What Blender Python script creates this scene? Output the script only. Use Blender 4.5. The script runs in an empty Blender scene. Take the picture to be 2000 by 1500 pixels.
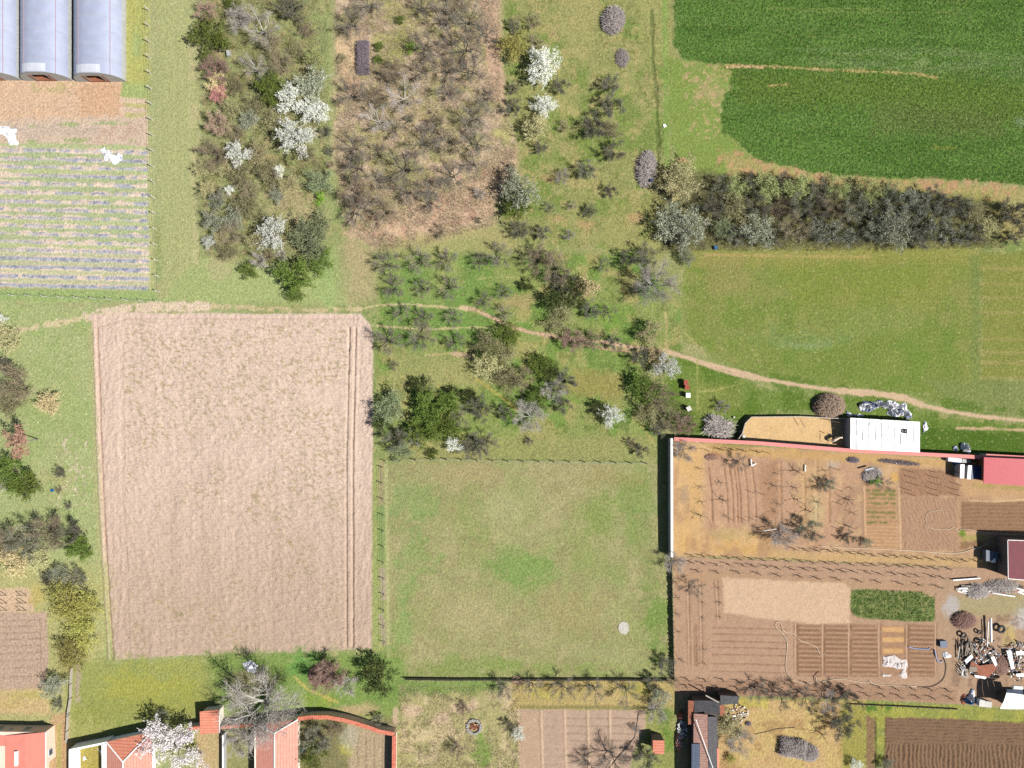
import bpy, math, random
import numpy as np
from mathutils import Vector, Matrix
R_ = math.radians
sc = bpy.context.scene
# ---------------------------------------------------------------- camera, world, sun, exposure
M = 0.08                      # metres on the ground per pixel of the 2000 x 1500 photograph
HC = 106.4                    # height of the drone above the fields
cam_d = bpy.data.cameras.new('camera'); cam = bpy.data.objects.new('camera', cam_d)
sc.collection.objects.link(cam); sc.camera = cam
cam.location = (0, 0, HC); cam.rotation_euler = (0, 0, 0)
cam_d.sensor_width = 36.0; cam_d.lens = 36.0 * HC / 160.0
cam_d.clip_start = 1.0; cam_d.clip_end = 6000.0
SUN_EL, SUN_AZ = R_(48), R_(-19)          # azimuth measured from +X towards +Y
sd = Vector((math.cos(SUN_EL)*math.cos(SUN_AZ), math.cos(SUN_EL)*math.sin(SUN_AZ), math.sin(SUN_EL)))
sl = bpy.data.lights.new('sun', 'SUN'); sun = bpy.data.objects.new('sun', sl); sc.collection.objects.link(sun)
sl.energy = 5.0; sl.angle = R_(0.55); sl.color = (1.0, 0.965, 0.91)
sun.rotation_euler = (-sd).to_track_quat('-Z', 'Y').to_euler(); sun.location = (60, -20, 80)
w = bpy.data.worlds.new('World'); sc.world = w; w.use_nodes = True
nt = w.node_tree; nt.nodes.clear()
sky = nt.nodes.new('ShaderNodeTexSky'); sky.sky_type = 'NISHITA'; sky.sun_disc = False
sky.sun_elevation = SUN_EL; sky.sun_rotation = R_(90) - SUN_AZ; sky.altitude = 200
bg = nt.nodes.new('ShaderNodeBackground'); bg.inputs['Strength'].default_value = 0.05
wo = nt.nodes.new('ShaderNodeOutputWorld')
nt.links.new(sky.outputs[0], bg.inputs['Color']); nt.links.new(bg.outputs[0], wo.inputs['Surface'])
sc.view_settings.view_transform = 'Standard'; sc.view_settings.look = 'None'
sc.view_settings.exposure = 0.65; sc.view_settings.gamma = 1.0
sc.cycles.max_bounces = 5; sc.cycles.diffuse_bounces = 1; sc.cycles.transparent_max_bounces = 6
sc.cycles.use_denoising = False

# ---------------------------------------------------------------- helpers
KA = 0.55
def lin(c):
    c = c / 255.0
    return c / 12.92 if c <= 0.04045 else ((c + 0.055) / 1.055) ** 2.4
def alb(r, g, b, k=KA):
    return (lin(r)*k, lin(g)*k, lin(b)*k)
def W(px, py, h=0.0):         # ground point of something whose feature at height h shows at photo pixel px, py
    f = M * (1.0 - h / HC)
    return ((px - 1000.0) * f, (750.0 - py) * f)
def link(o, parent=None):
    sc.collection.objects.link(o)
    if parent is not None: o.parent = parent
    return o
def tag(o, label=None, cat=None, group=None, kind=None):
    if label: o['label'] = label
    if cat: o['category'] = cat
    if group: o['group'] = group
    if kind: o['kind'] = kind
    return o
def thing(name, label, cat, loc=(0, 0, 0), rz=0.0, group=None):
    o = bpy.data.objects.new(name, None); o.empty_display_size = 0.3
    link(o); o.location = loc; o.rotation_euler = (0, 0, rz)
    return tag(o, label, cat, group, 'thing')
class MB:
    def __init__(s): s.v = []; s.f = []; s.mi = []; s.cur = 0
    def quad(s, a, b, c, d):
        n = len(s.v); s.v += [a, b, c, d]; s.f.append((n, n+1, n+2, n+3)); s.mi.append(s.cur); return s
    def tri(s, a, b, c):
        n = len(s.v); s.v += [a, b, c]; s.f.append((n, n+1, n+2)); s.mi.append(s.cur); return s
    def box(s, x0, x1, y0, y1, z0, z1, rz=0.0, c=None, tilt=0.0):
        n = len(s.v); pts = [(x, y, z) for z in (z0, z1) for (x, y) in ((x0, y0), (x1, y0), (x1, y1), (x0, y1))]
        if rz or tilt:
            cx, cy = c if c else ((x0+x1)/2, (y0+y1)/2)
            ca, sa = math.cos(rz), math.sin(rz)
            pts = [(cx+(x-cx)*ca-(y-cy)*sa, cy+(x-cx)*sa+(y-cy)*ca, z+(x-cx)*tilt) for x, y, z in pts]
        s.v += pts
        for f in ((3, 2, 1, 0), (4, 5, 6, 7), (0, 1, 5, 4), (1, 2, 6, 5), (2, 3, 7, 6), (3, 0, 4, 7)):
            s.f.append(tuple(n+i for i in f)); s.mi.append(s.cur)
        return s
    def tube(s, path, rad, n=5, cap=True):
        path = [Vector(p) for p in path]
        if not hasattr(rad, '__len__'): rad = [rad]*len(path)
        b0 = len(s.v)
        for i, p in enumerate(path):
            d = (path[min(i+1, len(path)-1)] - path[max(i-1, 0)]).normalized()
            u = d.cross(Vector((0.13, 0.21, 1.0)) if abs(d.z) < 0.95 else Vector((1, 0.1, 0))).normalized(); v = d.cross(u)
            for k in range(n):
                a = 2*math.pi*k/n; q = p + (u*math.cos(a)+v*math.sin(a))*rad[i]; s.v.append((q.x, q.y, q.z))
        for i in range(len(path)-1):
            for k in range(n):
                a = b0+i*n+k; b = b0+i*n+(k+1) % n
                s.f.append((a, b, b+n, a+n)); s.mi.append(s.cur)
        if cap:
            s.f.append(tuple(b0+k for k in range(n))[::-1]); s.mi.append(s.cur)
            s.f.append(tuple(b0+(len(path)-1)*n+k for k in range(n))); s.mi.append(s.cur)
        return s
    def prism(s, poly, z0, z1):          # vertical prism on a polygon, counter-clockwise
        n = len(s.v); k = len(poly)
        s.v += [(x, y, z0) for x, y in poly] + [(x, y, z1) for x, y in poly]
        s.f.append(tuple(n+k+i for i in range(k))); s.mi.append(s.cur)
        s.f.append(tuple(n+i for i in range(k))[::-1]); s.mi.append(s.cur)
        for i in range(k):
            j = (i+1) % k; s.f.append((n+i, n+j, n+k+j, n+k+i)); s.mi.append(s.cur)
        return s
    def mesh(s, name, mats, smooth=False):
        me = bpy.data.meshes.new(name); me.from_pydata([tuple(v) for v in s.v], [], s.f)
        if not isinstance(mats, (list, tuple)): mats = [mats]
        for m in mats: me.materials.append(m)
        if len(mats) > 1: me.polygons.foreach_set('material_index', s.mi)
        if smooth: me.polygons.foreach_set('use_smooth', [True]*len(me.polygons))
        me.update(); return me
    def build(s, name, mats, parent=None, smooth=False, loc=None):
        o = bpy.data.objects.new(name, s.mesh(name, mats, smooth)); link(o, parent)
        if loc: o.location = loc
        return o
def np_mesh(name, v, quads, mat):
    me = bpy.data.meshes.new(name)
    me.vertices.add(len(v)); me.vertices.foreach_set('co', np.asarray(v, np.float32).ravel())
    k = quads.shape[1]
    me.loops.add(quads.size); me.loops.foreach_set('vertex_index', quads.ravel().astype(np.int32))
    me.polygons.add(len(quads)); me.polygons.foreach_set('loop_start', (np.arange(len(quads))*k).astype(np.int32))
    me.polygons.foreach_set('loop_total', np.full(len(quads), k, np.int32))
    me.materials.append(mat); me.update(calc_edges=True); return me

# ---------------------------------------------------------------- materials
def nodes(name):
    m = bpy.data.materials.new(name); m.use_nodes = True; n = m.node_tree
    return m, n, n.nodes['Principled BSDF']
def ramp(n, stops):
    r = n.nodes.new('ShaderNodeValToRGB'); e = r.color_ramp.elements
    e[0].position = stops[0][0]; e[0].color = (*stops[0][1], 1); e[1].position = stops[-1][0]; e[1].color = (*stops[-1][1], 1)
    for p, c in stops[1:-1]:
        x = e.new(p); x.color = (*c, 1)
    return r
def noise(n, scale, detail=3, rough=0.6, vec=None, stretch=None):
    t = n.nodes.new('ShaderNodeTexNoise'); t.inputs['Scale'].default_value = scale
    t.inputs['Detail'].default_value = detail; t.inputs['Roughness'].default_value = rough
    if vec is None:
        g = n.nodes.new('ShaderNodeNewGeometry'); vec = g.outputs['Position']
    if stretch:
        mp = n.nodes.new('ShaderNodeMapping'); mp.inputs['Scale'].default_value = stretch[:3]
        if len(stretch) > 3: mp.inputs['Rotation'].default_value = (0, 0, stretch[3])
        n.links.new(vec, mp.inputs['Vector']); vec = mp.outputs[0]
    n.links.new(vec, t.inputs['Vector']); return t
def mat(name, c, rough=0.8, var=0.12, scale=3.0, bump=0.0, c2=None, stretch=None, spec=0.3, metal=0.0):
    m, n, b = nodes(name); b.inputs['Roughness'].default_value = rough; b.inputs['Specular IOR Level'].default_value = spec
    b.inputs['Metallic'].default_value = metal
    tc = n.nodes.new('ShaderNodeTexCoord')
    t = noise(n, scale, 4, 0.65, tc.outputs['Object'], stretch)
    lo = tuple(x*(1-var*1.6) for x in c) if c2 is None else c2
    hi = tuple(min(1, x*(1+var)) for x in c)
    r = ramp(n, [(0.3, lo), (0.68, hi)]); n.links.new(t.outputs[0], r.inputs[0])
    n.links.new(r.outputs[0], b.inputs['Base Color'])
    if bump:
        bp = n.nodes.new('ShaderNodeBump'); bp.inputs['Strength'].default_value = bump; bp.inputs['Distance'].default_value = 0.05
        n.links.new(t.outputs[0], bp.inputs['Height']); n.links.new(bp.outputs[0], b.inputs['Normal'])
    return m
def leaf_mat(name, cols, trans=0.25, rough=0.7):     # colour drawn per leaf or twig, as leaves differ on a tree
    m, n, b = nodes(name); g = n.nodes.new('ShaderNodeNewGeometry')
    r = ramp(n, [(i/(len(cols)-1) if len(cols) > 1 else 0, c) for i, c in enumerate(cols)])
    n.links.new(g.outputs['Random Per Island'], r.inputs[0])
    oi = n.nodes.new('ShaderNodeObjectInfo'); hs = n.nodes.new('ShaderNodeHueSaturation')
    mr = n.nodes.new('ShaderNodeMapRange'); mr.inputs['To Min'].default_value = 0.72; mr.inputs['To Max'].default_value = 1.22
    mh = n.nodes.new('ShaderNodeMapRange'); mh.inputs['To Min'].default_value = 0.485; mh.inputs['To Max'].default_value = 0.515
    n.links.new(oi.outputs['Random'], mr.inputs[0]); n.links.new(oi.outputs['Random'], mh.inputs[0])
    n.links.new(mr.outputs[0], hs.inputs['Value']); n.links.new(mh.outputs[0], hs.inputs['Hue'])
    n.links.new(r.outputs[0], hs.inputs['Color']); n.links.new(hs.outputs[0], b.inputs['Base Color'])
    b.inputs['Roughness'].default_value = rough; b.inputs['Specular IOR Level'].default_value = 0.15
    if trans:
        tr = n.nodes.new('ShaderNodeBsdfTranslucent'); n.links.new(hs.outputs[0], tr.inputs['Color'])
        mx = n.nodes.new('ShaderNodeMixShader'); mx.inputs[0].default_value = trans
        n.links.new(b.outputs[0], mx.inputs[1]); n.links.new(tr.outputs[0], mx.inputs[2])
        n.links.new(mx.outputs[0], n.nodes['Material Output'].inputs['Surface'])
    return m
def ground_mat(name, fine=9.0, amp=0.35, bump=0.6, dist=0.12, tuft=None, stretch=None, coarse=1.6, ca=.18):
    m, n, b = nodes(name); b.inputs['Roughness'].default_value = 0.95; b.inputs['Specular IOR Level'].default_value = 0.05
    at = n.nodes.new('ShaderNodeAttribute'); at.attribute_name = 'albedo'
    t1 = noise(n, fine, 3, 0.7, None, stretch); t2 = noise(n, coarse, 4, 0.7)
    r1 = ramp(n, [(0.36, (1-amp,)*3), (0.5, (1.0,)*3), (0.66, (1+amp,)*3)]); n.links.new(t1.outputs[0], r1.inputs[0])
    r2 = ramp(n, [(0.3, (1-ca, 1-ca*.92, 1-ca*.85)), (0.7, (1+ca*.9, 1+ca*.8, 1+ca*.6))]); n.links.new(t2.outputs[0], r2.inputs[0])
    x1 = n.nodes.new('ShaderNodeMix'); x1.data_type = 'RGBA'; x1.blend_type = 'MULTIPLY'; x1.inputs[0].default_value = 1
    x1.clamp_result = False
    n.links.new(at.outputs['Color'], x1.inputs[6]); n.links.new(r1.outputs[0], x1.inputs[7])
    x2 = n.nodes.new('ShaderNodeMix'); x2.data_type = 'RGBA'; x2.blend_type = 'MULTIPLY'; x2.inputs[0].default_value = 1
    n.links.new(x1.outputs[2], x2.inputs[6]); n.links.new(r2.outputs[0], x2.inputs[7]); out = x2.outputs[2]
    if tuft:                                       # scattered straw or weed flecks of their own colour
        t3 = noise(n, tuft[1], 2, 0.5); r3 = ramp(n, [(tuft[2], (0, 0, 0)), (tuft[2]+0.06, (1, 1, 1))])
        n.links.new(t3.outputs[0], r3.inputs[0])
        x3 = n.nodes.new('ShaderNodeMix'); x3.data_type = 'RGBA'; x3.inputs[7].default_value = (*tuft[0], 1)
        mm = n.nodes.new('ShaderNodeMath'); mm.operation = 'MULTIPLY'; mm.inputs[1].default_value = tuft[3]
        n.links.new(r3.outputs[0], mm.inputs[0]); n.links.new(mm.outputs[0], x3.inputs[0]); n.links.new(out, x3.inputs[6]); out = x3.outputs[2]
    n.links.new(out, b.inputs['Base Color'])
    bp = n.nodes.new('ShaderNodeBump'); bp.inputs['Strength'].default_value = bump; bp.inputs['Distance'].default_value = dist
    n.links.new(t1.outputs[0], bp.inputs['Height']); n.links.new(bp.outputs[0], b.inputs['Normal'])
    return m

# ---------------------------------------------------------------- value noise for numpy
rng = np.random.default_rng(7); TAB = rng.random((256, 256)).astype(np.float32)
def vn(x, y, s, seed=0, sy=None):
    x = x/s + seed*17.3; y = y/(sy or s) + seed*31.7
    xi = np.floor(x).astype(np.int64); yi = np.floor(y).astype(np.int64)
    fx = (x-xi).astype(np.float32); fy = (y-yi).astype(np.float32)
    fx = fx*fx*(3-2*fx); fy = fy*fy*(3-2*fy)
    a = TAB[xi & 255, yi & 255]; b = TAB[(xi+1) & 255, yi & 255]; c = TAB[xi & 255, (yi+1) & 255]; d = TAB[(xi+1) & 255, (yi+1) & 255]
    return (a+(b-a)*fx)*(1-fy) + (c+(d-c)*fx)*fy
def fbm(x, y, s, seed=0, o=3):
    t = 0; a = 0.5; tot = 0
    for i in range(o):
        t = t + a*vn(x, y, s/2**i, seed+i*5); tot += a; a *= 0.55
    return t/tot
def seg_dist(x, y, pts, closed=True):
    d = np.full(x.shape, 1e9, np.float32); n = len(pts)
    for i in range(n if closed else n-1):
        ax, ay = pts[i]; bx, by = pts[(i+1) % n]; dx, dy = bx-ax, by-ay
        L = dx*dx+dy*dy+1e-9; t = np.clip(((x-ax)*dx+(y-ay)*dy)/L, 0, 1)
        d = np.minimum(d, np.hypot(x-ax-t*dx, y-ay-t*dy))
    return d
def inside(x, y, pts):
    r = np.zeros(x.shape, bool); n = len(pts)
    for i in range(n):
        ax, ay = pts[i]; bx, by = pts[(i+1) % n]
        if ay == by: continue
        c = ((ay > y) != (by > y)) & (x < (bx-ax)*(y-ay)/(by-ay)+ax)
        r ^= c
    return r
def sdf(x, y, pts):
    d = seg_dist(x, y, pts); return np.where(inside(x, y, pts), -d, d)

# ---------------------------------------------------------------- the lie of the land: colour of the soil and grass, furrows and ruts
STEP = 0.14 if not globals().get('DRAFT') else 0.25
gx = np.arange(-84.0, 84.01, STEP); gy = np.arange(-64.0, 64.01, STEP)
NX, NY = len(gx), len(gy)
XX, YY = np.meshgrid(gx, gy, indexing='ij')
PX = (XX/M + 1000.0).astype(np.float32).ravel(); PY = (750.0 - YY/M).astype(np.float32).ravel()
COL = np.zeros((PX.size, 3), np.float32); ZZ = np.zeros(PX.size, np.float32)
NB = fbm(PX, PY, 46, 3, 4); NM = fbm(PX, PY, 15, 11, 3); NS = fbm(PX, PY, 5, 23, 2)
NH = fbm(PX, PY, 150, 31, 3)
def sstep(a, b, t):
    t = np.clip((t-a)/(b-a), 0, 1); return t*t*(3-2*t)
def box_idx(x0, y0, x1, y1, pad=12):
    return np.nonzero((PX > x0-pad) & (PX < x1+pad) & (PY > y0-pad) & (PY < y1+pad))[0]
def blend(i, a, c):
    a = a[:, None]; COL[i] = COL[i]*(1-a) + np.array(alb(*c), np.float32)*a
def tex_mask(i, tex):
    if not tex: return 1.0
    s, t0, t1, sd_ = tex[:4]; sy = tex[4] if len(tex) > 4 else None
    return sstep(t0, t1, 0.7*vn(PX[i], PY[i], s, sd_, sy)+0.3*vn(PX[i], PY[i], s*0.4, sd_+3, sy*0.4 if sy else None))
def poly(pts, c, op=1.0, soft=4.0, wob=5.0, tex=None):
    xs = [p[0] for p in pts]; ys = [p[1] for p in pts]
    i = box_idx(min(xs), min(ys), max(xs), max(ys), soft+wob+4)
    d = sdf(PX[i], PY[i], pts) + (NM[i]-0.5)*2*wob + (NS[i]-0.5)*wob
    blend(i, sstep(soft, -soft, d)*op*tex_mask(i, tex), c)
def rect(x0, y0, x1, y1, c, **k): poly([(x0, y0), (x1, y0), (x1, y1), (x0, y1)], c, **k)
def blob(cx, cy, rx, ry, c, op=1.0, hard=0.45, tex=None):
    i = box_idx(cx-rx*1.5, cy-ry*1.5, cx+rx*1.5, cy+ry*1.5)
    d = np.hypot((PX[i]-cx)/rx, (PY[i]-cy)/ry) + (NB[i]-0.5)*1.5 + (NM[i]-0.5)*1.3 + (NS[i]-.5)*.5
    blend(i, sstep(1.2, hard*.6, d)*op*tex_mask(i, tex), c)
def line(pts, wd, c, op=1.0, soft=1.6, wob=2.0, tex=None, dz=0.0):
    xs = [p[0] for p in pts]; ys = [p[1] for p in pts]
    i = box_idx(min(xs), min(ys), max(xs), max(ys), wd+8)
    d = seg_dist(PX[i], PY[i], pts, False) - wd + (NM[i]-0.5)*2*wob + (NS[i]-0.5)*wob
    a = sstep(soft, -soft, d); blend(i, a*op*tex_mask(i, tex), c)
    if dz: ZZ[i] += a*dz
def speck(pts, c, s, thr, seed, op=1.0, sy=None):
    poly(pts, c, op=op, soft=5, wob=3, tex=(s, thr-.03, thr+0.15, seed, sy))
def furrow(pts, period, amp, ang=0.0, wob=0.0):       # ridges whose crests run at angle ang in the photo plane
    xs = [p[0] for p in pts]; ys = [p[1] for p in pts]
    i = box_idx(min(xs), min(ys), max(xs), max(ys), 4)
    a = sstep(2, -3, sdf(PX[i], PY[i], pts))
    t = -PX[i]*math.sin(ang) + PY[i]*math.cos(ang) + (NB[i]-0.5)*wob + (NM[i]-.5)*period*.7
    ZZ[i] += a*amp*(0.5+0.5*np.cos(2*math.pi*t/period))*(.45+1.1*NM[i])
ALL = np.arange(PX.size)
# base grass: lens haze put into the colour as a paler left, yellower towards the gardens
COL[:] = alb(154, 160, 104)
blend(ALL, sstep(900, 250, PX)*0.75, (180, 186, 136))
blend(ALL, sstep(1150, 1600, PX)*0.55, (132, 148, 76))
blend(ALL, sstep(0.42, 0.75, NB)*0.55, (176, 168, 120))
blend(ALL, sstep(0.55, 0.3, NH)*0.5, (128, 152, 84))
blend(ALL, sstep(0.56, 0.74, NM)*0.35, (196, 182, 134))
# far outside the picture: quiet grass
# --- top left: yard before the poly tunnels
rect(-60, -60, 292, 330, (196, 190, 128), wob=3)
poly([(246, -60), (290, -60), (292, 190), (262, 190), (240, 150)], (186, 186, 112), soft=6, wob=4)
blob(266, 90, 10, 35, (166, 182, 118), 0.8)
poly([(-60, 150), (240, 158), (243, 236), (-60, 244)], (226, 192, 162), soft=4, wob=5)
poly([(150, 165), (240, 162), (238, 232), (158, 236)], (217, 177, 143), op=0.8, soft=8, wob=8)
poly([(-60, 165), (130, 165), (140, 238), (-60, 240)], (224, 190, 158), op=0.7, soft=10, wob=10, tex=(22, 0.4, 0.7, 4, 8))
rect(60, 160, 150, 180, (196, 186, 130), op=0.6, tex=(10, 0.5, 0.7, 5))
poly([(240, 160), (290, 165), (290, 196), (236, 190)], (172, 186, 120), soft=4)
for y in (196, 214): poly([(236, y-5), (284, y-3), (286, y+7), (232, y+6)], (226, 200, 176), wob=3)
poly([(-60, 238), (292, 225), (294, 300), (-60, 292)], (218, 194, 172), soft=5, wob=8)
poly([(-60, 246), (200, 244), (220, 262), (-60, 270)], (206, 186, 170), op=0.8, soft=5, wob=6)
poly([(190, 250), (285, 240), (250, 292), (190, 290)], (206, 176, 152), op=0.7, tex=(9, 0.35, 0.6, 9))
for cx, cy, rx, ry in ((205, 241, 36, 5), (140, 243, 22, 4), (160, 275, 30, 5), (60, 276, 12, 3), (60, 247, 20, 3), (265, 275, 14, 5)): blob(cx, cy, rx, ry, (160, 182, 118), 0.8)
# strip field, paled by the same painted haze: grass strips, straw edges, strips of grey mulching film
strips = [(288, 0), (306, 1), (322, 2), (338, 3), (354, 4), (371, 5), (388, 6), (405, 7), (421, 8), (436, 9), (452, 10), (468, 11), (484, 12), (500, 13), (517, 14), (535, 15), (553, 16)]
poly([(-60, 284), (294, 292), (300, 566), (-60, 560)], (236, 215, 194), soft=4, wob=5)
for y, k in strips:
    e = 6 if k < 12 else 5
    y0 = y - 14 if k < 1 else y
    i = box_idx(-60, y-10, 296, y+16, 8); yy = PY[i] - (y + 0.022*PX[i]) + (NM[i]-0.5)*5
    inx = sstep(297, 291, PX[i])
    g = sstep(6.0, 3.0, np.abs(yy-(-5)) + (NB[i]-0.5)*8 + (NM[i]-.5)*6)*inx
    blend(i, g*(0.85 if k < 13 else 0.6), (170, 188, 136) if k % 3 else (182, 196, 140))
    f = sstep(4.4, 2.2, np.abs(yy-4) + (NM[i]-0.5)*3.4)*inx
    br = sstep(0.3, 0.6, .6*vn(PX[i], PY[i], 18, 60+k, 40)+.4*vn(PX[i], PY[i], 6, 30+k)) if k < 13 else sstep(0.05, 0.2, vn(PX[i], PY[i], 16, 60+k, 40))
    dens = 0.7+0.3*sstep(80, 260, PX[i]) if k < 13 else 0.95
    blend(i, f*br*dens, (186, 188, 202)); blend(i, f*br*dens*sstep(0.5, 0.68, NS[i])*0.85, (136, 140, 162))
    ZZ[i] += f*0.06
poly([(288, 200), (297, 200), (306, 585), (292, 585)], (186, 190, 128), op=0.9, soft=3, wob=3)
poly([(-60, 562), (300, 568), (312, 590), (-60, 590)], (164, 184, 118), soft=5, wob=5)
# --- verge between the tunnels and the scrub
poly([(306, -60), (382, -60), (388, 120), (395, 230), (384, 400), (398, 590), (316, 590)], (178, 182, 126), soft=8, wob=6)
poly([(366, 60), (388, 60), (396, 240), (384, 420), (398, 590), (380, 590), (372, 300)], (198, 188, 142), op=0.8, soft=6, wob=5, tex=(26, 0.25, 0.6, 15))
for x in (338, 352, 368): line([(x, -60), (x+4, 300), (x+18, 590)], 1.2, (196, 192, 142), op=0.4)
line([(389, 490), (388, 592)], 1.6, (150, 146, 100), op=0.8, wob=1)
# scrub ground
poly([(385, -60), (640, -60), (640, 120), (655, 300), (640, 500), (500, 540), (400, 500), (382, 420), (392, 240)], (160, 166, 112), op=0.85, soft=12, wob=14)
speck([(385, -60), (640, -60), (655, 300), (600, 510), (400, 500)], (138, 138, 88), 14, 0.5, 17, 0.8)
speck([(385, -60), (640, -60), (655, 300), (600, 510), (400, 500)], (186, 170, 124), 11, 0.6, 19, 0.7)
speck([(385, -60), (640, -60), (650, 300), (600, 510), (400, 500)], (112, 108, 80), 8, 0.62, 21, 0.6)
blob(560, 400, 60, 45, (192, 178, 134), 0.85); blob(595, 20, 35, 40, (156, 160, 100), 0.6)
poly([(600, 20), (648, 20), (658, 180), (654, 440), (640, 440), (634, 200)], (160, 172, 112), op=.8, soft=13, wob=16)
poly([(396, 500), (640, 540), (690, 596), (312, 592)], (172, 184, 122), soft=8, wob=8)
blob(430, 520, 30, 30, (196, 184, 140), 0.7); blob(640, 540, 30, 60, (164, 186, 118), 0.7)
poly([(672, 450), (738, 484), (744, 590), (676, 590)], (190, 174, 132), op=0.85, soft=22, wob=22)
# --- brown thicket ground: dead straw between patches of new grass
TH = [(656, -60), (975, -60), (978, 200), (1015, 280), (1000, 340), (965, 440), (820, 480), (740, 490), (680, 450), (655, 300), (655, 120)]
poly(TH, (206, 184, 150), soft=12, wob=18)
speck(TH, (166, 166, 108), 34, 0.5, 33, 0.75); speck(TH, (218, 192, 166), 26, 0.54, 35, 0.85)
speck(TH, (140, 124, 92), 9, 0.6, 37, 0.5); speck(TH, (204, 196, 130), 16, 0.62, 38, 0.6); speck(TH, (150, 128, 108), 20, 0.6, 39, 0.5)
poly([(936, -60), (974, -60), (978, 120), (988, 150), (985, 210), (955, 190), (948, 100)], (208, 176, 148), op=0.95, soft=6, wob=6)
poly([(656, 72), (698, 74), (700, 180), (690, 180), (662, 140)], (222, 192, 154), soft=4, wob=5)
poly([(676, 150), (702, 150), (700, 188), (680, 185)], (206, 168, 138), op=0.8, soft=5, wob=5)
poly([(675, 455), (730, 440), (820, 400), (930, 350), (1000, 300), (1015, 270), (1010, 340), (970, 375), (960, 430), (860, 465), (740, 485)], (220, 188, 156), op=0.95, soft=12, wob=12)
speck([(675, 440), (1015, 280), (960, 460), (740, 490)], (196, 150, 130), 12, 0.58, 44, 0.6)
blob(775, 25, 45, 28, (180, 176, 112), 0.8); blob(770, 95, 40, 40, (168, 172, 96), 0.6); blob(830, 215, 30, 22, (190, 186, 106), 0.6)
blob(725, 285, 40, 30, (184, 172, 120), 0.5); blob(745, 312, 26, 12, (196, 194, 116), 0.6)
poly([(740, 470), (960, 440), (1010, 470), (1000, 500), (745, 500)], (180, 172, 116), op=0.7, soft=10, wob=10)
# --- grass with bushes, top centre
CG = [(982, -60), (1312, -60), (1320, 110), (1300, 200), (1310, 320), (1290, 500), (1000, 470), (970, 400), (1015, 320), (990, 150)]
poly(CG, (158, 160, 100), op=0.85, soft=10, wob=10)
speck(CG, (126, 150, 74), 44, 0.5, 51, 0.75); speck(CG, (184, 172, 116), 20, 0.6, 53, 0.7); speck(CG, (110, 126, 60), 8, 0.66, 55, 0.6); speck(CG, (196, 166, 128), 9, 0.74, 56, 0.6)
poly([(1095, -60), (1180, -60), (1160, 130), (1100, 110)], (176, 170, 112), op=0.7, soft=12, wob=10)
poly([(1245, -60), (1312, -60), (1318, 100), (1290, 130), (1250, 120)], (166, 168, 104), op=0.6, soft=8)
line([(1272, 20), (1274, 110), (1282, 190), (1286, 330)], 3.5, (92, 108, 58), op=0.55, wob=3, dz=-0.1)
line([(1298, -60), (1300, 120), (1302, 330)], 5, (134, 172, 84), op=0.6, wob=3)
poly([(1190, 400), (1300, 380), (1290, 500), (1180, 490)], (172, 168, 104), op=0.5, soft=14)
for cx, cy, rx, ry in ((1090, 430, 30, 18), (1140, 440, 24, 12), (1240, 425, 14, 8), (1070, 350, 14, 10)): blob(cx, cy, rx, ry, (196, 166, 120), 0.8)
blob(1275, 345, 34, 46, (190, 170, 128), 0.6)
poly([(1310, 115), (1425, 128), (1440, 145), (1405, 210), (1412, 250), (1460, 300), (1500, 330), (1420, 360), (1330, 320), (1304, 250), (1300, 130)], (138, 158, 82), soft=8, wob=8)
blob(1385, 180, 34, 42, (178, 166, 116), 0.9); speck([(1330, 120), (1430, 130), (1420, 260), (1350, 280)], (200, 170, 130), 7, 0.6, 58, 0.7)
poly([(1410, 300), (1520, 320), (1640, 345), (1760, 350), (1900, 362), (2060, 372), (2060, 470), (1960, 470), (1900, 380), (1700, 372), (1560, 360), (1420, 345)], (178, 164, 108), op=0.9, soft=7, wob=7)
speck([(1400, 290), (2000, 350), (1960, 400), (1400, 345)], (196, 156, 118), 11, 0.5, 61, 0.8); blob(1330, 313, 16, 6, (206, 168, 132), 0.8)
blob(1900, 400, 60, 30, (138, 150, 72), 0.7); blob(1975, 400, 40, 16, (170, 166, 112), 0.6)
# --- wheat, two shades and the dry balk between the strips
WH = [(1312, -70), (2070, -70), (2070, 366), (1960, 358), (1860, 350), (1730, 346), (1640, 342), (1520, 322), (1470, 308), (1440, 275), (1410, 258), (1408, 205), (1425, 170), (1432, 140), (1400, 127), (1330, 112), (1318, 90)]
poly(WH, (98, 132, 60), soft=2.5, wob=7)
speck(WH, (104, 136, 66), 60, 0.5, 63, 0.5, 12); speck(WH, (78, 112, 46), 80, 0.5, 65, 0.5, 16)
poly([(1420, 138), (1560, 142), (1760, 140), (2070, 165), (2070, 240), (1900, 250), (1700, 210), (1440, 200)], (106, 128, 54), op=0.6, soft=20, wob=20)
poly([(1720, 200), (1960, 220), (1960, 270), (1700, 260)], (112, 122, 70), op=0.5, soft=18, wob=18)
poly([(1560, 95), (1790, 90), (2070, 118), (2070, 150), (1800, 140), (1600, 130)], (132, 152, 100), op=0.55, soft=14, wob=12, tex=(50, 0.3, 0.7, 66, 9))
line([(1400, 128), (1500, 130), (1640, 137), (1790, 144), (1830, 152)], 2.4, (184, 170, 108), op=0.9, wob=3)
line([(1420, 132), (1440, 129), (1492, 132)], 2.2, (222, 186, 142), op=0.95, wob=2); line([(1590, 136), (1625, 139)], 2, (206, 178, 128), op=0.9)
line([(1500, 168), (1540, 165)], 1.4, (200, 172, 110), op=0.9, wob=2)
for y, x0, x1 in ((16, 1500, 1720), (23, 1560, 1860), (70, 1540, 1620), (104, 1620, 1680), (5, 1800, 1900)): line([(x0, y), (x1, y+2)], 1.1, (140, 156, 84), op=0.6)
blob(1992, 240, 16, 14, (134, 158, 112), 0.8); blob(1845, 288, 30, 6, (140, 150, 66), 0.7); blob(1800, 120, 20, 8, (150, 170, 110), 0.6)
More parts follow.
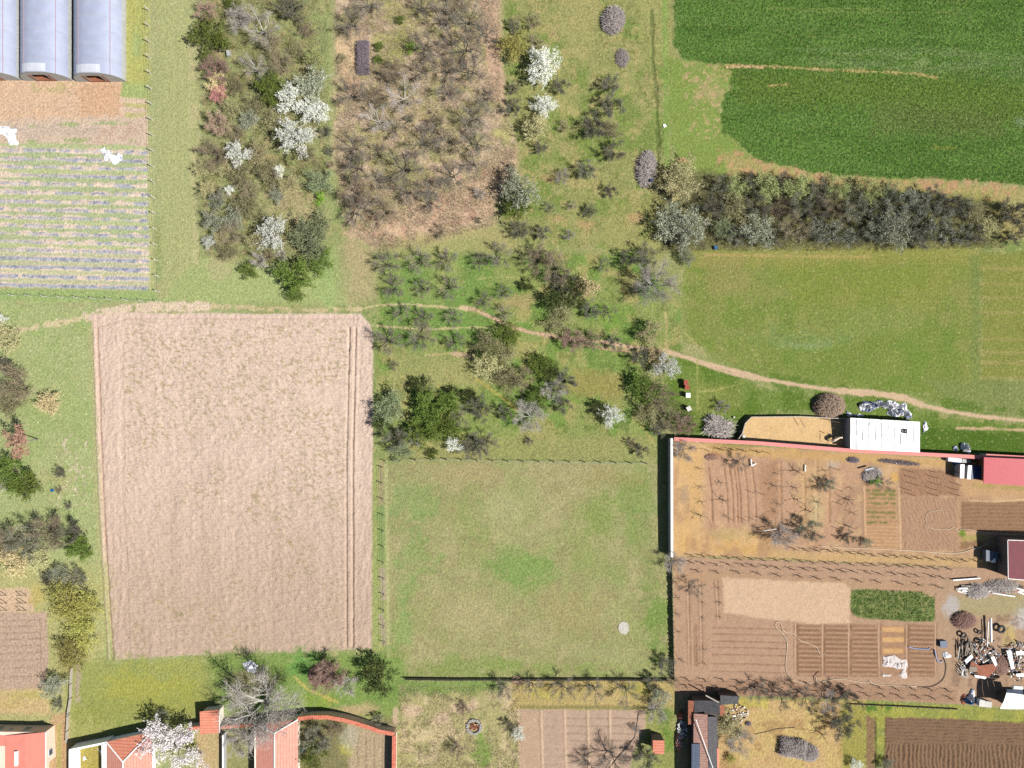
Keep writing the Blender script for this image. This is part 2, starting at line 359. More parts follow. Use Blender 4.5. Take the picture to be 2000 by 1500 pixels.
# --- hedge ground
poly([(1300, 330), (1560, 350), (1700, 372), (1930, 395), (1960, 480), (1600, 490), (1290, 490)], (112, 110, 74), op=0.9, soft=10, wob=10)
poly([(1270, 370), (1330, 420), (1290, 460), (1260, 430)], (164, 162, 100), op=0.8, soft=8)
# --- right meadow
RM = [(1345, 492), (1500, 486), (1700, 488), (1900, 482), (1916, 500), (1912, 640), (1905, 740), (1890, 800), (1780, 768), (1690, 760), (1600, 752), (1480, 735), (1400, 700), (1335, 660), (1330, 580)]
poly(RM, (134, 146, 76), soft=10, wob=10)
speck(RM, (120, 144, 66), 60, .45, 161, .6); speck(RM, (152, 152, 90), 26, .5, 163, .5)
poly([(1350, 488), (1910, 482), (1910, 512), (1350, 520)], (170, 158, 92), op=0.5, soft=9, wob=10)
line([(1380, 498), (1700, 502)], 3, (192, 168, 112), op=0.7, wob=4)
poly([(1370, 505), (1450, 500), (1470, 560), (1390, 580)], (160, 150, 94), op=0.6, soft=14, wob=10)
poly([(1500, 510), (1880, 500), (1840, 600), (1560, 600)], (142, 148, 70), op=0.5, soft=24, wob=20)
poly([(1480, 660), (1860, 640), (1880, 790), (1640, 750), (1500, 735)], (116, 142, 62), op=0.5, soft=26, wob=24)
blob(1560, 662, 90, 22, (134, 154, 96), 0.45); blob(1570, 675, 50, 7, (150, 166, 118), 0.4); blob(1712, 620, 80, 34, (138, 152, 82), 0.6)
poly([(1868, 500), (1895, 500), (1900, 760), (1880, 780), (1868, 640)], (150, 150, 82), op=0.25, soft=8)
poly([(1895, 500), (1918, 500), (1918, 740), (1896, 770)], (128, 142, 78), op=0.8, soft=6)
poly([(1916, 495), (2070, 490), (2070, 742), (1918, 738)], (140, 146, 76), soft=4, wob=5)
for y in (524, 554, 582, 610, 662, 688, 708, 738): line([(1914, y), (2070, y+2)], 2.6, (176, 160, 106), op=0.5, soft=3, wob=4)
pass
poly([(1800, 742), (2070, 745), (2070, 830), (1960, 815), (1880, 800)], (132, 144, 84), op=0.85, soft=10, wob=8)
# --- middle orchard
OR = [(745, 500), (1240, 495), (1330, 600), (1330, 680), (1240, 690), (1250, 760), (1290, 860), (1285, 898), (760, 898), (735, 780)]
poly(OR, (148, 162, 92), op=0.9, soft=24, wob=20)
speck(OR, (176, 168, 108), 40, 0.54, 71, 0.8); speck(OR, (114, 152, 70), 34, 0.5, 73, 0.75); speck(OR, (98, 118, 56), 10, 0.62, 75, 0.5)
poly([(740, 500), (930, 490), (930, 660), (745, 650)], (134, 168, 92), op=0.35, soft=34, wob=30)
poly([(770, 690), (1000, 690), (980, 760), (760, 740)], (172, 170, 112), op=0.7, soft=14, wob=10)
poly([(1120, 720), (1220, 730), (1210, 790), (1110, 770)], (166, 154, 92), op=0.75, soft=12, wob=10)
poly([(780, 860), (1280, 850), (1280, 900), (770, 900)], (166, 164, 106), op=0.75, soft=8, wob=8)
blob(1010, 590, 45, 16, (188, 166, 118), 0.7); blob(1195, 620, 40, 24, (128, 160, 74), 0.7)
# --- verge south of the lane, right
poly([(1310, 680), (1400, 725), (1500, 760), (1620, 782), (1700, 770), (1830, 812), (2070, 840), (2070, 892), (1930, 890), (1790, 882), (1640, 800), (1460, 808), (1400, 850), (1320, 850), (1290, 800)], (118, 140, 66), op=0.95, soft=6, wob=6)
speck([(1310, 700), (2000, 800), (2000, 890), (1300, 850)], (94, 124, 46), 22, 0.5, 77, 0.7)
poly([(1350, 745), (1450, 750), (1450, 800), (1360, 820)], (148, 152, 84), op=0.5, soft=12)
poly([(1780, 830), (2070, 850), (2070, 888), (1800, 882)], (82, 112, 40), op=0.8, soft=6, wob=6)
# --- lanes and footpaths
TAN = (216, 187, 154)
line([(1200, 672), (1240, 678), (1300, 686), (1340, 698), (1385, 712), (1440, 724), (1500, 742), (1560, 752), (1640, 764), (1700, 768), (1760, 776), (1800, 790), (1850, 803), (1920, 814), (2060, 826)], 3.6, TAN, wob=2.5, soft=2)
line([(1640, 764), (1700, 767), (1770, 778), (1800, 790)], 6.5, TAN, wob=4, soft=2)
line([(1350, 702), (1400, 722), (1450, 735), (1500, 744)], 2.6, TAN, wob=2, soft=1.6)
line([(1395, 716), (1430, 724), (1470, 738)], 3, TAN, wob=2)
line([(1870, 836), (1940, 838), (2070, 842)], 2.6, (214, 184, 146), wob=3, op=0.9)
line([(1380, 697), (1355, 668), (1335, 648)], 1.2, (190, 182, 120), op=0.8); line([(1300, 700), (1302, 630), (1298, 600)], 2, (196, 178, 128), op=0.7, wob=3)
line([(1362, 700), (1362, 800)], 1.3, (176, 176, 106), op=0.8, wob=1.5); line([(1362, 765), (1400, 762), (1450, 748)], 1.1, (180, 176, 104), op=0.8)
line([(900, 600), (930, 605), (960, 620), (1000, 638), (1040, 650), (1090, 658), (1140, 664), (1210, 672)], 3.4, (216, 182, 152), wob=2.5)
line([(700, 604), (740, 596), (800, 594), (860, 600), (910, 604)], 2.2, (214, 198, 152), wob=3, op=0.95)
line([(1140, 674), (1210, 684), (1245, 690)], 3, (206, 176, 140), wob=3, op=0.85)
line([(705, 634), (760, 638), (830, 644), (900, 640), (960, 640)], 1.6, (212, 196, 148), wob=2.4, op=0.9)
line([(830, 694), (880, 690), (930, 696)], 1.6, (210, 190, 140), op=0.9, wob=2); line([(885, 690), (925, 695)], 4, (212, 184, 150), op=0.85, wob=3)
line([(930, 740), (975, 772), (1010, 800)], 3.5, (186, 172, 92), op=0.7, wob=3)
for a in ([(935, 545), (980, 541)], [(990, 541), (1050, 545)], [(1010, 628), (1060, 631)], [(1032, 684), (1060, 688)]): line(a, 1.2, (196, 190, 128), op=0.8)
line([(1252, 830), (1280, 870)], 2, (192, 176, 112), op=0.6)
line([(300, 605), (420, 598), (520, 604), (620, 606), (700, 604)], 4.5, (212, 194, 152), op=0.85, wob=6, tex=(9, 0.3, 0.5, 81))
line([(170, 618), (250, 602), (320, 600), (400, 598)], 9, (228, 206, 180), op=0.85, wob=6, tex=(10, 0.25, 0.45, 83))
line([(50, 644), (90, 634), (130, 628), (168, 622)], 5, (218, 200, 160), op=0.85, wob=6, tex=(9, 0.3, 0.5, 84))
# --- grass left of the ploughed field, haze painted in as a paler green
poly([(-60, 590), (170, 600), (184, 760), (196, 1000), (206, 1280), (150, 1300), (100, 1120), (-60, 1010)], (176, 186, 128), op=0.85, soft=8, wob=8)
speck([(-60, 590), (180, 600), (200, 1100), (-60, 1010)], (162, 180, 114), 30, 0.52, 85, 0.6)
speck([(100, 600), (180, 600), (204, 1240), (130, 1100)], (226, 222, 178), 5, 0.80, 86, 0.7); speck([(120, 850), (175, 850), (180, 990), (110, 990)], (220, 200, 178), 6, 0.66, 87, 0.8)
blob(120, 945, 40, 36, (188, 180, 130), 0.7); blob(130, 890, 24, 16, (182, 176, 136), 0.5); poly([(172, 640), (184, 640), (208, 1270), (196, 1270)], (190, 186, 134), op=0.7, soft=4)
line([(170, 618), (250, 602), (320, 600), (400, 598)], 9, (228, 206, 180), op=0.9, wob=6, tex=(10, 0.2, 0.4, 83))
line([(-20, 655), (50, 644), (90, 634), (130, 628), (168, 622)], 4.5, (220, 202, 164), op=0.95, wob=6, tex=(9, 0.2, 0.4, 84))
# --- ploughed field
PF = [(180, 617), (250, 611), (400, 612), (560, 613), (704, 612), (722, 632), (728, 652), (728, 900), (726, 1266), (600, 1274), (420, 1276), (300, 1284), (224, 1290), (214, 1200), (204, 1080), (194, 880), (186, 740)]
poly(PF, (228, 203, 184), soft=1.6, wob=2.5)
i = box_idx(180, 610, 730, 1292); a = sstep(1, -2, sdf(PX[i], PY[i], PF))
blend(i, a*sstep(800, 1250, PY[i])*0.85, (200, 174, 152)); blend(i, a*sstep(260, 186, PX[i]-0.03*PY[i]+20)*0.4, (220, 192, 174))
xr = PX[i]*0.90+PY[i]*0.44; yr = -PX[i]*0.44+PY[i]*0.90
rip = vn(xr, yr, 8.5, 90, 4.0)*0.6+vn(xr, yr, 5.5, 92, 3.0)*0.4
inn = a*sstep(236, 246, PX[i]-0.02*(PY[i]-640))*sstep(684, 676, PX[i])*sstep(622, 632, PY[i])
rp2 = vn(xr, yr, 6.5, 98, 2.5)*.65+vn(xr, yr, 3.6, 99)*.35
wd = inn*sstep(0.56, 0.70, rp2)*sstep(0.36, 0.62, NB[i]+0.25*sstep(1060, 700, PY[i])-0.08)
blend(i, wd*0.62, (174, 158, 112))
st_ = vn(PX[i]-.02*PY[i], PY[i], 11, 140, 260)+.6*vn(PX[i]-.02*PY[i], PY[i], 4, 141, 140)
COL[i] *= (1+a*(st_-.8)*.09)[:, None]
ZZ[i] += inn*(sstep(.35, .9, rip)-0.3)*0.10+inn*.035*(vn(PX[i]-.02*PY[i], PY[i], 4.2, 143, 90)-.5)
furrow([(240, 630), (680, 625), (676, 1262), (246, 1270)], 6.4, .03, -.02, 14); out = a-inn; lr = vn(PX[i], PY[i], 4.5, 94, 16)*0.5+vn(PX[i], PY[i], 3.4, 95)*0.5
ZZ[i] += out*(lr-0.5)*0.17
for x, dz in ((680, -0.14), (684, 0.14), (688, 0.12), (692, -0.22), (697, .08)): line([(x+2, 640), (x-4, 900), (x-3, 1262)], 1.4, (200, 172, 150), op=0.3, wob=0.8, dz=dz)
line([(190, 640), (197, 860), (206, 1060), (220, 1286)], 1.6, (196, 160, 136), op=0.8, wob=0.8, dz=-0.16)
line([(184, 640), (190, 860), (200, 1060), (213, 1286)], 2.0, (224, 198, 176), op=0.8, wob=0.8, dz=0.08)
for x in (236, 240): line([(x-3, 630), (x+2, 900), (x+12, 1270)], 1.0, (206, 178, 156), op=0.3, wob=0.8, dz=-0.06)
line([(186, 640), (250, 622), (700, 622)], 1.4, (206, 176, 156), op=0.6, wob=1, dz=-0.08)
# --- strip between the two fields
poly([(728, 895), (756, 895), (758, 1270), (728, 1270)], (166, 174, 108), soft=3, wob=4)
rect(738, 900, 752, 990, (176, 152, 124), op=0.55, soft=3); rect(741, 1110, 755, 1260, (190, 170, 148), op=0.8, soft=3, wob=4, tex=(14, 0.3, 0.5, 97)); rect(738, 990, 752, 1100, (132, 160, 92), op=0.6)
# --- square meadow
SM = [(757, 906), (1000, 902), (1288, 908), (1290, 1090), (1308, 1100), (1308, 1318), (1000, 1322), (786, 1322), (762, 1300)]
poly(SM, (168, 165, 114), soft=2.5, wob=3)
speck(SM, (156, 160, 102), 60, 0.5, 101, 0.6); speck(SM, (182, 174, 128), 40, 0.5, 103, 0.55); speck(SM, (140, 164, 92), 80, 0.55, 105, 0.3); speck(SM, (160, 150, 108), 14, .58, 107, .5)
for cx, cy, rx, ry, c, op in ((800, 980, 55, 50, (142, 166, 100), .6), (810, 1080, 50, 80, (140, 164, 96), .7), (1020, 1110, 80, 44, (130, 162, 86), .8), (1240, 960, 60, 80, (132, 158, 84), .6), (1130, 1060, 60, 60, (146, 162, 92), .6),
    (900, 1300, 110, 26, (136, 158, 84), .7), (1100, 1305, 120, 20, (140, 160, 84), .7), (790, 1200, 30, 80, (146, 168, 100), .8), (1285, 1200, 26, 110, (122, 150, 74), .75), (1180, 1010, 40, 50, (140, 158, 86), .6),
    (920, 925, 100, 22, (178, 164, 118), .7), (1000, 1000, 90, 60, (182, 178, 128), .6), (1180, 930, 80, 22, (166, 156, 104), .6), (900, 1210, 90, 50, (186, 176, 130), .55), (1120, 1190, 80, 50, (172, 160, 110), .6)): blob(cx, cy, rx, ry, c, op)
line([(754, 910), (760, 1290)], 3, (196, 194, 140), op=0.7, wob=2)
# --- gardens and yards south of the fields
rect(-60, 1110, 206, 1570, (188, 184, 124), op=.9, soft=26, wob=24)
rect(138, 1290, 430, 1400, (162, 168, 98), soft=16, wob=14); blob(270, 1350, 120, 40, (176, 174, 84), 0.75); blob(190, 1385, 34, 34, (150, 156, 92), 0.7); blob(330, 1300, 70, 20, (170, 172, 92), 0.6)
rect(148, 1300, 158, 1370, (188, 168, 148), op=0.8); poly([(140, 1380), (400, 1350), (420, 1480), (140, 1450)], (158, 162, 84), op=0.6, soft=10)
rect(415, 1276, 790, 1400, (136, 160, 86), soft=16, wob=18); blob(590, 1300, 50, 26, (112, 162, 82), 0.7); blob(590, 1370, 50, 18, (152, 172, 64), 0.8); blob(700, 1400, 60, 26, (160, 164, 96), 0.6)
blob(700, 1385, 40, 16, (206, 176, 140), 0.7); line([(575, 1322), (600, 1346), (660, 1372)], 2, (206, 190, 110), op=0.8); blob(490, 1330, 60, 40, (146, 128, 106), 0.6)
rect(560, 1405, 775, 1570, (140, 134, 94), soft=6)
rect(680, 1415, 766, 1570, (190, 170, 138), soft=4, wob=3)
for x in (682, 698, 714, 730, 746): line([(x, 1442), (x, 1570)], 0.9, (150, 130, 106), op=0.8, wob=0.6, dz=-0.05)
blob(670, 1465, 16, 16, (196, 186, 96), 0.7); blob(678, 1440, 22, 24, (196, 192, 168), 0.5)
rect(780, 1340, 1016, 1570, (182, 174, 122), soft=8, wob=8); speck([(780, 1340), (1016, 1340), (1016, 1570), (780, 1570)], (214, 194, 152), 22, 0.5, 111, 0.8); speck([(780, 1340), (1016, 1340), (1016, 1570), (780, 1570)], (130, 122, 88), 9, 0.62, 113, 0.6)
blob(940, 1460, 22, 60, (126, 160, 70), 0.85); blob(745, 1352, 50, 26, (120, 150, 78), 0.7); rect(790, 1328, 985, 1352, (130, 156, 84), op=0.8, soft=6); blob(830, 1350, 100, 12, (112, 140, 66), 0.5)
for cx, cy, rx, ry in ((806, 1388, 20, 16), (905, 1380, 30, 12), (773, 1400, 6, 18), (990, 1360, 14, 30), (860, 1400, 20, 12)): blob(cx, cy, rx, ry, (222, 192, 162), 0.8)
rect(1000, 1326, 1320, 1386, (190, 170, 112), soft=5, wob=5); blob(1070, 1360, 50, 14, (196, 184, 100), 0.7); blob(1200, 1362, 60, 12, (206, 180, 128), 0.7); blob(1255, 1350, 34, 24, (170, 166, 82), 0.8)
line([(1020, 1381), (1262, 1383)], 3.2, (150, 142, 92), op=0.9, wob=1.5, dz=0.08)
P2 = [(1016, 1386), (1264, 1387), (1262, 1420), (1236, 1470), (1220, 1570), (1016, 1570)]
poly(P2, (196, 168, 146), soft=2, wob=2); poly([(1016, 1390), (1056, 1390), (1060, 1570), (1016, 1570)], (200, 170, 142), op=0.7)
line([(1012, 1386), (1018, 1570)], 2.2, (216, 186, 156), op=0.9, wob=1.2)
for x in (1056, 1102, 1147, 1190): line([(x, 1388), (x+5, 1570)], 1.9, (214, 186, 156), op=0.9, wob=1, dz=0.10)
for k, y in enumerate((1402, 1417, 1432, 1446, 1461, 1475, 1490)):
    for x0, x1 in ((1106, 1144), (1150, 1187), (1194, 1258)): line([(x0, y), (min(x1, 1258-k*4), y+1.5)], 0.8, (164, 136, 114), op=0.9, wob=0.5, dz=-0.06)
    line([(1060, y+2), (1100, y+2)], 0.8, (178, 148, 120), op=0.5, wob=0.6, dz=-0.05)
furrow([(1018, 1390), (1100, 1390), (1104, 1570), (1018, 1570)], 5.2, 0.07, 0.4, 18)
rect(1262, 1386, 1320, 1570, (154, 158, 92), soft=6, wob=6); blob(1300, 1400, 18, 40, (112, 140, 70), 0.7); blob(1307, 1440, 9, 26, (112, 146, 64), 0.7); rect(1322, 1355, 1345, 1570, (196, 174, 134), op=0.8, soft=4)
# left edge plots
poly([(-60, 1150), (60, 1148), (68, 1196), (-60, 1198)], (220, 190, 158), soft=3, wob=3); blob(70, 1165, 14, 26, (204, 184, 112), 0.7)
poly([(-60, 1196), (92, 1196), (94, 1290), (88, 1345), (-60, 1352)], (200, 172, 150), soft=2, wob=2)
for y in (1212, 1224, 1237, 1249, 1262, 1276, 1290, 1305, 1322): line([(-60, y+2), (78, y-2)], 0.8, (160, 134, 116), op=0.75, wob=0.6, dz=-0.05)
line([(78, 1205), (78, 1330)], 0.9, (170, 144, 124), op=0.7, wob=0.6, dz=-0.04)
poly([(-60, 1350), (90, 1345), (100, 1395), (-60, 1395)], (212, 186, 136), soft=5); blob(60, 1358, 40, 8, (188, 182, 104), 0.7); blob(20, 1375, 30, 14, (200, 178, 116), 0.6)
poly([(100, 1395), (133, 1392), (134, 1570), (92, 1570)], (208, 174, 132), soft=4); line([(116, 1420), (114, 1570)], 4, (176, 176, 96), op=0.7); line([(126, 1400), (122, 1570)], 3, (198, 158, 116), op=0.7)
rect(140, 1455, 210, 1570, (186, 170, 92), soft=3); blob(150, 1490, 8, 30, (214, 170, 128), 0.6)
rect(385, 1425, 438, 1570, (202, 178, 132), soft=3); rect(438, 1400, 505, 1570, (158, 156, 104), soft=4)
# walled garden, upper part
G1 = [(1314, 862), (1660, 884), (1930, 900), (2070, 900), (2070, 1090), (1930, 1110), (1700, 1100), (1500, 1090), (1314, 1086)]
poly(G1, (204, 168, 132), soft=1.5, wob=1)
poly([(1314, 862), (1380, 870), (1372, 1030), (1500, 1042), (1520, 1086), (1314, 1084)], (220, 180, 124), op=0.9, soft=10, wob=9)
poly([(1330, 1045), (1500, 1048), (1510, 1084), (1330, 1082)], (214, 172, 112), op=0.8, soft=10)
poly([(1375, 885), (1640, 893), (1700, 905), (1690, 1075), (1540, 1070), (1520, 1040), (1380, 1030)], (196, 158, 128), op=.85, soft=10, wob=8)
speck(G1, (178, 142, 114), 30, 0.5, 121, 0.6, 60); speck(G1, (220, 184, 138), 18, 0.6, 123, 0.5)
poly([(1378, 900), (1540, 892), (1545, 1020), (1390, 1022)], (200, 162, 132), op=0.85, soft=5, wob=4)
for x, a_ in ((1390, .9), (1420, .6), (1431, .9), (1440, .9), (1446, .9), (1460, .5), (1475, .5)): line([(x-6, 912), (x, 960), (x+2, 1020)], 1.0, (150, 108, 80), op=a_, wob=0.6, dz=-0.12)
poly([(1484, 905), (1520, 900), (1520, 1015), (1488, 1018)], (176, 138, 106), op=0.7, soft=6, wob=6)
for x in (1526, 1572, 1596, 1620): line([(x-1, 900), (x, 1020)], 2.0, (168, 128, 96), op=0.6, wob=2, dz=-0.06)
poly([(1560, 900), (1616, 900), (1612, 1030), (1560, 1030)], (210, 174, 128), op=0.6, soft=8, wob=8); blob(1592, 985, 16, 50, (200, 184, 140), 0.7); blob(1632, 905, 24, 14, (200, 186, 168), 0.7)
poly([(1380, 868), (1640, 884), (1900, 900), (1860, 915), (1600, 900), (1380, 884)], (208, 170, 112), op=0.8, soft=6, wob=6); blob(1440, 873, 40, 6, (150, 140, 80), 0.6); blob(1388, 893, 16, 8, (176, 122, 92), 0.7)
blob(1745, 930, 12, 18, (220, 176, 104), 0.9); blob(1700, 925, 30, 16, (186, 160, 136), 0.6); blob(1336, 965, 12, 26, (186, 160, 128), 0.8); blob(1420, 1045, 40, 10, (190, 168, 118), 0.6)
poly([(1758, 915), (1865, 918), (1876, 970), (1756, 968)], (172, 134, 106), soft=4, wob=4)
poly([(1760, 970), (1870, 972), (1874, 1078), (1762, 1074)], (184, 148, 120), soft=3, wob=3)
furrow([(1762, 972), (1872, 972), (1872, 1076), (1762, 1074)], 6.5, 0.07, 1.1, 26); furrow([(1760, 918), (1868, 920), (1868, 968), (1760, 966)], 6.0, 0.06, 1.0, 26)
poly([(1690, 950), (1751, 952), (1752, 1075), (1690, 1072)], (192, 152, 116), soft=2, wob=2)
for k, y in enumerate((958, 966, 974, 983, 992, 1001, 1010, 1020)): line([(1694, y), (1748, y+1)], 2.2, (116, 126, 66) if k not in (4,) else (170, 140, 96), op=0.8, wob=2.4, tex=(7, 0.25, 0.5, 130+k), dz=0.06)
for y in range(1028, 1074, 7): line([(1692, y), (1750, y+1)], 1.2, (212, 172, 130), op=0.8, wob=0.8, dz=0.06)
line([(1687, 950), (1690, 1070)], 1.8, (216, 178, 140), wob=0.8, dz=0.06); line([(1755, 950), (1758, 1075)], 2, (214, 176, 138), wob=0.8, dz=0.06)
poly([(1872, 975), (1884, 975), (1880, 1080), (1874, 1080)], (186, 150, 116), op=0.9); poly([(1875, 922), (1905, 935), (2070, 950), (2070, 972), (1880, 970)], (204, 166, 124), op=0.9, soft=5)
poly([(1898, 945), (2070, 955), (2070, 960), (1900, 952)], (176, 160, 96), op=0.7)
poly([(1879, 980), (2070, 980), (2070, 1040), (1877, 1037)], (160, 126, 98), soft=2, wob=2)
furrow([(1880, 980), (2070, 980), (2070, 1038), (1878, 1036)], 7.5, 0.10, 0.0, 6); line([(1894, 978), (1940, 980), (2000, 976)], 1.4, (226, 196, 150), op=0.9, wob=1.5)
line([(1876, 1040), (1930, 1042), (2070, 1048)], 2, (220, 180, 142), op=0.8); poly([(1878, 1045), (1928, 1046), (1926, 1056), (1878, 1056)], (180, 168, 100), op=0.9); blob(1880, 1043, 7, 8, (110, 142, 44), 0.9); poly([(1876, 1058), (1924, 1056), (1920, 1068), (1876, 1070)], (150, 118, 88), op=0.9)
poly([(1500, 1076), (1930, 1090), (1930, 1106), (1500, 1092)], (206, 172, 122), op=0.8, soft=4, wob=4)
# walled garden, lower part
G2 = [(1314, 1087), (1500, 1093), (1700, 1101), (1930, 1111), (2070, 1120), (2070, 1352), (1990, 1384), (1880, 1376), (1700, 1366), (1500, 1360), (1318, 1356)]
poly(G2, (190, 156, 129), soft=1.6, wob=1.5)
poly([(1316, 1112), (1860, 1142), (1860, 1160), (1400, 1140), (1318, 1150)], (190, 156, 124), op=0.8, soft=5)
poly([(1412, 1130), (1500, 1132), (1650, 1140), (1662, 1150), (1660, 1218), (1600, 1220), (1520, 1212), (1450, 1202), (1414, 1195)], (220, 188, 156), soft=3, wob=4)
poly([(1388, 1210), (1560, 1214), (1545, 1320), (1380, 1316)], (190, 156, 130), soft=4)
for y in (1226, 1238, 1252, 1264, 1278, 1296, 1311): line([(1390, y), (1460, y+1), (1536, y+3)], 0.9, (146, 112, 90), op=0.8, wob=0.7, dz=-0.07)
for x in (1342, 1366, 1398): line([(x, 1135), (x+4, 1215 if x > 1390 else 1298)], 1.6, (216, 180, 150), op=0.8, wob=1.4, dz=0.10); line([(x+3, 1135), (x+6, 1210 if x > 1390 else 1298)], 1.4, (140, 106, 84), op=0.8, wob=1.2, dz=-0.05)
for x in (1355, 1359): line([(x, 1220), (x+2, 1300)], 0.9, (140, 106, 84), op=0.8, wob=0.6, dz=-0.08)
poly([(1662, 1152), (1690, 1150), (1750, 1155), (1800, 1156), (1826, 1170), (1824, 1214), (1770, 1214), (1700, 1208), (1670, 1204), (1660, 1190)], (128, 140, 82), soft=2, wob=2.5)
speck([(1662, 1152), (1826, 1160), (1824, 1214), (1662, 1204)], (84, 104, 50), 6, 0.46, 141, 0.85); speck([(1662, 1152), (1826, 1160), (1824, 1214), (1662, 1204)], (180, 170, 120), 5, 0.64, 143, 0.7)
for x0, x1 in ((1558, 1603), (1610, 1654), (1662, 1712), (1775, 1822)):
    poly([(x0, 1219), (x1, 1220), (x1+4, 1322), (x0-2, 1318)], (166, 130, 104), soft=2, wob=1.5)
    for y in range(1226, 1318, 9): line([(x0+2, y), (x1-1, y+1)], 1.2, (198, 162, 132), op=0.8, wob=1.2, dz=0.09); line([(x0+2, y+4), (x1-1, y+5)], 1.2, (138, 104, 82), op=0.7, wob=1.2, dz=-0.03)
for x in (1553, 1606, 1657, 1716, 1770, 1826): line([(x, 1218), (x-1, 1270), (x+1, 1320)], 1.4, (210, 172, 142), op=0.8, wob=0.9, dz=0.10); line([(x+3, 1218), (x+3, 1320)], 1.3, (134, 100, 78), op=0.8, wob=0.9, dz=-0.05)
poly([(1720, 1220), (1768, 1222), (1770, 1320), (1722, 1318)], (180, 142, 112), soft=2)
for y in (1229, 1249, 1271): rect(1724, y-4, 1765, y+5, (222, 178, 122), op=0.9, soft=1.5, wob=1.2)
poly([(1832, 1130), (2070, 1140), (2070, 1352), (1880, 1350), (1830, 1330)], (186, 156, 128), soft=5, wob=5)
poly([(1850, 1165), (2070, 1160), (2070, 1205), (1850, 1200)], (176, 166, 124), op=0.8, soft=8); blob(1858, 1180, 14, 22, (196, 188, 186), 0.8); blob(1995, 1210, 26, 22, (206, 204, 204), 0.7); blob(1972, 1240, 14, 20, (206, 184, 120), 0.8)
speck([(1860, 1200), (2000, 1200), (2000, 1340), (1860, 1340)], (146, 120, 100), 9, 0.5, 145, 0.7)
poly([(1320, 1325), (1870, 1345), (1870, 1372), (1318, 1354)], (174, 140, 114), op=0.8, soft=3)
# bottom right
poly([(1425, 1372), (1462, 1370), (1472, 1400), (1468, 1416), (1430, 1414), (1410, 1400)], (222, 200, 190), op=0.9, soft=5, wob=5)
poly([(1345, 1355), (1425, 1355), (1425, 1570), (1345, 1570)], (150, 130, 108), op=0.8, soft=4)
BR = [(1690, 1372), (1860, 1378), (2070, 1392), (2070, 1570), (1690, 1570)]
poly([(1400, 1364), (1690, 1370), (1700, 1570), (1400, 1570)], (208, 176, 124), soft=5, wob=4)
speck([(1400, 1364), (1690, 1370), (1700, 1570), (1400, 1570)], (206, 184, 118), 34, 0.5, 151, 0.6); speck([(1400, 1364), (1690, 1370), (1700, 1570), (1400, 1570)], (176, 138, 96), 20, 0.58, 153, 0.6)
poly([(1640, 1372), (1692, 1374), (1694, 1570), (1650, 1570)], (160, 156, 78), op=0.85, soft=6); poly([(1420, 1366), (1500, 1366), (1500, 1384), (1430, 1380)], (192, 184, 90), op=0.7, soft=5)
poly(BR, (152, 158, 84), soft=3, wob=3); poly([(1690, 1374), (1740, 1376), (1740, 1395), (1690, 1392)], (84, 128, 50), op=0.8, soft=5); speck(BR, (174, 172, 86), 18, 0.5, 155, 0.8)
poly([(1692, 1400), (1708, 1400), (1710, 1570), (1692, 1570)], (150, 122, 90), soft=2); line([(1709, 1400), (1711, 1570)], 1.4, (96, 76, 60), op=0.9, wob=0.6, dz=-0.1)
DF = [(1728, 1401), (1800, 1402), (1900, 1406), (2070, 1416), (2070, 1570), (1728, 1570)]
poly(DF, (140, 112, 88), soft=2, wob=2.5)
furrow([(1728, 1402), (2070, 1412), (2070, 1452), (1728, 1452)], 6.5, 0.16, 0.03, 8); furrow([(1728, 1452), (2070, 1454), (2070, 1570), (1728, 1570)], 8.0, 0.15, math.pi/2, 12)
# sand pen
PEN = [(1452, 822), (1462, 812), (1560, 812), (1662, 817), (1662, 880), (1560, 870), (1452, 862), (1448, 858)]
poly(PEN, (232, 196, 144), soft=1.5, wob=1.5); blob(1500, 835, 34, 12, (196, 160, 108), 0.5, tex=(12, 0.35, 0.6, 161)); blob(1600, 850, 30, 10, (222, 184, 128), 0.5)
poly([(1415, 866), (1450, 850), (1452, 862), (1430, 868)], (120, 150, 70), op=0.8)
# gentle unevenness of the whole ground
ZZ += (NH-0.5)*0.25 + (NB-0.5)*0.12 + (NM-0.5)*0.05
COL *= (1+(NS-0.5)*0.16)[:, None]

# cells go to the field they lie in
ccx = (PX.reshape(NX, NY)[:-1, :-1] + PX.reshape(NX, NY)[1:, 1:])/2; ccy = (PY.reshape(NX, NY)[:-1, :-1] + PY.reshape(NX, NY)[1:, 1:])/2
own = np.zeros(ccx.shape, np.int32)
wobc = (NM.reshape(NX, NY)[:-1, :-1]-0.5)*7+(NS.reshape(NX, NY)[:-1, :-1]-0.5)*3
LANE = [(1235, 676), (1300, 683), (1345, 696), (1385, 708), (1440, 720), (1500, 738), (1560, 748), (1640, 760), (1700, 762), (1760, 770), (1800, 785), (1850, 799), (1920, 811), (2060, 822), (2060, 830), (1920, 818), (1850, 807), (1800, 796), (1760, 782), (1700, 773), (1640, 768), (1500, 746), (1440, 728), (1385, 716), (1300, 689), (1235, 682)]
STRIP = [(-70, 284), (296, 292), (300, 562), (-70, 556)]
FIELDS = [('wheat_field', WH, 'wheat'), ('ploughed_field', PF, 'soil'), ('strip_field', STRIP, 'grass'), ('meadow', SM, 'grass'), ('pasture', RM, 'grass'), ('walled_garden_soil', G1, 'garden'),
          ('vegetable_plot_soil', G2, 'garden'), ('sand_pen_floor', PEN, 'garden'), ('tilled_field', DF, 'soil'), ('garden_plot_soil', P2, 'garden'), ('lane', LANE, 'garden')]
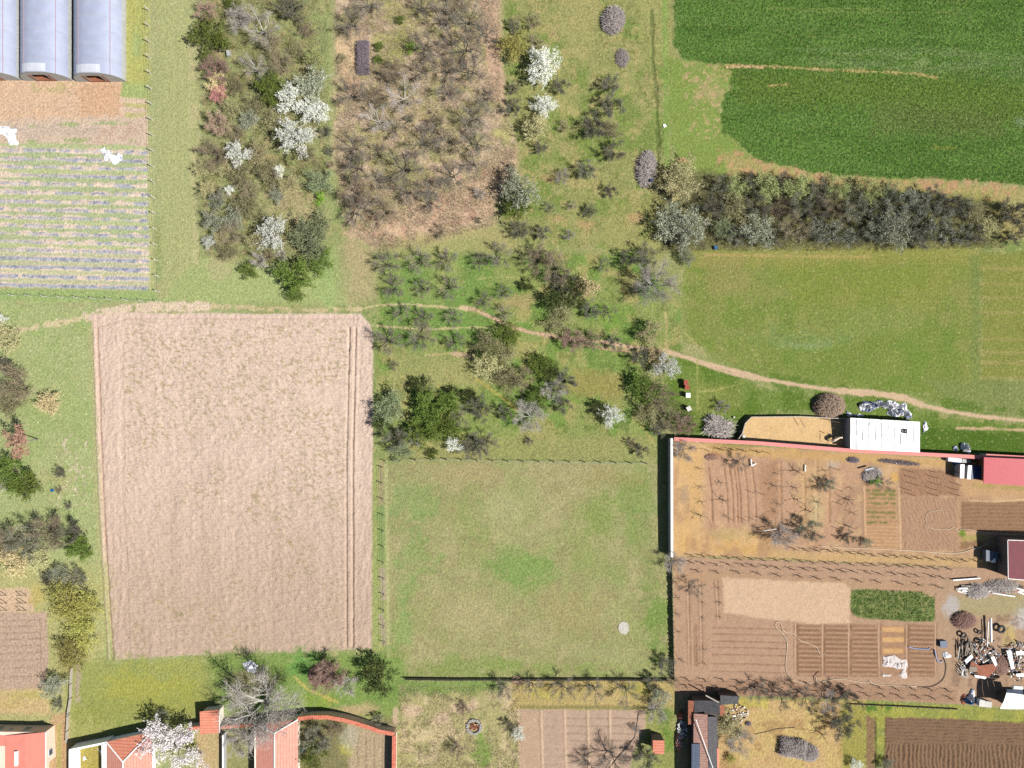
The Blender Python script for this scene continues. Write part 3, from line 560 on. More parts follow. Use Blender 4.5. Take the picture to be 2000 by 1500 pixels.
for k, (nm, pts, mt) in enumerate(FIELDS):
    xs = [p[0] for p in pts]; ys = [p[1] for p in pts]
    m = (ccx > min(xs)-6) & (ccx < max(xs)+6) & (ccy > min(ys)-6) & (ccy < max(ys)+6)
    own[m] = np.where(sdf(ccx[m], ccy[m], pts)+wobc[m] < 0, k+1, own[m])
GM = {'grass': ground_mat('meadow_grass', 2.9, 0.20, 0.8, 0.2, (alb(200, 188, 138), 2.3, 0.62, 0.45), ca=.12),
      'wheat': ground_mat('young_wheat', 2.7, 0.50, 1.0, 0.3, (alb(150, 164, 100), 2.2, 0.58, 0.5), ca=.08),
      'soil': ground_mat('tilled_soil', 3.8, 0.14, 0.9, 0.12, None, ca=.04),
      'garden': ground_mat('garden_soil', 4.2, 0.12, 0.8, 0.10, None, ca=.07)}
ZG = ZZ.reshape(NX, NY)
def ground_z(x, y):
    i = min(max(int((x-gx[0])/STEP), 0), NX-1); j = min(max(int((y-gy[0])/STEP), 0), NY-1); return float(ZG[i, j])
ii, jj = np.meshgrid(np.arange(NX-1), np.arange(NY-1), indexing='ij')
V3 = np.stack([XX.ravel(), YY.ravel(), ZZ], 1).astype(np.float32)
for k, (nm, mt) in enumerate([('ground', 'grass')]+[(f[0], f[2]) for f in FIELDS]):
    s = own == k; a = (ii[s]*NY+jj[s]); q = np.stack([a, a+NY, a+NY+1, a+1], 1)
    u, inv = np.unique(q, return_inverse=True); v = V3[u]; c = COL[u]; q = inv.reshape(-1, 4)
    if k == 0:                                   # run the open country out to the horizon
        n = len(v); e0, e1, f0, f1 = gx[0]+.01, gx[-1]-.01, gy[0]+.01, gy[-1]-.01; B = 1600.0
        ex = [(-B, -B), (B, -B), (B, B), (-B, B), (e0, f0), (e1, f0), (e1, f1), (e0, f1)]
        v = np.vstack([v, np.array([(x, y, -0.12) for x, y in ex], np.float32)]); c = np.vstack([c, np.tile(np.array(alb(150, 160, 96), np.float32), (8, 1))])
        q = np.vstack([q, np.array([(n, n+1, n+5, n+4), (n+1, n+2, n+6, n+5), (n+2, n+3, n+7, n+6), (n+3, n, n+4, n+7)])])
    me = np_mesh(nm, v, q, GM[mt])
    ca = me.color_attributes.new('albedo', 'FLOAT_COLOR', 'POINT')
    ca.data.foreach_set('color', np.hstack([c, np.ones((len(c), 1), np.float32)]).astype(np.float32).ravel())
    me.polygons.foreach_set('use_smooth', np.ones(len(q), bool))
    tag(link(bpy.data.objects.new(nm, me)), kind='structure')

# ---------------------------------------------------------------- trees and bushes
BK = {'grey': mat('grey_bark', (0.24, 0.22, 0.2), 0.9, 0.3, 8, 0.4), 'dark': mat('dark_bark', (0.105, 0.088, 0.07), 0.9, 0.3, 8, 0.4),
      'pale': mat('pale_bark', (0.42, 0.40, 0.37), 0.85, 0.2, 6, 0.3), 'brown': mat('brown_bark', (0.15, 0.12, 0.09), 0.9, 0.3, 8, 0.4)}
def _b(cols, k): return [tuple(min(.88, x*k) for x in c) for c in cols]
CR0 = leaf_mat
def leaf_mat(name, cols, trans=0.25, rough=0.7, k=1.75):
    k = 1.22 if 'white' in name else (1.6 if name == 'dark_twigs' else k)
    return CR0(name, _b(cols, k), trans, rough)
CR = {
 'white': leaf_mat('white_blossom', [(.72, .72, .64), (.62, .63, .52), (.80, .80, .74), (.40, .44, .30)], 0.3),
 'lilac': leaf_mat('pinkish_white_blossom', [(.62, .58, .60), (.72, .68, .68), (.42, .38, .38), (.66, .64, .64)], 0.3),
 'speckled': leaf_mat('sparse_blossom', [(.20, .21, .13), (.44, .45, .36), (.17, .17, .12), (.30, .32, .22), (.12, .12, .09), (.15, .16, .10)], 0.25, k=1.4),
 'olive': leaf_mat('olive_buds', [(.15, .145, .07), (.21, .20, .10), (.11, .10, .06), (.24, .21, .12)], 0.25),
 'green': leaf_mat('fresh_leaves', [(.085, .125, .022), (.12, .165, .03), (.06, .085, .02), (.17, .20, .05)], 0.3, k=1.4),
 'lightgreen': leaf_mat('pale_new_leaves', [(.19, .22, .08), (.25, .27, .11), (.13, .15, .06), (.29, .29, .14)], 0.3),
 'lime': leaf_mat('lime_leaves', [(.14, .27, .03), (.19, .33, .04), (.10, .18, .03)], 0.3),
 'sage': leaf_mat('grey_green_leaves', [(.12, .15, .075), (.19, .22, .12), (.08, .10, .055), (.21, .22, .13)], 0.25),
 'dark': leaf_mat('evergreen_needles', [(.022, .036, .014), (.035, .05, .016), (.07, .08, .02), (.015, .024, .01)], 0.1),
 'brown': leaf_mat('brown_twigs', [(.17, .135, .09), (.12, .095, .065), (.22, .18, .125), (.15, .13, .075)], 0.1),
 'gloomy': leaf_mat('dark_twigs', [(.085, .085, .055), (.06, .058, .042), (.135, .13, .09), (.20, .20, .155)], 0.1),
 'greybrown': leaf_mat('grey_brown_twigs', [(.13, .12, .09), (.10, .09, .07), (.18, .16, .13), (.16, .14, .125)], 0.05, k=1.6),
 'grey': leaf_mat('grey_twigs', [(.24, .215, .195), (.17, .15, .14), (.30, .275, .25), (.20, .18, .15)], 0.1),
 'mauve': leaf_mat('mauve_twigs', [(.24, .15, .125), (.17, .11, .095), (.29, .20, .16), (.20, .15, .10)], 0.15),
 'flecked': leaf_mat('flecked_twigs', [(.085, .085, .055), (.06, .06, .045), (.12, .12, .08), (.10, .10, .07), (.36, .37, .30), (.07, .07, .05)], 0.15, k=1.55),
 'pink': leaf_mat('pink_blossom', [(.33, .14, .15), (.25, .11, .11), (.38, .19, .20)], 0.25),
 'tan': leaf_mat('tan_buds', [(.40, .33, .17), (.48, .41, .23), (.30, .25, .13)], 0.25),
 'khaki': leaf_mat('khaki_buds', [(.26, .235, .12), (.32, .29, .16), (.17, .16, .08)], 0.25),
 'yellow': leaf_mat('yellow_blossom', [(.21, .20, .055), (.28, .26, .07), (.13, .13, .04), (.33, .30, .11)], 0.3),
 'rust': leaf_mat('russet_buds', [(.36, .19, .14), (.42, .25, .19), (.28, .15, .11)], 0.25, k=1.3),
}
def rvec(r): 
    while True:
        v = Vector((r.uniform(-1, 1), r.uniform(-1, 1), r.uniform(-1, 1)))
        if 0.05 < v.length < 1: return v.normalized()
def skeleton(r, H, limbs, kids, spread, trunk_h, r0, lean=0.0):
    """returns thick (list of (path, radii)) and tips (list of (p, dir))"""
    thick = []; tips = []
    top = Vector((lean*r.uniform(-1, 1), lean*r.uniform(-1, 1), trunk_h*H))
    if trunk_h > 0: thick.append(([Vector((0, 0, -0.05)), top*0.5+Vector((r.uniform(-.02, .02), r.uniform(-.02, .02), 0)), top], [r0*1.25, r0, r0*0.85]))
    a0 = r.uniform(0, 6.28)
    for k in range(limbs):
        a = a0+2*math.pi*k/limbs+r.uniform(-.35, .35); rr = spread*r.uniform(0.55, 0.98); hz = H*r.uniform(0.55, 0.95)
        st = top*r.uniform(0.75, 1.0); end = Vector((math.cos(a)*rr, math.sin(a)*rr, hz))
        mid = st.lerp(end, 0.45)+Vector((r.uniform(-.1, .1), r.uniform(-.1, .1), r.uniform(-.02, .10)*H))
        q = st.lerp(mid, .5)+rvec(r)*0.03; q2 = mid.lerp(end, .5)+rvec(r)*0.05
        thick.append(([st, q, mid, q2, end], [r0*0.62, r0*0.52, r0*0.4, r0*0.28, r0*0.12]))
        pts = [st, q, mid, q2, end]
        for j in range(kids):
            t = r.uniform(0.3, 1.0)*3.999; i = int(t); p = pts[i].lerp(pts[i+1], t-i)
            d = (pts[i+1]-pts[i]).normalized(); dd = (d+rvec(r)*0.9+Vector((0, 0, .15))).normalized(); L = r.uniform(.22, .42)*(1.15-t/8)
            e = p+dd*L+Vector((0, 0, 0.02)); m2 = p.lerp(e, .5)+rvec(r)*0.03
            if e.z < 0.06*H: e.z = 0.06*H
            thick.append(([p, m2, e], [r0*0.22, r0*0.15, r0*0.06])); tips += [(m2, dd), (e, dd)]
        tips += [(end, (end-q2).normalized()), (q2, (end-q2).normalized())]
    return thick, tips
def needles(r, mb, p, d, n, L, wd, spread=0.9, fork=True):
    for _ in range(n):
        v = (d*0.8+rvec(r)*spread+Vector((0, 0, .12))).normalized(); l = L*r.uniform(.5, 1.15)
        s = p+rvec(r)*0.04; e = s+v*l; e.z = max(e.z, 0.02); u = v.cross(rvec(r)).normalized()*wd
        mb.tri(s-u, s+u, e)
        if fork:
            for _ in range(2):
                q = s.lerp(e, r.uniform(.35, .8)); v2 = (v+rvec(r)*0.9).normalized(); e2 = q+v2*l*r.uniform(.35, .6); u2 = v2.cross(rvec(r)).normalized()*wd*.7
                mb.tri(q-u2, q+u2, e2)
def leaf(r, mb, c, s, flat=0.9):
    n = (rvec(r)+Vector((0, 0, flat))).normalized(); u = n.cross(rvec(r)).normalized()*s; v = n.cross(u).normalized()*s*r.uniform(.6, 1)
    mb.quad(c-u-v, c+u-v*.6, c+u*.8+v, c-u*.7+v*.9)
def crown_lobes(r, n, H, zc, rz, rl, spread=0.62):
    L = []
    for k in range(n):
        a = k*2.39996+r.uniform(-.4, .4); q = math.sqrt((k+.5)/n)*spread*1.25*r.uniform(.85, 1.1)
        L.append((Vector((math.cos(a)*q, math.sin(a)*q, H*(zc+rz*(1-q*q)*r.uniform(.6, 1.15)))), rl*r.uniform(.7, 1.25)))
    return [(c+Vector((r.uniform(-.14, .14), r.uniform(-.14, .14), 0)), q) for c, q in L]
def leafy(r, mb, lobes, n, s, shell=0.55, flat=.9, base=0.05):
    n = int(n*1.7); s *= .76
    tot = sum(q[1]**2 for q in lobes)
    for c, R in lobes:
        m = int(n*R*R/tot)
        od = Vector((c.x, c.y, .25)).normalized(); sub = [c+(rvec(r)+od*.6)*R*r.uniform(.4, 1.05) for _ in range(7)]+[c+(rvec(r)+od*1.3).normalized()*R*r.uniform(1.0, 1.75) for _ in range(4)]
        for _ in range(m):
            if r.random() < .55: q_ = r.choice(sub); p = q_+rvec(r)*R*.27*r.random()**.5+(q_-c)*r.uniform(-.35, .25)
            else: p = c+rvec(r)*R*(shell+(1-shell)*r.random())*r.choice((1, 1, 1.12))
            if p.z > base: leaf(r, mb, p, s*r.uniform(.6, 1.35), flat)
# kind: crown material, bark, H (height over radius), builder settings
KINDS = {
 'white': ('white', 'brown', 1.45, dict(l=15, n=3000, s=.030, rl=.30)), 'lilac': ('lilac', 'brown', 1.3, dict(l=16, n=3400, s=.026, rl=.28)),
 'speckled': ('speckled', 'grey', 1.3, dict(l=14, n=2300, s=.027, rl=.30, tw=2)), 'flecked': ('flecked', 'dark', 1.2, dict(bare=1, limbs=9, kids=7, n=8, L=.25, wd=.007, leaf=1500)), 'bigtree': ('grey', 'pale', 1.1, dict(bare=1, limbs=9, kids=16, n=9, L=.20, wd=.0032, trunk=.2, r0=.03)),
 'olive': ('olive', 'brown', 1.1, dict(l=13, n=1700, s=.028, rl=.32, tw=3)),
 'green': ('green', 'brown', 1.15, dict(l=14, n=2900, s=.032, rl=.31)), 'lightgreen': ('lightgreen', 'brown', 1.2, dict(l=13, n=2300, s=.030, rl=.31, tw=1)),
 'lime': ('lime', 'brown', 1.3, dict(l=8, n=900, s=.05, rl=.40)), 'sage': ('sage', 'grey', 1.0, dict(l=15, n=2600, s=.028, rl=.30, tw=2)),
 'dark': ('dark', 'dark', 1.5, dict(l=15, n=2800, s=.034, rl=.30)), 'tan': ('tan', 'brown', 1.1, dict(l=14, n=2300, s=.032, rl=.30, tw=1)),
 'khaki': ('khaki', 'brown', 1.2, dict(l=14, n=2000, s=.029, rl=.31, tw=2)), 'yellow': ('yellow', 'brown', 1.0, dict(l=15, n=2500, s=.028, rl=.30, tw=2)),
 'pink': ('pink', 'brown', 1.0, dict(l=10, n=1600, s=.030, rl=.34, tw=2)), 'rust': ('rust', 'grey', 2.9, dict(l=12, n=1900, s=.034, rl=.32, zc=.72)),
 'brown': ('brown', 'brown', 1.1, dict(bare=1, limbs=9, kids=7, n=9, L=.26, wd=.0062)), 'gloomy': ('gloomy', 'dark', 1.25, dict(bare=1, limbs=9, kids=7, n=9, L=.25, wd=.0075, leaf=700)),
 'mauve': ('mauve', 'brown', 1.0, dict(bare=1, limbs=9, kids=7, n=10, L=.26, wd=.0075)), 'grey': ('grey', 'grey', 1.2, dict(bare=1, limbs=9, kids=7, n=9, L=.28, wd=.0055)),
 'bare': ('greybrown', 'dark', 1.15, dict(bare=1, limbs=6, kids=8, n=9, L=.27, wd=.0042, trunk=.3, r0=.044)), 'barepale': ('grey', 'pale', 1.15, dict(bare=1, limbs=6, kids=8, n=8, L=.26, wd=.0042, trunk=.22, r0=.036)),
 'sapling': ('greybrown', 'dark', 1.7, dict(bare=1, limbs=4, kids=3, n=3, L=.25, wd=.008, trunk=.35, r0=.06)),
 'orchard': ('greybrown', 'dark', 1.0, dict(bare=1, limbs=7, kids=7, n=7, L=.27, wd=.0062, trunk=.22, r0=.036)),
}
PROTO = {}
def proto(kind, k):
    if (kind, k) in PROTO: return PROTO[kind, k]
    cm, bk, H, s = KINDS[kind]; r = random.Random(hash((len(kind)*131+sum(map(ord, kind)), k)) & 0xffff); cb, tb = MB(), MB()
    if s.get('bare'):
        thick, tips = skeleton(r, H, s['limbs'], s['kids'], .88, s.get('trunk', .08), s.get('r0', .032), .05)
        for p, rad in thick: tb.tube(p, rad, 5 if rad[0] > .03 else 3, cap=False)
        for p, d in tips: needles(r, cb, p, d, s['n'], s['L'], s['wd'])
        if s.get('leaf'): leafy(r, cb, [(p, .12) for p, d in r.sample(tips, 60)], s['leaf'], .022)
    else:
        z = s.get('zc', .42); lb = crown_lobes(r, s['l'], H, z, .30 if z < .6 else .16, s['rl'])
        thick, tips = skeleton(r, H*(z+.12), 6, 3, .6, .25 if z < .6 else .6, .040)
        for p, rad in thick: tb.tube(p, rad, 4, cap=False)
        leafy(r, cb, lb, s['n'], s['s'], base=.04)
        for p, d in tips*s.get('tw', 0): needles(r, cb, p+Vector((0, 0, .12*H)), (d+p.normalized()).normalized(), 4, .34, .006)
    PROTO[kind, k] = (tb.mesh('trunk', BK[bk]), cb.mesh('crown', CR[cm]), H)
    return PROTO[kind, k]
TR = random.Random(5); TN = [0]
def plant(kind, px, py, r, label, cat='bush', name=None, group=None, hf=1.0, rz=None, ry=1.0, real=None):
    k = TN[0] % 3; TN[0] += 1; tm, cmesh, H = proto(kind, k)
    ry *= TR.uniform(.84, 1.18); R = r*M*1.03; h = H*R*hf; R *= 1-h*.62/HC; x, y = W(px, py, h*.62)
    t = thing(name or cat.replace(' ', '_'), label, cat, (x, y, ground_z(x, y)-.02), TR.uniform(0, 6.28) if rz is None else rz, group)
    t.scale = (R, R*ry, R*hf)
    o = bpy.data.objects.new('trunk', tm); link(o, t); o2 = bpy.data.objects.new('crown', cmesh); link(o2, t)
    return t
KD = {'flecked': 'dark bush flecked with blossom', 'bigtree': 'leafless tree with pale limbs', 'white': 'tree in dense white blossom', 'lilac': 'tree in lilac white blossom', 'speckled': 'bush speckled with white blossom', 'olive': 'olive green budding bush', 'green': 'fresh green leafy bush',
 'lightgreen': 'pale green leafing bush', 'lime': 'small bright lime green bush', 'sage': 'grey green leafy bush', 'dark': 'dark evergreen bush', 'tan': 'tan coloured budding bush', 'khaki': 'khaki budding bush', 'yellow': 'yellow flowering bush',
 'pink': 'bright pink flowering bush', 'rust': 'slender tree with russet crown', 'brown': 'brown twiggy bush', 'gloomy': 'dark brown tangled bush', 'mauve': 'mauve pink budding bush', 'grey': 'grey leafless bush',
 'bare': 'leafless tree with dark limbs', 'barepale': 'leafless tree with pale limbs', 'sapling': 'thin leafless sapling', 'orchard': 'leafless fruit tree'}
KC = {'bigtree': 'tree', 'white': 'tree', 'lilac': 'tree', 'rust': 'tree', 'bare': 'tree', 'barepale': 'tree', 'orchard': 'fruit tree', 'sapling': 'sapling'}
KN = {'bigtree': 'bare_tree', 'flecked': 'blossom_bush', 'white': 'blossom_tree', 'lilac': 'blossom_tree', 'rust': 'slender_tree', 'bare': 'bare_tree', 'barepale': 'bare_tree', 'orchard': 'fruit_tree', 'sapling': 'sapling', 'dark': 'evergreen_bush', 'speckled': 'blossom_bush', 'yellow': 'flowering_bush', 'pink': 'flowering_bush'}
def T(kind, px, py, r, where, size='', group=None, **k):
    plant(kind, px, py, r, (size+' ' if size else '')+KD[kind]+' '+where, KC.get(kind, 'bush'), KN.get(kind, 'bush'), group, **k)
GS = 'bushes of the scrub strip beside the greenhouse field'
# scrub strip, from north to south
for a in [
 ('mauve', 404, 24, 24, 'at the top left corner of the scrub strip'), ('green', 408, 66, 33, 'at the scrub edge nearest the right greenhouse', 'broad'), ('grey', 470, 34, 32, 'behind the broad green bush at the scrub top'),
 ('green', 452, 8, 15, 'cut by the top frame in the scrub strip', 'small'), ('barepale', 508, 52, 36, 'leaning at the top of the scrub strip'), ('gloomy', 568, 14, 30, 'at the top right of the scrub strip'),
 ('brown', 530, 82, 28, 'just below the pale limbed tree in the scrub'), ('brown', 548, 124, 28, 'above the large white trees in the scrub', 'wide'), ('lightgreen', 612, 116, 23, 'at the scrub edge facing the purple brush heap'),
 ('barepale', 496, 132, 34, 'in the middle of the upper scrub'), ('mauve', 424, 134, 30, 'above the bright pink bush at the scrub edge'), ('tan', 418, 160, 19, 'tucked between mauve and pink bushes', 'small'),
 ('pink', 426, 184, 19, 'at the left edge of the scrub'), ('mauve', 428, 244, 31, 'standing alone at the scrub edge below the pink bush', 'round'), ('green', 528, 176, 32, 'left of the cluster of white trees'),
 ('speckled', 610, 162, 30, 'on the top right of the white tree cluster'), ('white', 570, 196, 29, 'left one of the upper pair in the scrub'), ('white', 614, 216, 27, 'right one of the upper pair in the scrub'),
 ('white', 574, 266, 37, 'below the upper pair in the scrub', 'large'), ('speckled', 486, 234, 20, 'left of the large white tree'), ('olive', 500, 204, 22, 'above the blossom speckled bush mid scrub'), ('olive', 532, 236, 24, 'between the two rows of white trees'),
 ('white', 467, 300, 25, 'narrow and alone in the left half of the scrub', 'tall'), ('brown', 418, 300, 32, 'left of the tall narrow white tree'), ('khaki', 505, 298, 26, 'right of the tall narrow white tree'), ('olive', 522, 336, 26, 'in the centre of the lower scrub'),
 ('white', 543, 335, 12, 'low in the lower scrub', 'tiny'), ('sage', 625, 355, 27, 'at the right edge of the scrub by the straw clearing', 'round'), ('lime', 625, 387, 11, 'below the round grey green bush'), ('olive', 470, 342, 25, 'just below the tall narrow white tree'),
 ('brown', 484, 372, 24, 'beside the tiny white shrub in lower scrub'), ('white', 448, 372, 10, 'at the centre left of the lower scrub', 'tiny'), ('speckled', 425, 390, 21, 'in the left lower scrub'), ('khaki', 400, 368, 20, 'at the very left edge of the lower scrub'),
 ('olive', 482, 402, 27, 'left of the straw clearing'), ('speckled', 414, 432, 23, 'near the lower left scrub corner', 'pale'), ('speckled', 456, 425, 21, 'right of the pale speckled one low in the scrub'), ('brown', 452, 456, 27, 'near the bottom of the scrub'),
 ('white', 407, 472, 13, 'at the lower left corner of the scrub', 'small'), ('white', 530, 455, 32, 'round and solitary at the scrub bottom', 'heart shaped'), ('sage', 602, 464, 40, 'at the bottom right of the scrub', 'large'), ('khaki', 500, 468, 22, 'left of the heart shaped white tree'),
 ('grey', 506, 510, 20, 'below the heart shaped white tree', 'small'), ('green', 484, 527, 16, 'in grass under the scrub strip', 'small round'), ('green', 570, 535, 36, 'southernmost of the scrub above the ploughed field', 'big'), ('green', 576, 572, 19, 'joined to the bottom of the big green bush', 'small'),
 ('green', 624, 512, 23, 'right of the big green bush by the ploughed field'), ('olive', 446, 492, 21, 'at the bottom left of the scrub'), ('lightgreen', 570, 308, 14, 'under the large white tree in the scrub', 'small'), ('khaki', 392, 328, 18, 'on the left edge near the strip field fence'),
 ('olive', 448, 214, 22, 'right of the round mauve bush'), ('brown', 463, 262, 20, 'between round mauve bush and white trees'), ('olive', 462, 168, 18, 'right of the bright pink bush'), ('khaki', 560, 360, 22, 'left of the round grey green bush'), ('olive', 600, 300, 18, 'right of the large white tree foot'),
 ('khaki', 438, 330, 18, 'between tall white tree and scrub edge'), ('speckled', 540, 380, 16, 'above the straw clearing', 'small'), ('brown', 600, 60, 18, 'on the top right scrub edge', 'small'), ('olive', 580, 100, 20, 'left of the pale green bush at the top'), ('khaki', 430, 462, 18, 'beside the small white tree at the corner'),
 ('olive', 516, 430, 16, 'above the heart shaped white tree', 'small'), ('grey', 550, 500, 14, 'above the big green bush', 'small'), ('brown', 520, 500, 14, 'under the heart shaped white tree, leafless', 'small')]:
    T(*a[:5], a[5] if len(a) > 5 else '', GS)
# bare trees of the brown thicket: nothing but place tells them apart
rows = [[(722, 4, 30), (828, 14, 26), (898, 8, 28)], [(690, 40, 34), (870, 36, 35), (918, 36, 33)], [(833, 88, 33), (882, 82, 24), (918, 88, 36), (952, 64, 24)], [(770, 140, 30), (830, 134, 28), (877, 134, 28), (922, 134, 35)],
 [(690, 180, 32), (735, 190, 26), (788, 184, 38), (880, 178, 28), (952, 190, 20)], [(736, 232, 32), (770, 252, 22), (852, 240, 24), (930, 228, 35)], [(694, 284, 32), (742, 300, 22), (836, 277, 35), (885, 275, 30), (932, 275, 35)],
 [(702, 325, 33), (795, 325, 40), (885, 340, 30), (925, 318, 24)], [(696, 378, 34), (742, 352, 24), (797, 373, 30), (844, 372, 30)], [(695, 414, 33), (752, 414, 30), (722, 392, 22), (842, 394, 24)]]
ordn = ['first', 'second', 'third', 'fourth', 'fifth', 'sixth', 'seventh', 'eighth', 'ninth', 'tenth']
for i, rw in enumerate(rows):
    for j, (x, y, r) in enumerate(rw):
        kd = ('bare', 'bare', 'bare', 'bare', 'brown')[(i*3+j*2) % 5] if (x, y) not in ((788, 184), (736, 232)) else 'barepale'
        kd2 = {'bare': 'dark limbed', 'barepale': 'pale limbed', 'brown': 'brown bushy'}[kd]
        plant(kd, x, y, r, '%s leafless tree, %s from left in the %s row of the brown thicket' % (kd2, ordn[j], ordn[i] if i < len(rows)-1 else 'bottom'), 'tree', 'bare_tree', 'leafless trees of the brown thicket')
for a in [('olive', 668, 112, 10, 'at the left of the straw patch by the purple heap', 'tiny'), ('green', 740, 92, 10, 'right of the purple brush heap', 'tiny'), ('green', 738, 116, 9, 'below the tiny green bush near purple heap', 'tiny dark'), ('lime', 808, 92, 12, 'in the middle of the brown thicket'),
 ('green', 782, 38, 9, 'at the top of the brown thicket', 'tiny'), ('gloomy', 800, 232, 11, 'mid thicket under the pale tree', 'tiny'), ('gloomy', 935, 430, 9, 'alone on the straw below the thicket', 'small'), ('brown', 862, 452, 16, 'at the bottom of the straw clearing', 'small'), ('grey', 936, 378, 14, 'on the straw below the thicket', 'small'),
 ('gloomy', 637, 258, 14, 'in the green alley left of the thicket', 'upper'), ('gloomy', 643, 296, 10, 'in the green alley, middle of three', 'small'), ('mauve', 646, 322, 9, 'in the green alley, lowest of three', 'small'), ('yellow', 700, 312, 12, 'among the bare trees on the left of thicket', 'round small')]:
    T(*a)
GT = 'bushes on the grass in the top centre'
for a in [
 ('white', 1060, 126, 33, 'near the top centre', 'big round'), ('white', 1063, 206, 21, 'below the big round white tree', 'smaller'), ('brown', 1043, 44, 18, 'above the big round white tree', 'upper'), ('brown', 1048, 82, 18, 'touching the top of the big round white tree'),
 ('yellow', 1004, 90, 27, 'left of the big round white tree', 'greenish'), ('gloomy', 1095, 168, 18, 'right below the big round white tree'), ('gloomy', 1004, 50, 15, 'near the top of the straw lane', 'small'), ('khaki', 1048, 250, 30, 'under the smaller round white tree', 'wide'),
 ('gloomy', 1003, 210, 19, 'left of the smaller round white tree'), ('gloomy', 1003, 172, 14, 'halfway down the edge of the thicket', 'small'), ('gloomy', 1057, 288, 16, 'below the wide khaki bush', 'small'), ('speckled', 1015, 370, 40, 'big, beside the straw clearing in the centre', 'green white'),
 ('green', 1012, 402, 26, 'at the foot of the big green white bush'), ('gloomy', 1193, 164, 21, 'first from top in the dark bush column'), ('gloomy', 1196, 206, 27, 'second from top in the dark bush column'), ('gloomy', 1160, 246, 27, 'left in the third rank of dark bushes'), ('brown', 1196, 252, 23, 'right in the third rank of dark bushes'),
 ('gloomy', 1200, 296, 22, 'at the bottom of the dark bush column'), ('gloomy', 1147, 332, 24, 'round, lower left of the dark bush column', 'solitary'), ('grey', 1098, 345, 18, 'left of the solitary round dark bush', 'low'), ('gloomy', 1193, 373, 15, 'under the dark bush column', 'small'), ('gloomy', 1152, 412, 15, 'right of the two small pruned trees', 'small'),
 ('orchard', 1118, 402, 13, 'with upright pruned crown on bare soil', 'small'), ('orchard', 1074, 406, 14, 'left of the small pruned tree', 'small fallen'), ('gloomy', 1017, 450, 22, 'under the big green white bush'), ('gloomy', 1060, 455, 18, 'second in line under the big green white bush'), ('grey', 1112, 460, 12, 'third in line under the green white bush', 'tiny'),
 ('brown', 1102, 246, 13, 'between white tree and dark column', 'thin'), ('gloomy', 998, 330, 14, 'on the top left of the big green white bush', 'small')]:
    T(*a[:5], a[5] if len(a) > 5 else '', GT)
GH = 'bushes of the hedge below the wheat'
top = [('khaki', 1330, 352, 36), ('tan', 1318, 372, 18), ('gloomy', 1408, 362, 20), ('lightgreen', 1440, 366, 22), ('gloomy', 1470, 352, 18), ('lightgreen', 1500, 368, 27), ('gloomy', 1530, 352, 18), ('lightgreen', 1560, 366, 27), ('gloomy', 1600, 372, 22), ('lightgreen', 1640, 368, 24), ('gloomy', 1668, 372, 14), ('lightgreen', 1700, 374, 26), ('sage', 1738, 378, 20)]
mid = [('gloomy', 1398, 402, 28), ('olive', 1438, 405, 27), ('gloomy', 1480, 402, 28), ('brown', 1522, 406, 26), ('gloomy', 1562, 402, 26), ('gloomy', 1595, 412, 28), ('brown', 1632, 404, 28), ('gloomy', 1672, 408, 30), ('flecked', 1712, 410, 26), ('flecked', 1750, 400, 30), ('flecked', 1790, 396, 28), ('flecked', 1828, 392, 30), ('gloomy', 1868, 400, 28), ('olive', 1905, 412, 24)]
low = [('speckled', 1310, 432, 33), ('speckled', 1348, 446, 36), ('gloomy', 1322, 462, 24), ('sage', 1412, 448, 22), ('flecked', 1440, 462, 20), ('speckled', 1482, 448, 33), ('gloomy', 1520, 464, 22), ('brown', 1552, 448, 34), ('flecked', 1600, 452, 28), ('flecked', 1640, 452, 32), ('gloomy', 1676, 464, 20), ('flecked', 1712, 450, 28), ('speckled', 1750, 448, 34), ('flecked', 1792, 444, 30), ('flecked', 1838, 440, 34), ('gloomy', 1800, 470, 20), ('flecked', 1876, 462, 24), ('gloomy', 1910, 458, 22), ('khaki', 1932, 440, 20)]
oo = ordn+['eleventh', 'twelfth', 'thirteenth', 'fourteenth', 'fifteenth', 'sixteenth', 'seventeenth', 'eighteenth', 'nineteenth']
for nm, L in (('upper rank', top), ('middle rank', mid), ('lower rank', low)):
    for j, (kd, x, y, r) in enumerate(L): T(kd, x, y, r, '%s from the left in the hedge %s' % (oo[j], nm), '', GH)
T('gloomy', 1992, 418, 38, 'at the right frame beside the hedge gap', 'massive', GH); T('gloomy', 1985, 462, 20, 'under the massive one at the right frame', 'small', GH)
T('speckled', 1342, 502, 18, 'below the left end of the hedge', 'small'); T('gloomy', 1262, 500, 25, 'left of the hedge near the big grey tree'); T('gloomy', 1225, 506, 20, 'left of the two dark ones above the big grey tree', 'smaller')
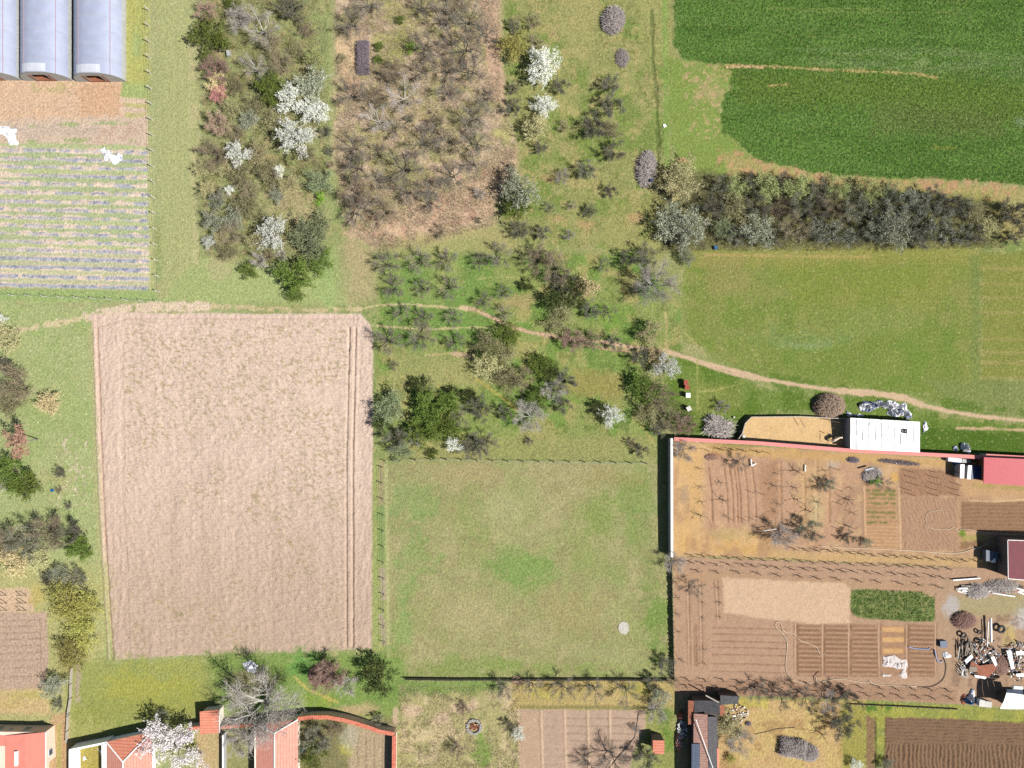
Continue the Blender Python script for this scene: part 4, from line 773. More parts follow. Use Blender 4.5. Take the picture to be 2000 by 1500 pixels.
# central orchard
GO = 'fruit trees of the central orchard'
orc = [[(757, 517, 26), (822, 510, 25), (876, 507, 24), (938, 510, 19), (975, 500, 25)], [(773, 563, 22), (825, 562, 20), (880, 562, 25), (945, 588, 19), (985, 570, 15)], [(783, 610, 19), (830, 620, 19), (886, 622, 18), (985, 612, 16)], [(760, 668, 30), (824, 660, 28), (888, 668, 20)]]
for i, rw in enumerate(orc):
    for j, (x, y, r) in enumerate(rw):
        plant('orchard', x, y, r*1.15, 'leafless fruit tree, %s from left in the %s row of the central orchard' % (ordn[j], ordn[i]), 'fruit tree', 'fruit_tree', GO)
T('orchard', 770, 713, 12, 'alone under the four orchard rows', 'tiny')
for a in [
 ('brown', 1052, 506, 32, 'in the pair above the central dark thicket', 'left'), ('brown', 1090, 522, 34, 'in the pair above the central dark thicket', 'right'), ('dark', 1029, 557, 13, 'alone on the orchard grass', 'small'), ('gloomy', 1100, 552, 24, 'at the top of the central dark thicket'),
 ('dark', 1082, 588, 22, 'left in the central dark thicket'), ('tan', 1142, 562, 26, 'at the top right of the central dark thicket'), ('dark', 1122, 574, 24, 'in the heart of the central dark thicket'), ('olive', 1105, 604, 26, 'in the middle of the central dark thicket'), ('olive', 1085, 632, 22, 'at the bottom of the central dark thicket'),
 ('flecked', 1150, 606, 20, 'right of the central dark thicket'), ('bare', 1188, 610, 18, 'right of the blossom bush by the dark thicket', 'small'), ('bare', 1180, 518, 17, 'left of the big grey tree', 'small'), ('bigtree', 1276, 552, 52, 'spreading alone above the lane', 'very large'),
 ('mauve', 1118, 664, 26, 'growing across the dirt track'), ('brown', 1158, 664, 24, 'along the dirt track, right of the mauve one'), ('gloomy', 1200, 668, 18, 'at the right end of the track bushes', 'low'), ('olive', 950, 668, 27, 'top left of the clump below the dirt track'), ('green', 992, 652, 25, 'top right of the clump below the dirt track'),
 ('khaki', 950, 716, 28, 'left of the clump below the dirt track'), ('olive', 990, 740, 28, 'at the bottom of the clump below the dirt track'), ('olive', 985, 692, 24, 'in the middle of the clump below the dirt track'), ('brown', 1022, 738, 26, 'in the lower clump below the dirt track'), ('dark', 938, 692, 16, 'on the left edge of the clump below the track', 'small'),
 ('green', 1056, 712, 22, 'above the grey blossom bushes in the centre'), ('dark', 1074, 728, 16, 'above the grey blossom bushes in the centre', 'small'), ('flecked', 1104, 746, 26, 'at the right of the centre clump', 'greyish'), ('grey', 1080, 762, 26, 'in the centre clump right part'), ('gloomy', 1100, 790, 20, 'at the bottom of the centre clump'), ('green', 1052, 782, 24, 'in the lower centre clump', 'low'),
 ('bigtree', 1036, 814, 36, 'below the centre clump', 'large'), ('sage', 765, 798, 34, 'nearest the ploughed field right edge'), ('dark', 744, 826, 18, 'touching the ploughed field edge'), ('dark', 815, 752, 15, 'at the top of the green thicket', 'small'), ('lightgreen', 836, 758, 18, 'at the top of the green thicket'), ('green', 836, 796, 36, 'in the green thicket, upper left', 'large'),
 ('green', 866, 832, 32, 'in the green thicket, lower right', 'large'), ('green', 820, 842, 28, 'in the green thicket, lower left'), ('green', 876, 788, 24, 'in the green thicket, upper right'), ('dark', 884, 768, 15, 'at the top right of the green thicket', 'small'), ('bare', 898, 812, 24, 'right of the green thicket'), ('gloomy', 936, 798, 26, 'second to the right of the green thicket'),
 ('dark', 918, 774, 14, 'above the dark tangled bush right of the thicket', 'small'), ('gloomy', 772, 856, 26, 'below the green thicket, left'), ('flecked', 806, 852, 20, 'below the green thicket, middle'), ('sage', 782, 882, 22, 'at the north west corner of the square meadow'), ('white', 888, 868, 17, 'thin and low above the square meadow', 'small'), ('gloomy', 928, 872, 32, 'above the square meadow fence', 'wide'),
 ('bare', 950, 866, 26, 'above the square meadow fence'), ('gloomy', 985, 806, 18, 'left of the large pale limbed tree'), ('green', 846, 886, 12, 'at the fence of the square meadow', 'tiny'), ('white', 1194, 812, 20, 'alone above the square meadow right part', 'small'), ('dark', 1172, 800, 15, 'in the shade of the lone white tree', 'small'),  # last dark bush is added to draw the shadow of the lone tree
 ('khaki', 1268, 650, 28, 'above the lane bend'), ('gloomy', 1250, 696, 21, 'left of the white tree at the lane'), ('white', 1300, 716, 24, 'at the bend of the lane'), ('tan', 1284, 694, 18, 'on the lane beside the white tree'), ('green', 1262, 758, 30, 'below the white tree at the lane'), ('brown', 1290, 772, 30, 'left of the beehives'), ('olive', 1268, 806, 28, 'above the corner of the garden wall'),
 ('brown', 1312, 822, 30, 'right above the corner of the garden wall'), ('mauve', 1338, 828, 22, 'just above the red topped wall'), ('gloomy', 1288, 838, 20, 'at the corner of the garden wall'), ('gloomy', 1252, 880, 16, 'at the north east corner of the square meadow', 'small'), ('grey', 1412, 794, 16, 'left above the sand pen', 'small'), ('brown', 1232, 866, 12, 'near the corner of the square meadow', 'tiny'),
 ('gloomy', 1034, 862, 9, 'on grass above the square meadow fence', 'tiny')]:
    T(*a)
# left edge
for a in [
 ('khaki', 14, 662, 30, 'at the left frame under the strip field'), ('white', 2, 624, 12, 'cut by the left frame', 'small'), ('brown', 22, 745, 46, 'at the left frame', 'huge'), ('olive', 18, 786, 28, 'at the lower edge of the huge brown bush'), ('gloomy', 6, 712, 20, 'at the left frame above the huge brown bush'), ('tan', 96, 787, 23, 'alone on the left grass', 'round'),
 ('green', 16, 920, 34, 'at the left frame under the russet tree'), ('green', 46, 948, 27, 'right of the green bush at the left frame'), ('grey', 4, 948, 16, 'at the left frame between green bushes', 'small'), ('grey', 46, 962, 11, 'growing out of a green bush on the left', 'small'), ('gloomy', 117, 924, 13, 'on the grass right of the left green bushes', 'tiny'), ('brown', 116, 957, 9, 'on bare soil left of the ploughed field', 'tiny'),
 ('gloomy', 134, 988, 9, 'on grass left of the ploughed field', 'tiny'), ('brown', 92, 1044, 42, 'in the lower left clump', 'wide'), ('gloomy', 52, 1058, 36, 'in the lower left clump, left part', 'wide'), ('gloomy', 136, 1042, 32, 'in the lower left clump, right part'), ('green', 156, 1072, 28, 'at the right tip of the lower left clump'), ('brown', 14, 1060, 34, 'at the frame in the lower left clump'),
 ('tan', 30, 1100, 28, 'under the lower left clump'), ('yellow', 6, 1082, 18, 'at the left frame in the lower left clump', 'small'), ('khaki', 72, 1092, 26, 'in the middle of the lower left clump'), ('speckled', 116, 1122, 20, 'above the long yellow hedge'), ('gloomy', 152, 1130, 20, 'above the long yellow hedge'), ('gloomy', 92, 1130, 16, 'in the shade above the yellow hedge', 'small'),
 ('yellow', 124, 1172, 36, 'at the top of the yellow hedge'), ('yellow', 156, 1192, 33, 'second in the yellow hedge'), ('yellow', 158, 1236, 33, 'third in the yellow hedge'), ('yellow', 138, 1276, 31, 'at the bottom of the yellow hedge'), ('speckled', 104, 1342, 25, 'above the pink roofed house', 'greyish'), ('gloomy', 114, 1376, 12, 'between pink house and greyish blossom bush', 'tiny')]:
    T(*a)
T('rust', 42, 862, 27, 'leaning over the left grass', '', hf=.92)
# houses and gardens along the bottom
T('lilac', 338, 1455, 52, 'over the tiled roof in the lower left', 'large', hf=.85)
T('bigtree', 508, 1388, 84, 'over the lower left tiled roof', 'huge', hf=.85)
for a in [
 ('grey', 470, 1450, 34, 'left of the long tiled roof'), ('mauve', 642, 1320, 43, 'under the ploughed field', 'broad'), ('grey', 676, 1336, 26, 'on the right of the broad mauve one'), ('dark', 738, 1326, 32, 'at the south west corner of the square meadow', 'round'),
 ('gloomy', 316, 1398, 15, 'behind the lilac white tree'), ('gloomy', 618, 1444, 34, 'inside the curved tiled wall'), ('green', 606, 1476, 26, 'inside the curved tiled wall', 'lower'), ('brown', 655, 1425, 20, 'under the curved tiled wall'), ('gloomy', 738, 1404, 12, 'outside the curved tiled wall', 'tiny'),  # first bush here is added where shade falls behind the lilac tree
 ('bare', 984, 1346, 24, 'first from the left under the board fence'), ('bare', 1040, 1342, 23, 'second from the left under the board fence'), ('bare', 1098, 1346, 28, 'third from the left under the board fence'), ('bare', 1162, 1350, 29, 'fourth from the left under the board fence'), ('bare', 1226, 1352, 30, 'fifth from the left under the board fence'), ('gloomy', 1276, 1334, 18, 'at the right end of the board fence'),
 ('speckled', 1290, 1362, 19, 'above the small red roofed shed', 'greyish'), ('grey', 1284, 1392, 24, 'right above the small red roofed shed'), ('white', 1012, 1434, 13, 'beside the gridded soil plot', 'small'), ('gloomy', 992, 1415, 12, 'beside the small white tree at the soil plot', 'tiny'), ('bare', 1200, 1484, 36, 'in front of the small red roofed shed'), ('bare', 1150, 1496, 24, 'at the bottom frame on the soil plot'),  # tiny dark bush added on the shadow spot of the small white tree
 ('gloomy', 1262, 1482, 26, 'under the small red roofed shed'), ('grey', 1242, 1424, 11, 'at the right side of the soil plot', 'tiny'), ('brown', 905, 1384, 14, 'in the rough grass under the meadow', 'low'), ('brown', 892, 1465, 18, 'beside the round stone ring', 'low'), ('gloomy', 1300, 1300, 20, 'at the south east corner of the square meadow'),
 ('khaki', 1428, 1418, 30, 'right of the long old barn'), ('grey', 1446, 1448, 30, 'right below the long old barn', 'broad'), ('yellow', 1428, 1482, 10, 'at the foot of the barn wall', 'tiny'), ('bare', 1480, 1352, 24, 'first in the row right of the old barn'), ('bare', 1528, 1362, 30, 'second in the row right of the old barn'), ('bare', 1578, 1366, 30, 'third in the row right of the old barn'),
 ('barepale', 1620, 1372, 26, 'fourth in the row right of the old barn'), ('gloomy', 1658, 1366, 24, 'fifth in the row right of the old barn'), ('gloomy', 1650, 1420, 30, 'in the yellow yard by the tilled field'), ('sapling', 1610, 1440, 16, 'in the yellow yard above the brush heap'), ('white', 1672, 1494, 11, 'at the bottom frame in the yellow yard', 'small'), ('speckled', 1732, 1494, 13, 'at the bottom frame by the tilled field', 'small'),
 ('grey', 1336, 880, 25, 'in the upper left corner of the walled garden'), ('grey', 1318, 1098, 24, 'at the south end of the white topped wall'), ('grey', 1530, 1050, 33, 'round in the walled garden', 'large'), ('gloomy', 1580, 1036, 25, 'right of the large round grey bush in the garden'), ('bare', 1444, 902, 20, 'at the top of the walled garden'), ('speckled', 1620, 946, 14, 'in the middle of the walled garden', 'small'),
 ('bare', 1606, 948, 16, 'left of the small blossom bush in the garden'), ('lime', 1711, 941, 9, 'beside the garden brush heap'), ('bare', 1728, 944, 18, 'right of the garden brush heap', 'small'), ('speckled', 1694, 1060, 10, 'above the garden hose', 'tiny'), ('gloomy', 1658, 1050, 14, 'near the tiny blossom bush in the garden', 'tiny'), ('bare', 1358, 1150, 20, 'at the top left of the vegetable plots'), ('brown', 1316, 1330, 14, 'at the south west corner of the vegetable plots', 'small')]:
    T(*a)
GSAP = 'saplings of the walled gardens'
saps = [('upper garden, left column', [(1368, 916, 9), (1370, 952, 9), (1372, 981, 10), (1370, 1008, 15)]), ('upper garden, second column', [(1411, 944, 10), (1414, 978, 14), (1420, 1008, 8)]), ('upper garden, middle column', [(1520, 926, 9), (1518, 951, 12), (1524, 986, 10), (1516, 1000, 9)]),
 ('upper garden, column right of the middle', [(1562, 922, 16), (1556, 954, 12), (1560, 977, 14), (1560, 1010, 12)]), ('upper garden, fourth column', [(1600, 982, 12), (1585, 1000, 15), (1612, 920, 8)]), ('upper garden, right column', [(1664, 954, 9), (1662, 978, 16), (1668, 1002, 9), (1662, 1030, 14)]),
 ('lower garden, wall side column', [(1322, 1140, 14), (1326, 1170, 9), (1326, 1202, 10), (1328, 1236, 9), (1332, 1292, 10)]), ('lower garden, second column', [(1374, 1178, 7), (1374, 1208, 7), (1376, 1270, 8), (1378, 1298, 8), (1404, 1150, 9), (1408, 1178, 9), (1407, 1206, 7)])]
for nm, L in saps:
    for j, (x, y, r) in enumerate(L):
        plant('sapling', x, y, r, 'thin leafless sapling, %s from the top in the %s' % (ordn[j], nm), 'sapling', 'sapling', GSAP, hf=.8)

# ---------------------------------------------------------------- materials for built things
def tiles(name, c, ax, pitch=0.34, rough=.85, c2=None, tw=0.0):
    m, n, b = nodes(name); b.inputs['Roughness'].default_value = rough; b.inputs['Specular IOR Level'].default_value = .2
    g = n.nodes.new('ShaderNodeNewGeometry'); sp = n.nodes.new('ShaderNodeSeparateXYZ'); n.links.new(g.outputs['Position'], sp.inputs[0])
    def saw(o, p):
        a = n.nodes.new('ShaderNodeMath'); a.operation = 'DIVIDE'; a.inputs[1].default_value = p; n.links.new(sp.outputs[o], a.inputs[0])
        f = n.nodes.new('ShaderNodeMath'); f.operation = 'FRACT'; n.links.new(a.outputs[0], f.inputs[0]); return f.outputs[0]
    s = saw(ax, pitch); r = ramp(n, [(0.0, (.42, .40, .40)), (.22, (1, 1, 1)), (1.0, (1.0, 1.0, 1.0))]); n.links.new(s, r.inputs[0])
    t = noise(n, 2.2, 4, .7); rt = ramp(n, [(.3, c2 or tuple(x*.78 for x in c)), (.62, c)]); n.links.new(t.outputs[0], rt.inputs[0])
    x = n.nodes.new('ShaderNodeMix'); x.data_type = 'RGBA'; x.blend_type = 'MULTIPLY'; x.inputs[0].default_value = 1
    n.links.new(rt.outputs[0], x.inputs[6]); n.links.new(r.outputs[0], x.inputs[7]); out = x.outputs[2]
    if tw:
        s2 = saw('Y' if ax == 'X' else 'X', tw); r2 = ramp(n, [(0, (.8, .8, .8)), (.25, (1, 1, 1)), (1, (1, 1, 1))]); n.links.new(s2, r2.inputs[0])
        x2 = n.nodes.new('ShaderNodeMix'); x2.data_type = 'RGBA'; x2.blend_type = 'MULTIPLY'; x2.inputs[0].default_value = 1
        n.links.new(out, x2.inputs[6]); n.links.new(r2.outputs[0], x2.inputs[7]); out = x2.outputs[2]
    n.links.new(out, b.inputs['Base Color'])
    bp = n.nodes.new('ShaderNodeBump'); bp.inputs['Strength'].default_value = .5; bp.inputs['Distance'].default_value = .04
    n.links.new(s, bp.inputs['Height']); n.links.new(bp.outputs[0], b.inputs['Normal']); return m
m_tileY = tiles('orange_clay_tiles', alb(250, 168, 138), 'Y', .42, c2=alb(240, 144, 116), tw=.3)
m_tileX = tiles('orange_clay_tiles_lit', alb(255, 184, 164), 'X', .40, c2=alb(248, 164, 142))  # paler copy of the tiles, sunlit tone put into the side slopes
m_coral = mat('coral_roof_sheet', alb(252, 156, 138), .7, .06, .8, .1)
m_oldtile = tiles('weathered_clay_tiles', alb(206, 170, 156), 'Y', .40, c2=alb(190, 134, 112), tw=.28)
m_redcor = tiles('red_corrugated_sheet', alb(224, 98, 106), 'X', .26, rough=.5, c2=alb(212, 88, 98))
m_wine = mat('wine_red_roof', alb(132, 58, 66), .7, .12, 1.5, .1)
m_white = mat('white_paint', (.80, .80, .78), .6, .05, 3)
m_render = mat('cream_render', (.66, .58, .48), .85, .07, 2, .1)
m_peach = mat('peach_render', (.60, .47, .37), .85, .07, 2, .1)
m_wallgrey = mat('grey_concrete', (.33, .33, .34), .9, .12, 2.5, .2)
m_pink = mat('pink_wall_coping', alb(250, 160, 152), .8, .08, 2.5, .1)
m_wood = mat('weathered_boards', (.22, .18, .14), .9, .25, 6, .3, stretch=(1, 6, 1))
m_dkwood = mat('dark_timber', (.085, .07, .06), .9, .3, 6, .3)
m_ltwood = mat('pale_timber', (.36, .32, .27), .85, .2, 6, .2)
m_film = mat('milky_film', alb(186, 194, 218), .45, .06, .7, .05, spec=.5)
m_filmw = mat('clear_white_film', alb(226, 230, 240), .45, .05, 2, .1)
m_filmside = mat('dusty_film', alb(196, 198, 194), .6, .1, 2, .1)
m_black = mat('black_rubber', (.03, .03, .032), .7, .2, 5)
m_doorshade = mat('door_shade', (.05, .04, .035), .9, .2, 2)  # near-black colour painted as the shade inside the tunnel door
m_brick = mat('brown_boards', alb(176, 112, 86), .9, .2, 3, .2)
m_darkmetal = tiles('dark_corrugated_sheet', alb(92, 90, 92), 'X', .34, rough=.6, c2=alb(62, 62, 68))
m_bluegrey = tiles('blue_grey_sheet', alb(120, 132, 152), 'X', .5, rough=.5)
m_glass = mat('window_glass', (.04, .06, .09), .15, .1, 3, spec=.6)
m_blue = mat('blue_plastic', alb(40, 110, 170), .5, .15, 3)
m_navy = mat('blue_tarp', alb(60, 80, 120), .5, .2, 3)
m_plastic = mat('crumpled_white_plastic', (.60, .60, .62), .45, .12, 3)
m_fleece = mat('garden_fleece', alb(236, 224, 218), .8, .08, 3)
m_plasticd = mat('crumpled_blue_grey_plastic', (.16, .18, .26), .4, .3, 4)
m_hose = mat('pale_hose', (.62, .52, .38), .6, .05, 4); m_dkhose = mat('brown_hose', (.13, .09, .08), .6, .1, 4); m_bluehose = mat('light_blue_hose', alb(176, 196, 236), .6, .05, 4)
m_cream = mat('cream_coat', (.62, .50, .36), .9, .15, 6)
m_stone = mat('grey_stones', (.27, .26, .25), .9, .3, 5, .4)
m_conc = mat('pale_concrete', (.48, .46, .42), .9, .15, 2, .2)
m_wire = mat('fence_wire', (.22, .23, .24), .5, .1, 4)
m_straw = leaf_mat('dry_stalks', [(.19, .14, .095), (.25, .19, .13), (.15, .11, .075)], 0.05)
m_stick = leaf_mat('cut_branches', [(.20, .17, .16), (.28, .245, .23), (.13, .11, .105), (.33, .29, .26)], 0.0, k=1.35)
m_stickv = leaf_mat('purple_brush', [(.075, .06, .07), (.11, .09, .10), (.055, .045, .05)], 0.0)
m_stickr = leaf_mat('russet_brush', [(.25, .15, .11), (.32, .20, .15), (.19, .13, .10)], 0.0, k=1.2)
PR = random.Random(99)
def P3(px, py, z=0.0): x, y = W(px, py, z); return (x, y, z)
def poly_prism(mb, pts, z0, z1):
    q = [W(*p) for p in pts]
    ar = sum(q[i][0]*q[(i+1) % len(q)][1]-q[(i+1) % len(q)][0]*q[i][1] for i in range(len(q)))
    if ar < 0: q = q[::-1]
    mb.prism(q, z0, z1); return mb
def strip(mb, a, b, wd, z0, z1, over=0.0):           # upright slab between two ground points
    a = Vector((a[0], a[1], 0)); b = Vector((b[0], b[1], 0)); d = (b-a).normalized(); u = Vector((-d.y, d.x, 0))*wd/2; a = a-d*over; b = b+d*over
    q = [a+u, a-u, b-u, b+u]; mb.prism([(p.x, p.y) for p in q], z0, z1); return mb

# ---------------------------------------------------------------- poly tunnels
def tunnel(x0, x1, yend, label):
    a = Vector((*W(x0, yend), 0)); R = (x1-x0)*M/2; cx = a.x+R; y0 = a.y; y1 = y0+24.0; H = 3.1
    t = thing('greenhouse', label, 'greenhouse', (cx, y0, 0), 0, 'plastic greenhouses in the top left corner')
    def arc(u, k=1.0): return (-R*math.copysign(abs(math.cos(u))**.8, math.cos(u))*k, H*math.sin(u)**.9*k)
    nseg = 22; ny = int(24/.55); mb = MB()
    V = [[None]*(nseg+1) for _ in range(ny+1)]
    for j in range(ny+1):
        s = 1.0+(0.004 if j % 2 else -0.002)
        for i in range(nseg+1):
            ax, az = arc(math.pi*i/nseg, s); V[j][i] = len(mb.v); mb.v.append((ax, j*.55, az))
    for j in range(ny):
        for i in range(nseg): mb.f.append((V[j][i], V[j][i+1], V[j+1][i+1], V[j+1][i])); mb.mi.append(0 if 3 <= i < nseg-2 else 1)
    mb.build('film_cover', [m_film, m_filmside], t, smooth=True)
    for j in range(0, 11):
        h = MB(); h.tube([(p[0], j*2.18+.02, p[1]) for p in (arc(math.pi*i/nseg, 1.006) for i in range(nseg+1))], .03, 4); h.build('hoop', m_wallgrey, t)
    for u, k in ((.36, 1), (.72, 1)):
        p = arc(math.pi*u, 1.012); h = MB(); h.box(p[0]-.05, p[0]+.05, 0, 24, p[1]-.02, p[1]+.02); h.build('film_seam', mat('pinkish_tape', alb(206, 176, 190), .6, .05, 3), t)
    vp = MB(); ps = [arc(math.pi*(.33+.27*i/6), 1.02) for i in range(7)]
    for i in range(6): vp.quad((ps[i][0], .1, ps[i][1]+.03), (ps[i+1][0], .1, ps[i+1][1]+.03), (ps[i+1][0], 1.35, ps[i+1][1]+.03), (ps[i][0], 1.35, ps[i][1]+.03))
    vp.build('rolled_up_door_flap', m_filmw, t)
    g = MB(); pts = [arc(math.pi*i/nseg, .99) for i in range(nseg+1)]
    c = (0, -.02, .02)
    for i in range(nseg):
        g.cur = 0
        xa, xb = pts[i][0], pts[i+1][0]
        if xa >= -R*.42 and xb <= R*.30: g.quad((xa, -.02, 2.2), (xb, -.02, 2.2), (xb, -.02, pts[i+1][1]), (xa, -.02, pts[i][1]))
        else: g.quad((xa, -.02, 0), (xb, -.02, 0), (xb, -.02, pts[i+1][1]), (xa, -.02, pts[i][1]))
    g.build('end_wall', m_filmside, t)
    d = MB(); d.box(-R*.5, R*.36, -.06, -.03, .0, .35); d.box(-R*.5, -R*.42, -.07, -.02, 0, 2.2); d.box(R*.30, R*.36, -.07, -.02, 0, 2.2); d.build('door_frame', m_brick, t)
    d = MB(); d.box(-R*.42, R*.30, 1.6, 1.65, .3, 2.2); d.build('doorway_shade', m_doorshade, t); d = MB(); d.box(-R*.9, R*.9, .05, 3, .2, .24); d.build('floor', m_brick, t)  # dark panel set back in the door opening stands for interior shade
    return t
tunnel(-56, 43, 157, 'milky plastic greenhouse cut by the left frame, leftmost of three')
tunnel(49, 143, 158, 'milky plastic greenhouse in the middle of the three at top left')
tunnel(152, 247, 160, 'milky plastic greenhouse nearest the wire fence, rightmost of three')

# ---------------------------------------------------------------- fences
def post_fence(pts, sp, label, h=1.3, m=m_wallgrey, rad=.055, bend=0.0, wires=3, name='wire_fence', skip=()):
    P = [Vector((*W(*p), 0)) for p in pts]; t = thing(name, label, 'fence', P[0]); o = P[0]
    wr = [MB() for _ in range(1)][0]; last = None; n_ = 0; carry = 0
    for i in range(len(P)-1):
        d = P[i+1]-P[i]; L = d.length; u = d.normalized(); s = carry
        while s < L:
            p = P[i]+u*s; z = ground_z(p.x, p.y); q = p-o; k = PR.uniform(-.04, .04)
            mb = MB(); pth = [(q.x, q.y, z-.1), (q.x+k, q.y, z+h)]
            if bend: nrm = Vector((-u.y, u.x, 0)); pth.append((q.x+k+nrm.x*bend, q.y+nrm.y*bend, z+h+abs(bend)*.5))
            mb.tube(pth, rad, 5); mb.build('post', m, t)
            cur = [(q.x+k*w_, q.y, z+h*w_) for w_ in (.3, .62, .95)[:wires]]
            if last:
                for a, b in zip(last, cur): wr.tube([a, b], .009, 3, cap=False)
            last = cur; s += sp
        carry = s-L
    if wires: wr.build('wire', m_wire, t)
    return t
post_fence([(291, -70), (293, 100), (299, 250), (303, 380), (307, 480), (312, 588)], 30.5*M, 'concrete post wire fence running down right of the greenhouses', 1.35, m_conc, .07, .18)
post_fence([(312, 590), (240, 586), (130, 581), (20, 577), (-60, 574)], 31.5*M, 'concrete post wire fence along the bottom of the strip field', 1.25, m_conc, .06, -.15)
post_fence([(752, 900), (860, 897), (1000, 901), (1130, 902), (1272, 905)], 30*M, 'dark post fence along the top of the square meadow', 1.1, m_dkwood, .07)
post_fence([(746, 912), (748, 1000), (750, 1150), (751, 1262)], 31*M, 'dark post fence between ploughed field and square meadow', 1.1, m_dkwood, .065)
def board_fence(pts, label, h, m=m_wood, th=.06, rag=.0):
    P = [Vector((*W(*p), 0)) for p in pts]; t = thing('board_fence', label, 'fence', P[0]); o = P[0]; pn = MB()
    for i in range(len(P)-1):
        a, b = P[i]-o, P[i+1]-o; L = (b-a).length; n = max(1, int(L/.22)); u = (b-a)/n
        for k in range(n):
            q = a+u*k; z = ground_z(q.x+o.x, q.y+o.y); hh = h*(1-PR.random()*rag)
            strip(pn, q, q+u*.93, th*.5, z-.12, z+hh)
        k = 0.0
        while k < L:
            q = a+(b-a).normalized()*k; mb = MB(); z = ground_z(q.x+o.x, q.y+o.y); mb.box(q.x-.06, q.x+.06, q.y-.13, q.y-.05, z-.1, z+h*1.05); mb.build('post', m_dkwood, t); k += 2.4
    pn.build('boards', m, t); return t
board_fence([(792, 1324), (900, 1325), (1000, 1326), (1150, 1325), (1250, 1326), (1306, 1326)], 'low dark board fence along the bottom of the square meadow', .85, rag=.12)
board_fence([(1310, 1098), (1312, 1180), (1314, 1260), (1315, 1328)], 'ragged dark board fence right of the square meadow', .95, rag=.3)
board_fence([(1660, 1374), (1760, 1378), (1870, 1384)], 'low boards between vegetable plots and yellow verge', .45, rag=.3)
board_fence([(142, 1302), (141, 1360), (136, 1394), (133, 1448)], 'low pale fence running down beside the pink roofed house', .7, m_ltwood)

# ---------------------------------------------------------------- garden walls
def wall(name, pts, h, th, mw, mc, label, cw=None, ch=.12, cat='wall', part='coping'):
    P = [Vector((*W(*p, 0), 0)) if len(p) == 2 else Vector((*W(*p), 0)) for p in pts]; t = thing(name, label, cat, P[0]); o = P[0]
    a, b = MB(), MB()
    for i in range(len(P)-1):
        strip(a, P[i]-o, P[i+1]-o, th, -.3, h); strip(b, P[i]-o, P[i+1]-o, cw or th+.16, h+.002*(i % 2)+.001, h+ch+.003*(i % 2), over=.02)
    a.build('masonry', mw, t); b.build(part, mc, t); return t
wall('garden_wall', [(1312, 856.5, 1.9), (1312.5, 1088, 1.9)], 1.8, .32, m_wallgrey, m_white, 'tall grey wall with white top left of the walled garden', .34)
wall('garden_wall', [(1317, 857.5, 1.6), (1480, 865.5, 1.6), (1662, 880, 1.6), (1925, 893.5, 1.6)], 1.5, .3, m_wallgrey, m_pink, 'long grey wall with pink top above the walled garden', .58)
wall('garden_wall', [(1926, 889.5, 1.6), (2100, 899, 1.6)], 1.5, .3, m_wallgrey, m_pink, 'short wall with pink top behind the red roofed warehouse', .5)
wall('garden_wall', [(136, 1465, 1.9), (208, 1451, 2.0)], 1.85, .26, m_white, m_white, 'white garden wall joining the lower left hipped roof', .3)
wall('garden_wall', [(138, 1466, 1.9), (138, 1600, 1.9)], 1.8, .5, m_white, m_white, 'thick white wall beside the yard with white sacks', .55)
mt_wall = tiles('orange_coping_tiles', alb(250, 162, 134), 'X', .32, c2=alb(226, 112, 84), tw=.4)
wall('tiled_wall', [(582, 1404, 1.7), (610, 1401, 1.7), (640, 1401, 1.7), (668, 1406, 1.7), (695, 1413, 1.7), (720, 1421, 1.7), (742, 1429, 1.7), (770, 1434, 1.7)], 1.6, .35, m_peach, mt_wall, 'curved garden wall with orange tiled top', .62)
wall('tiled_wall', [(770, 1437, 1.7), (768, 1600, 1.7)], 1.6, .35, m_peach, mt_wall, 'straight orange tiled wall right of the striped soil plot', .62)
wall('tiled_wall', [(368, 1424, 1.6), (390, 1421, 1.6)], 1.5, .3, m_peach, mt_wall, 'short orange tiled wall left of the small tiled outhouse', .5)
wall('tiled_wall', [(431, 1421, 1.6), (500, 1416, 1.6)], 1.5, .3, m_peach, mt_wall, 'orange tiled wall under the huge pale limbed tree', .45)
wall('garden_wall', [(435, 1436, 1.2), (435, 1600, 1.2)], 1.1, .16, m_wallgrey, m_white, 'thin pale wall down from the small tiled outhouse', .16)
wall('pen_wall', [(1432, 866), (1446, 846), (1452, 826), (1464, 814), (1560, 813), (1660, 818)], .9, .12, m_dkwood, m_ltwood, 'low curved fence round the sand pen', .12, .05, 'fence', 'top_rail')
wall('iron_fence', [(1248, 1392), (1240, 1440), (1190, 1500), (1170, 1530)], 0.1, .04, m_wood, m_wood, 'thin dark fence at the right of the gridded soil plot', .1, .03, 'fence', 'top_rail')

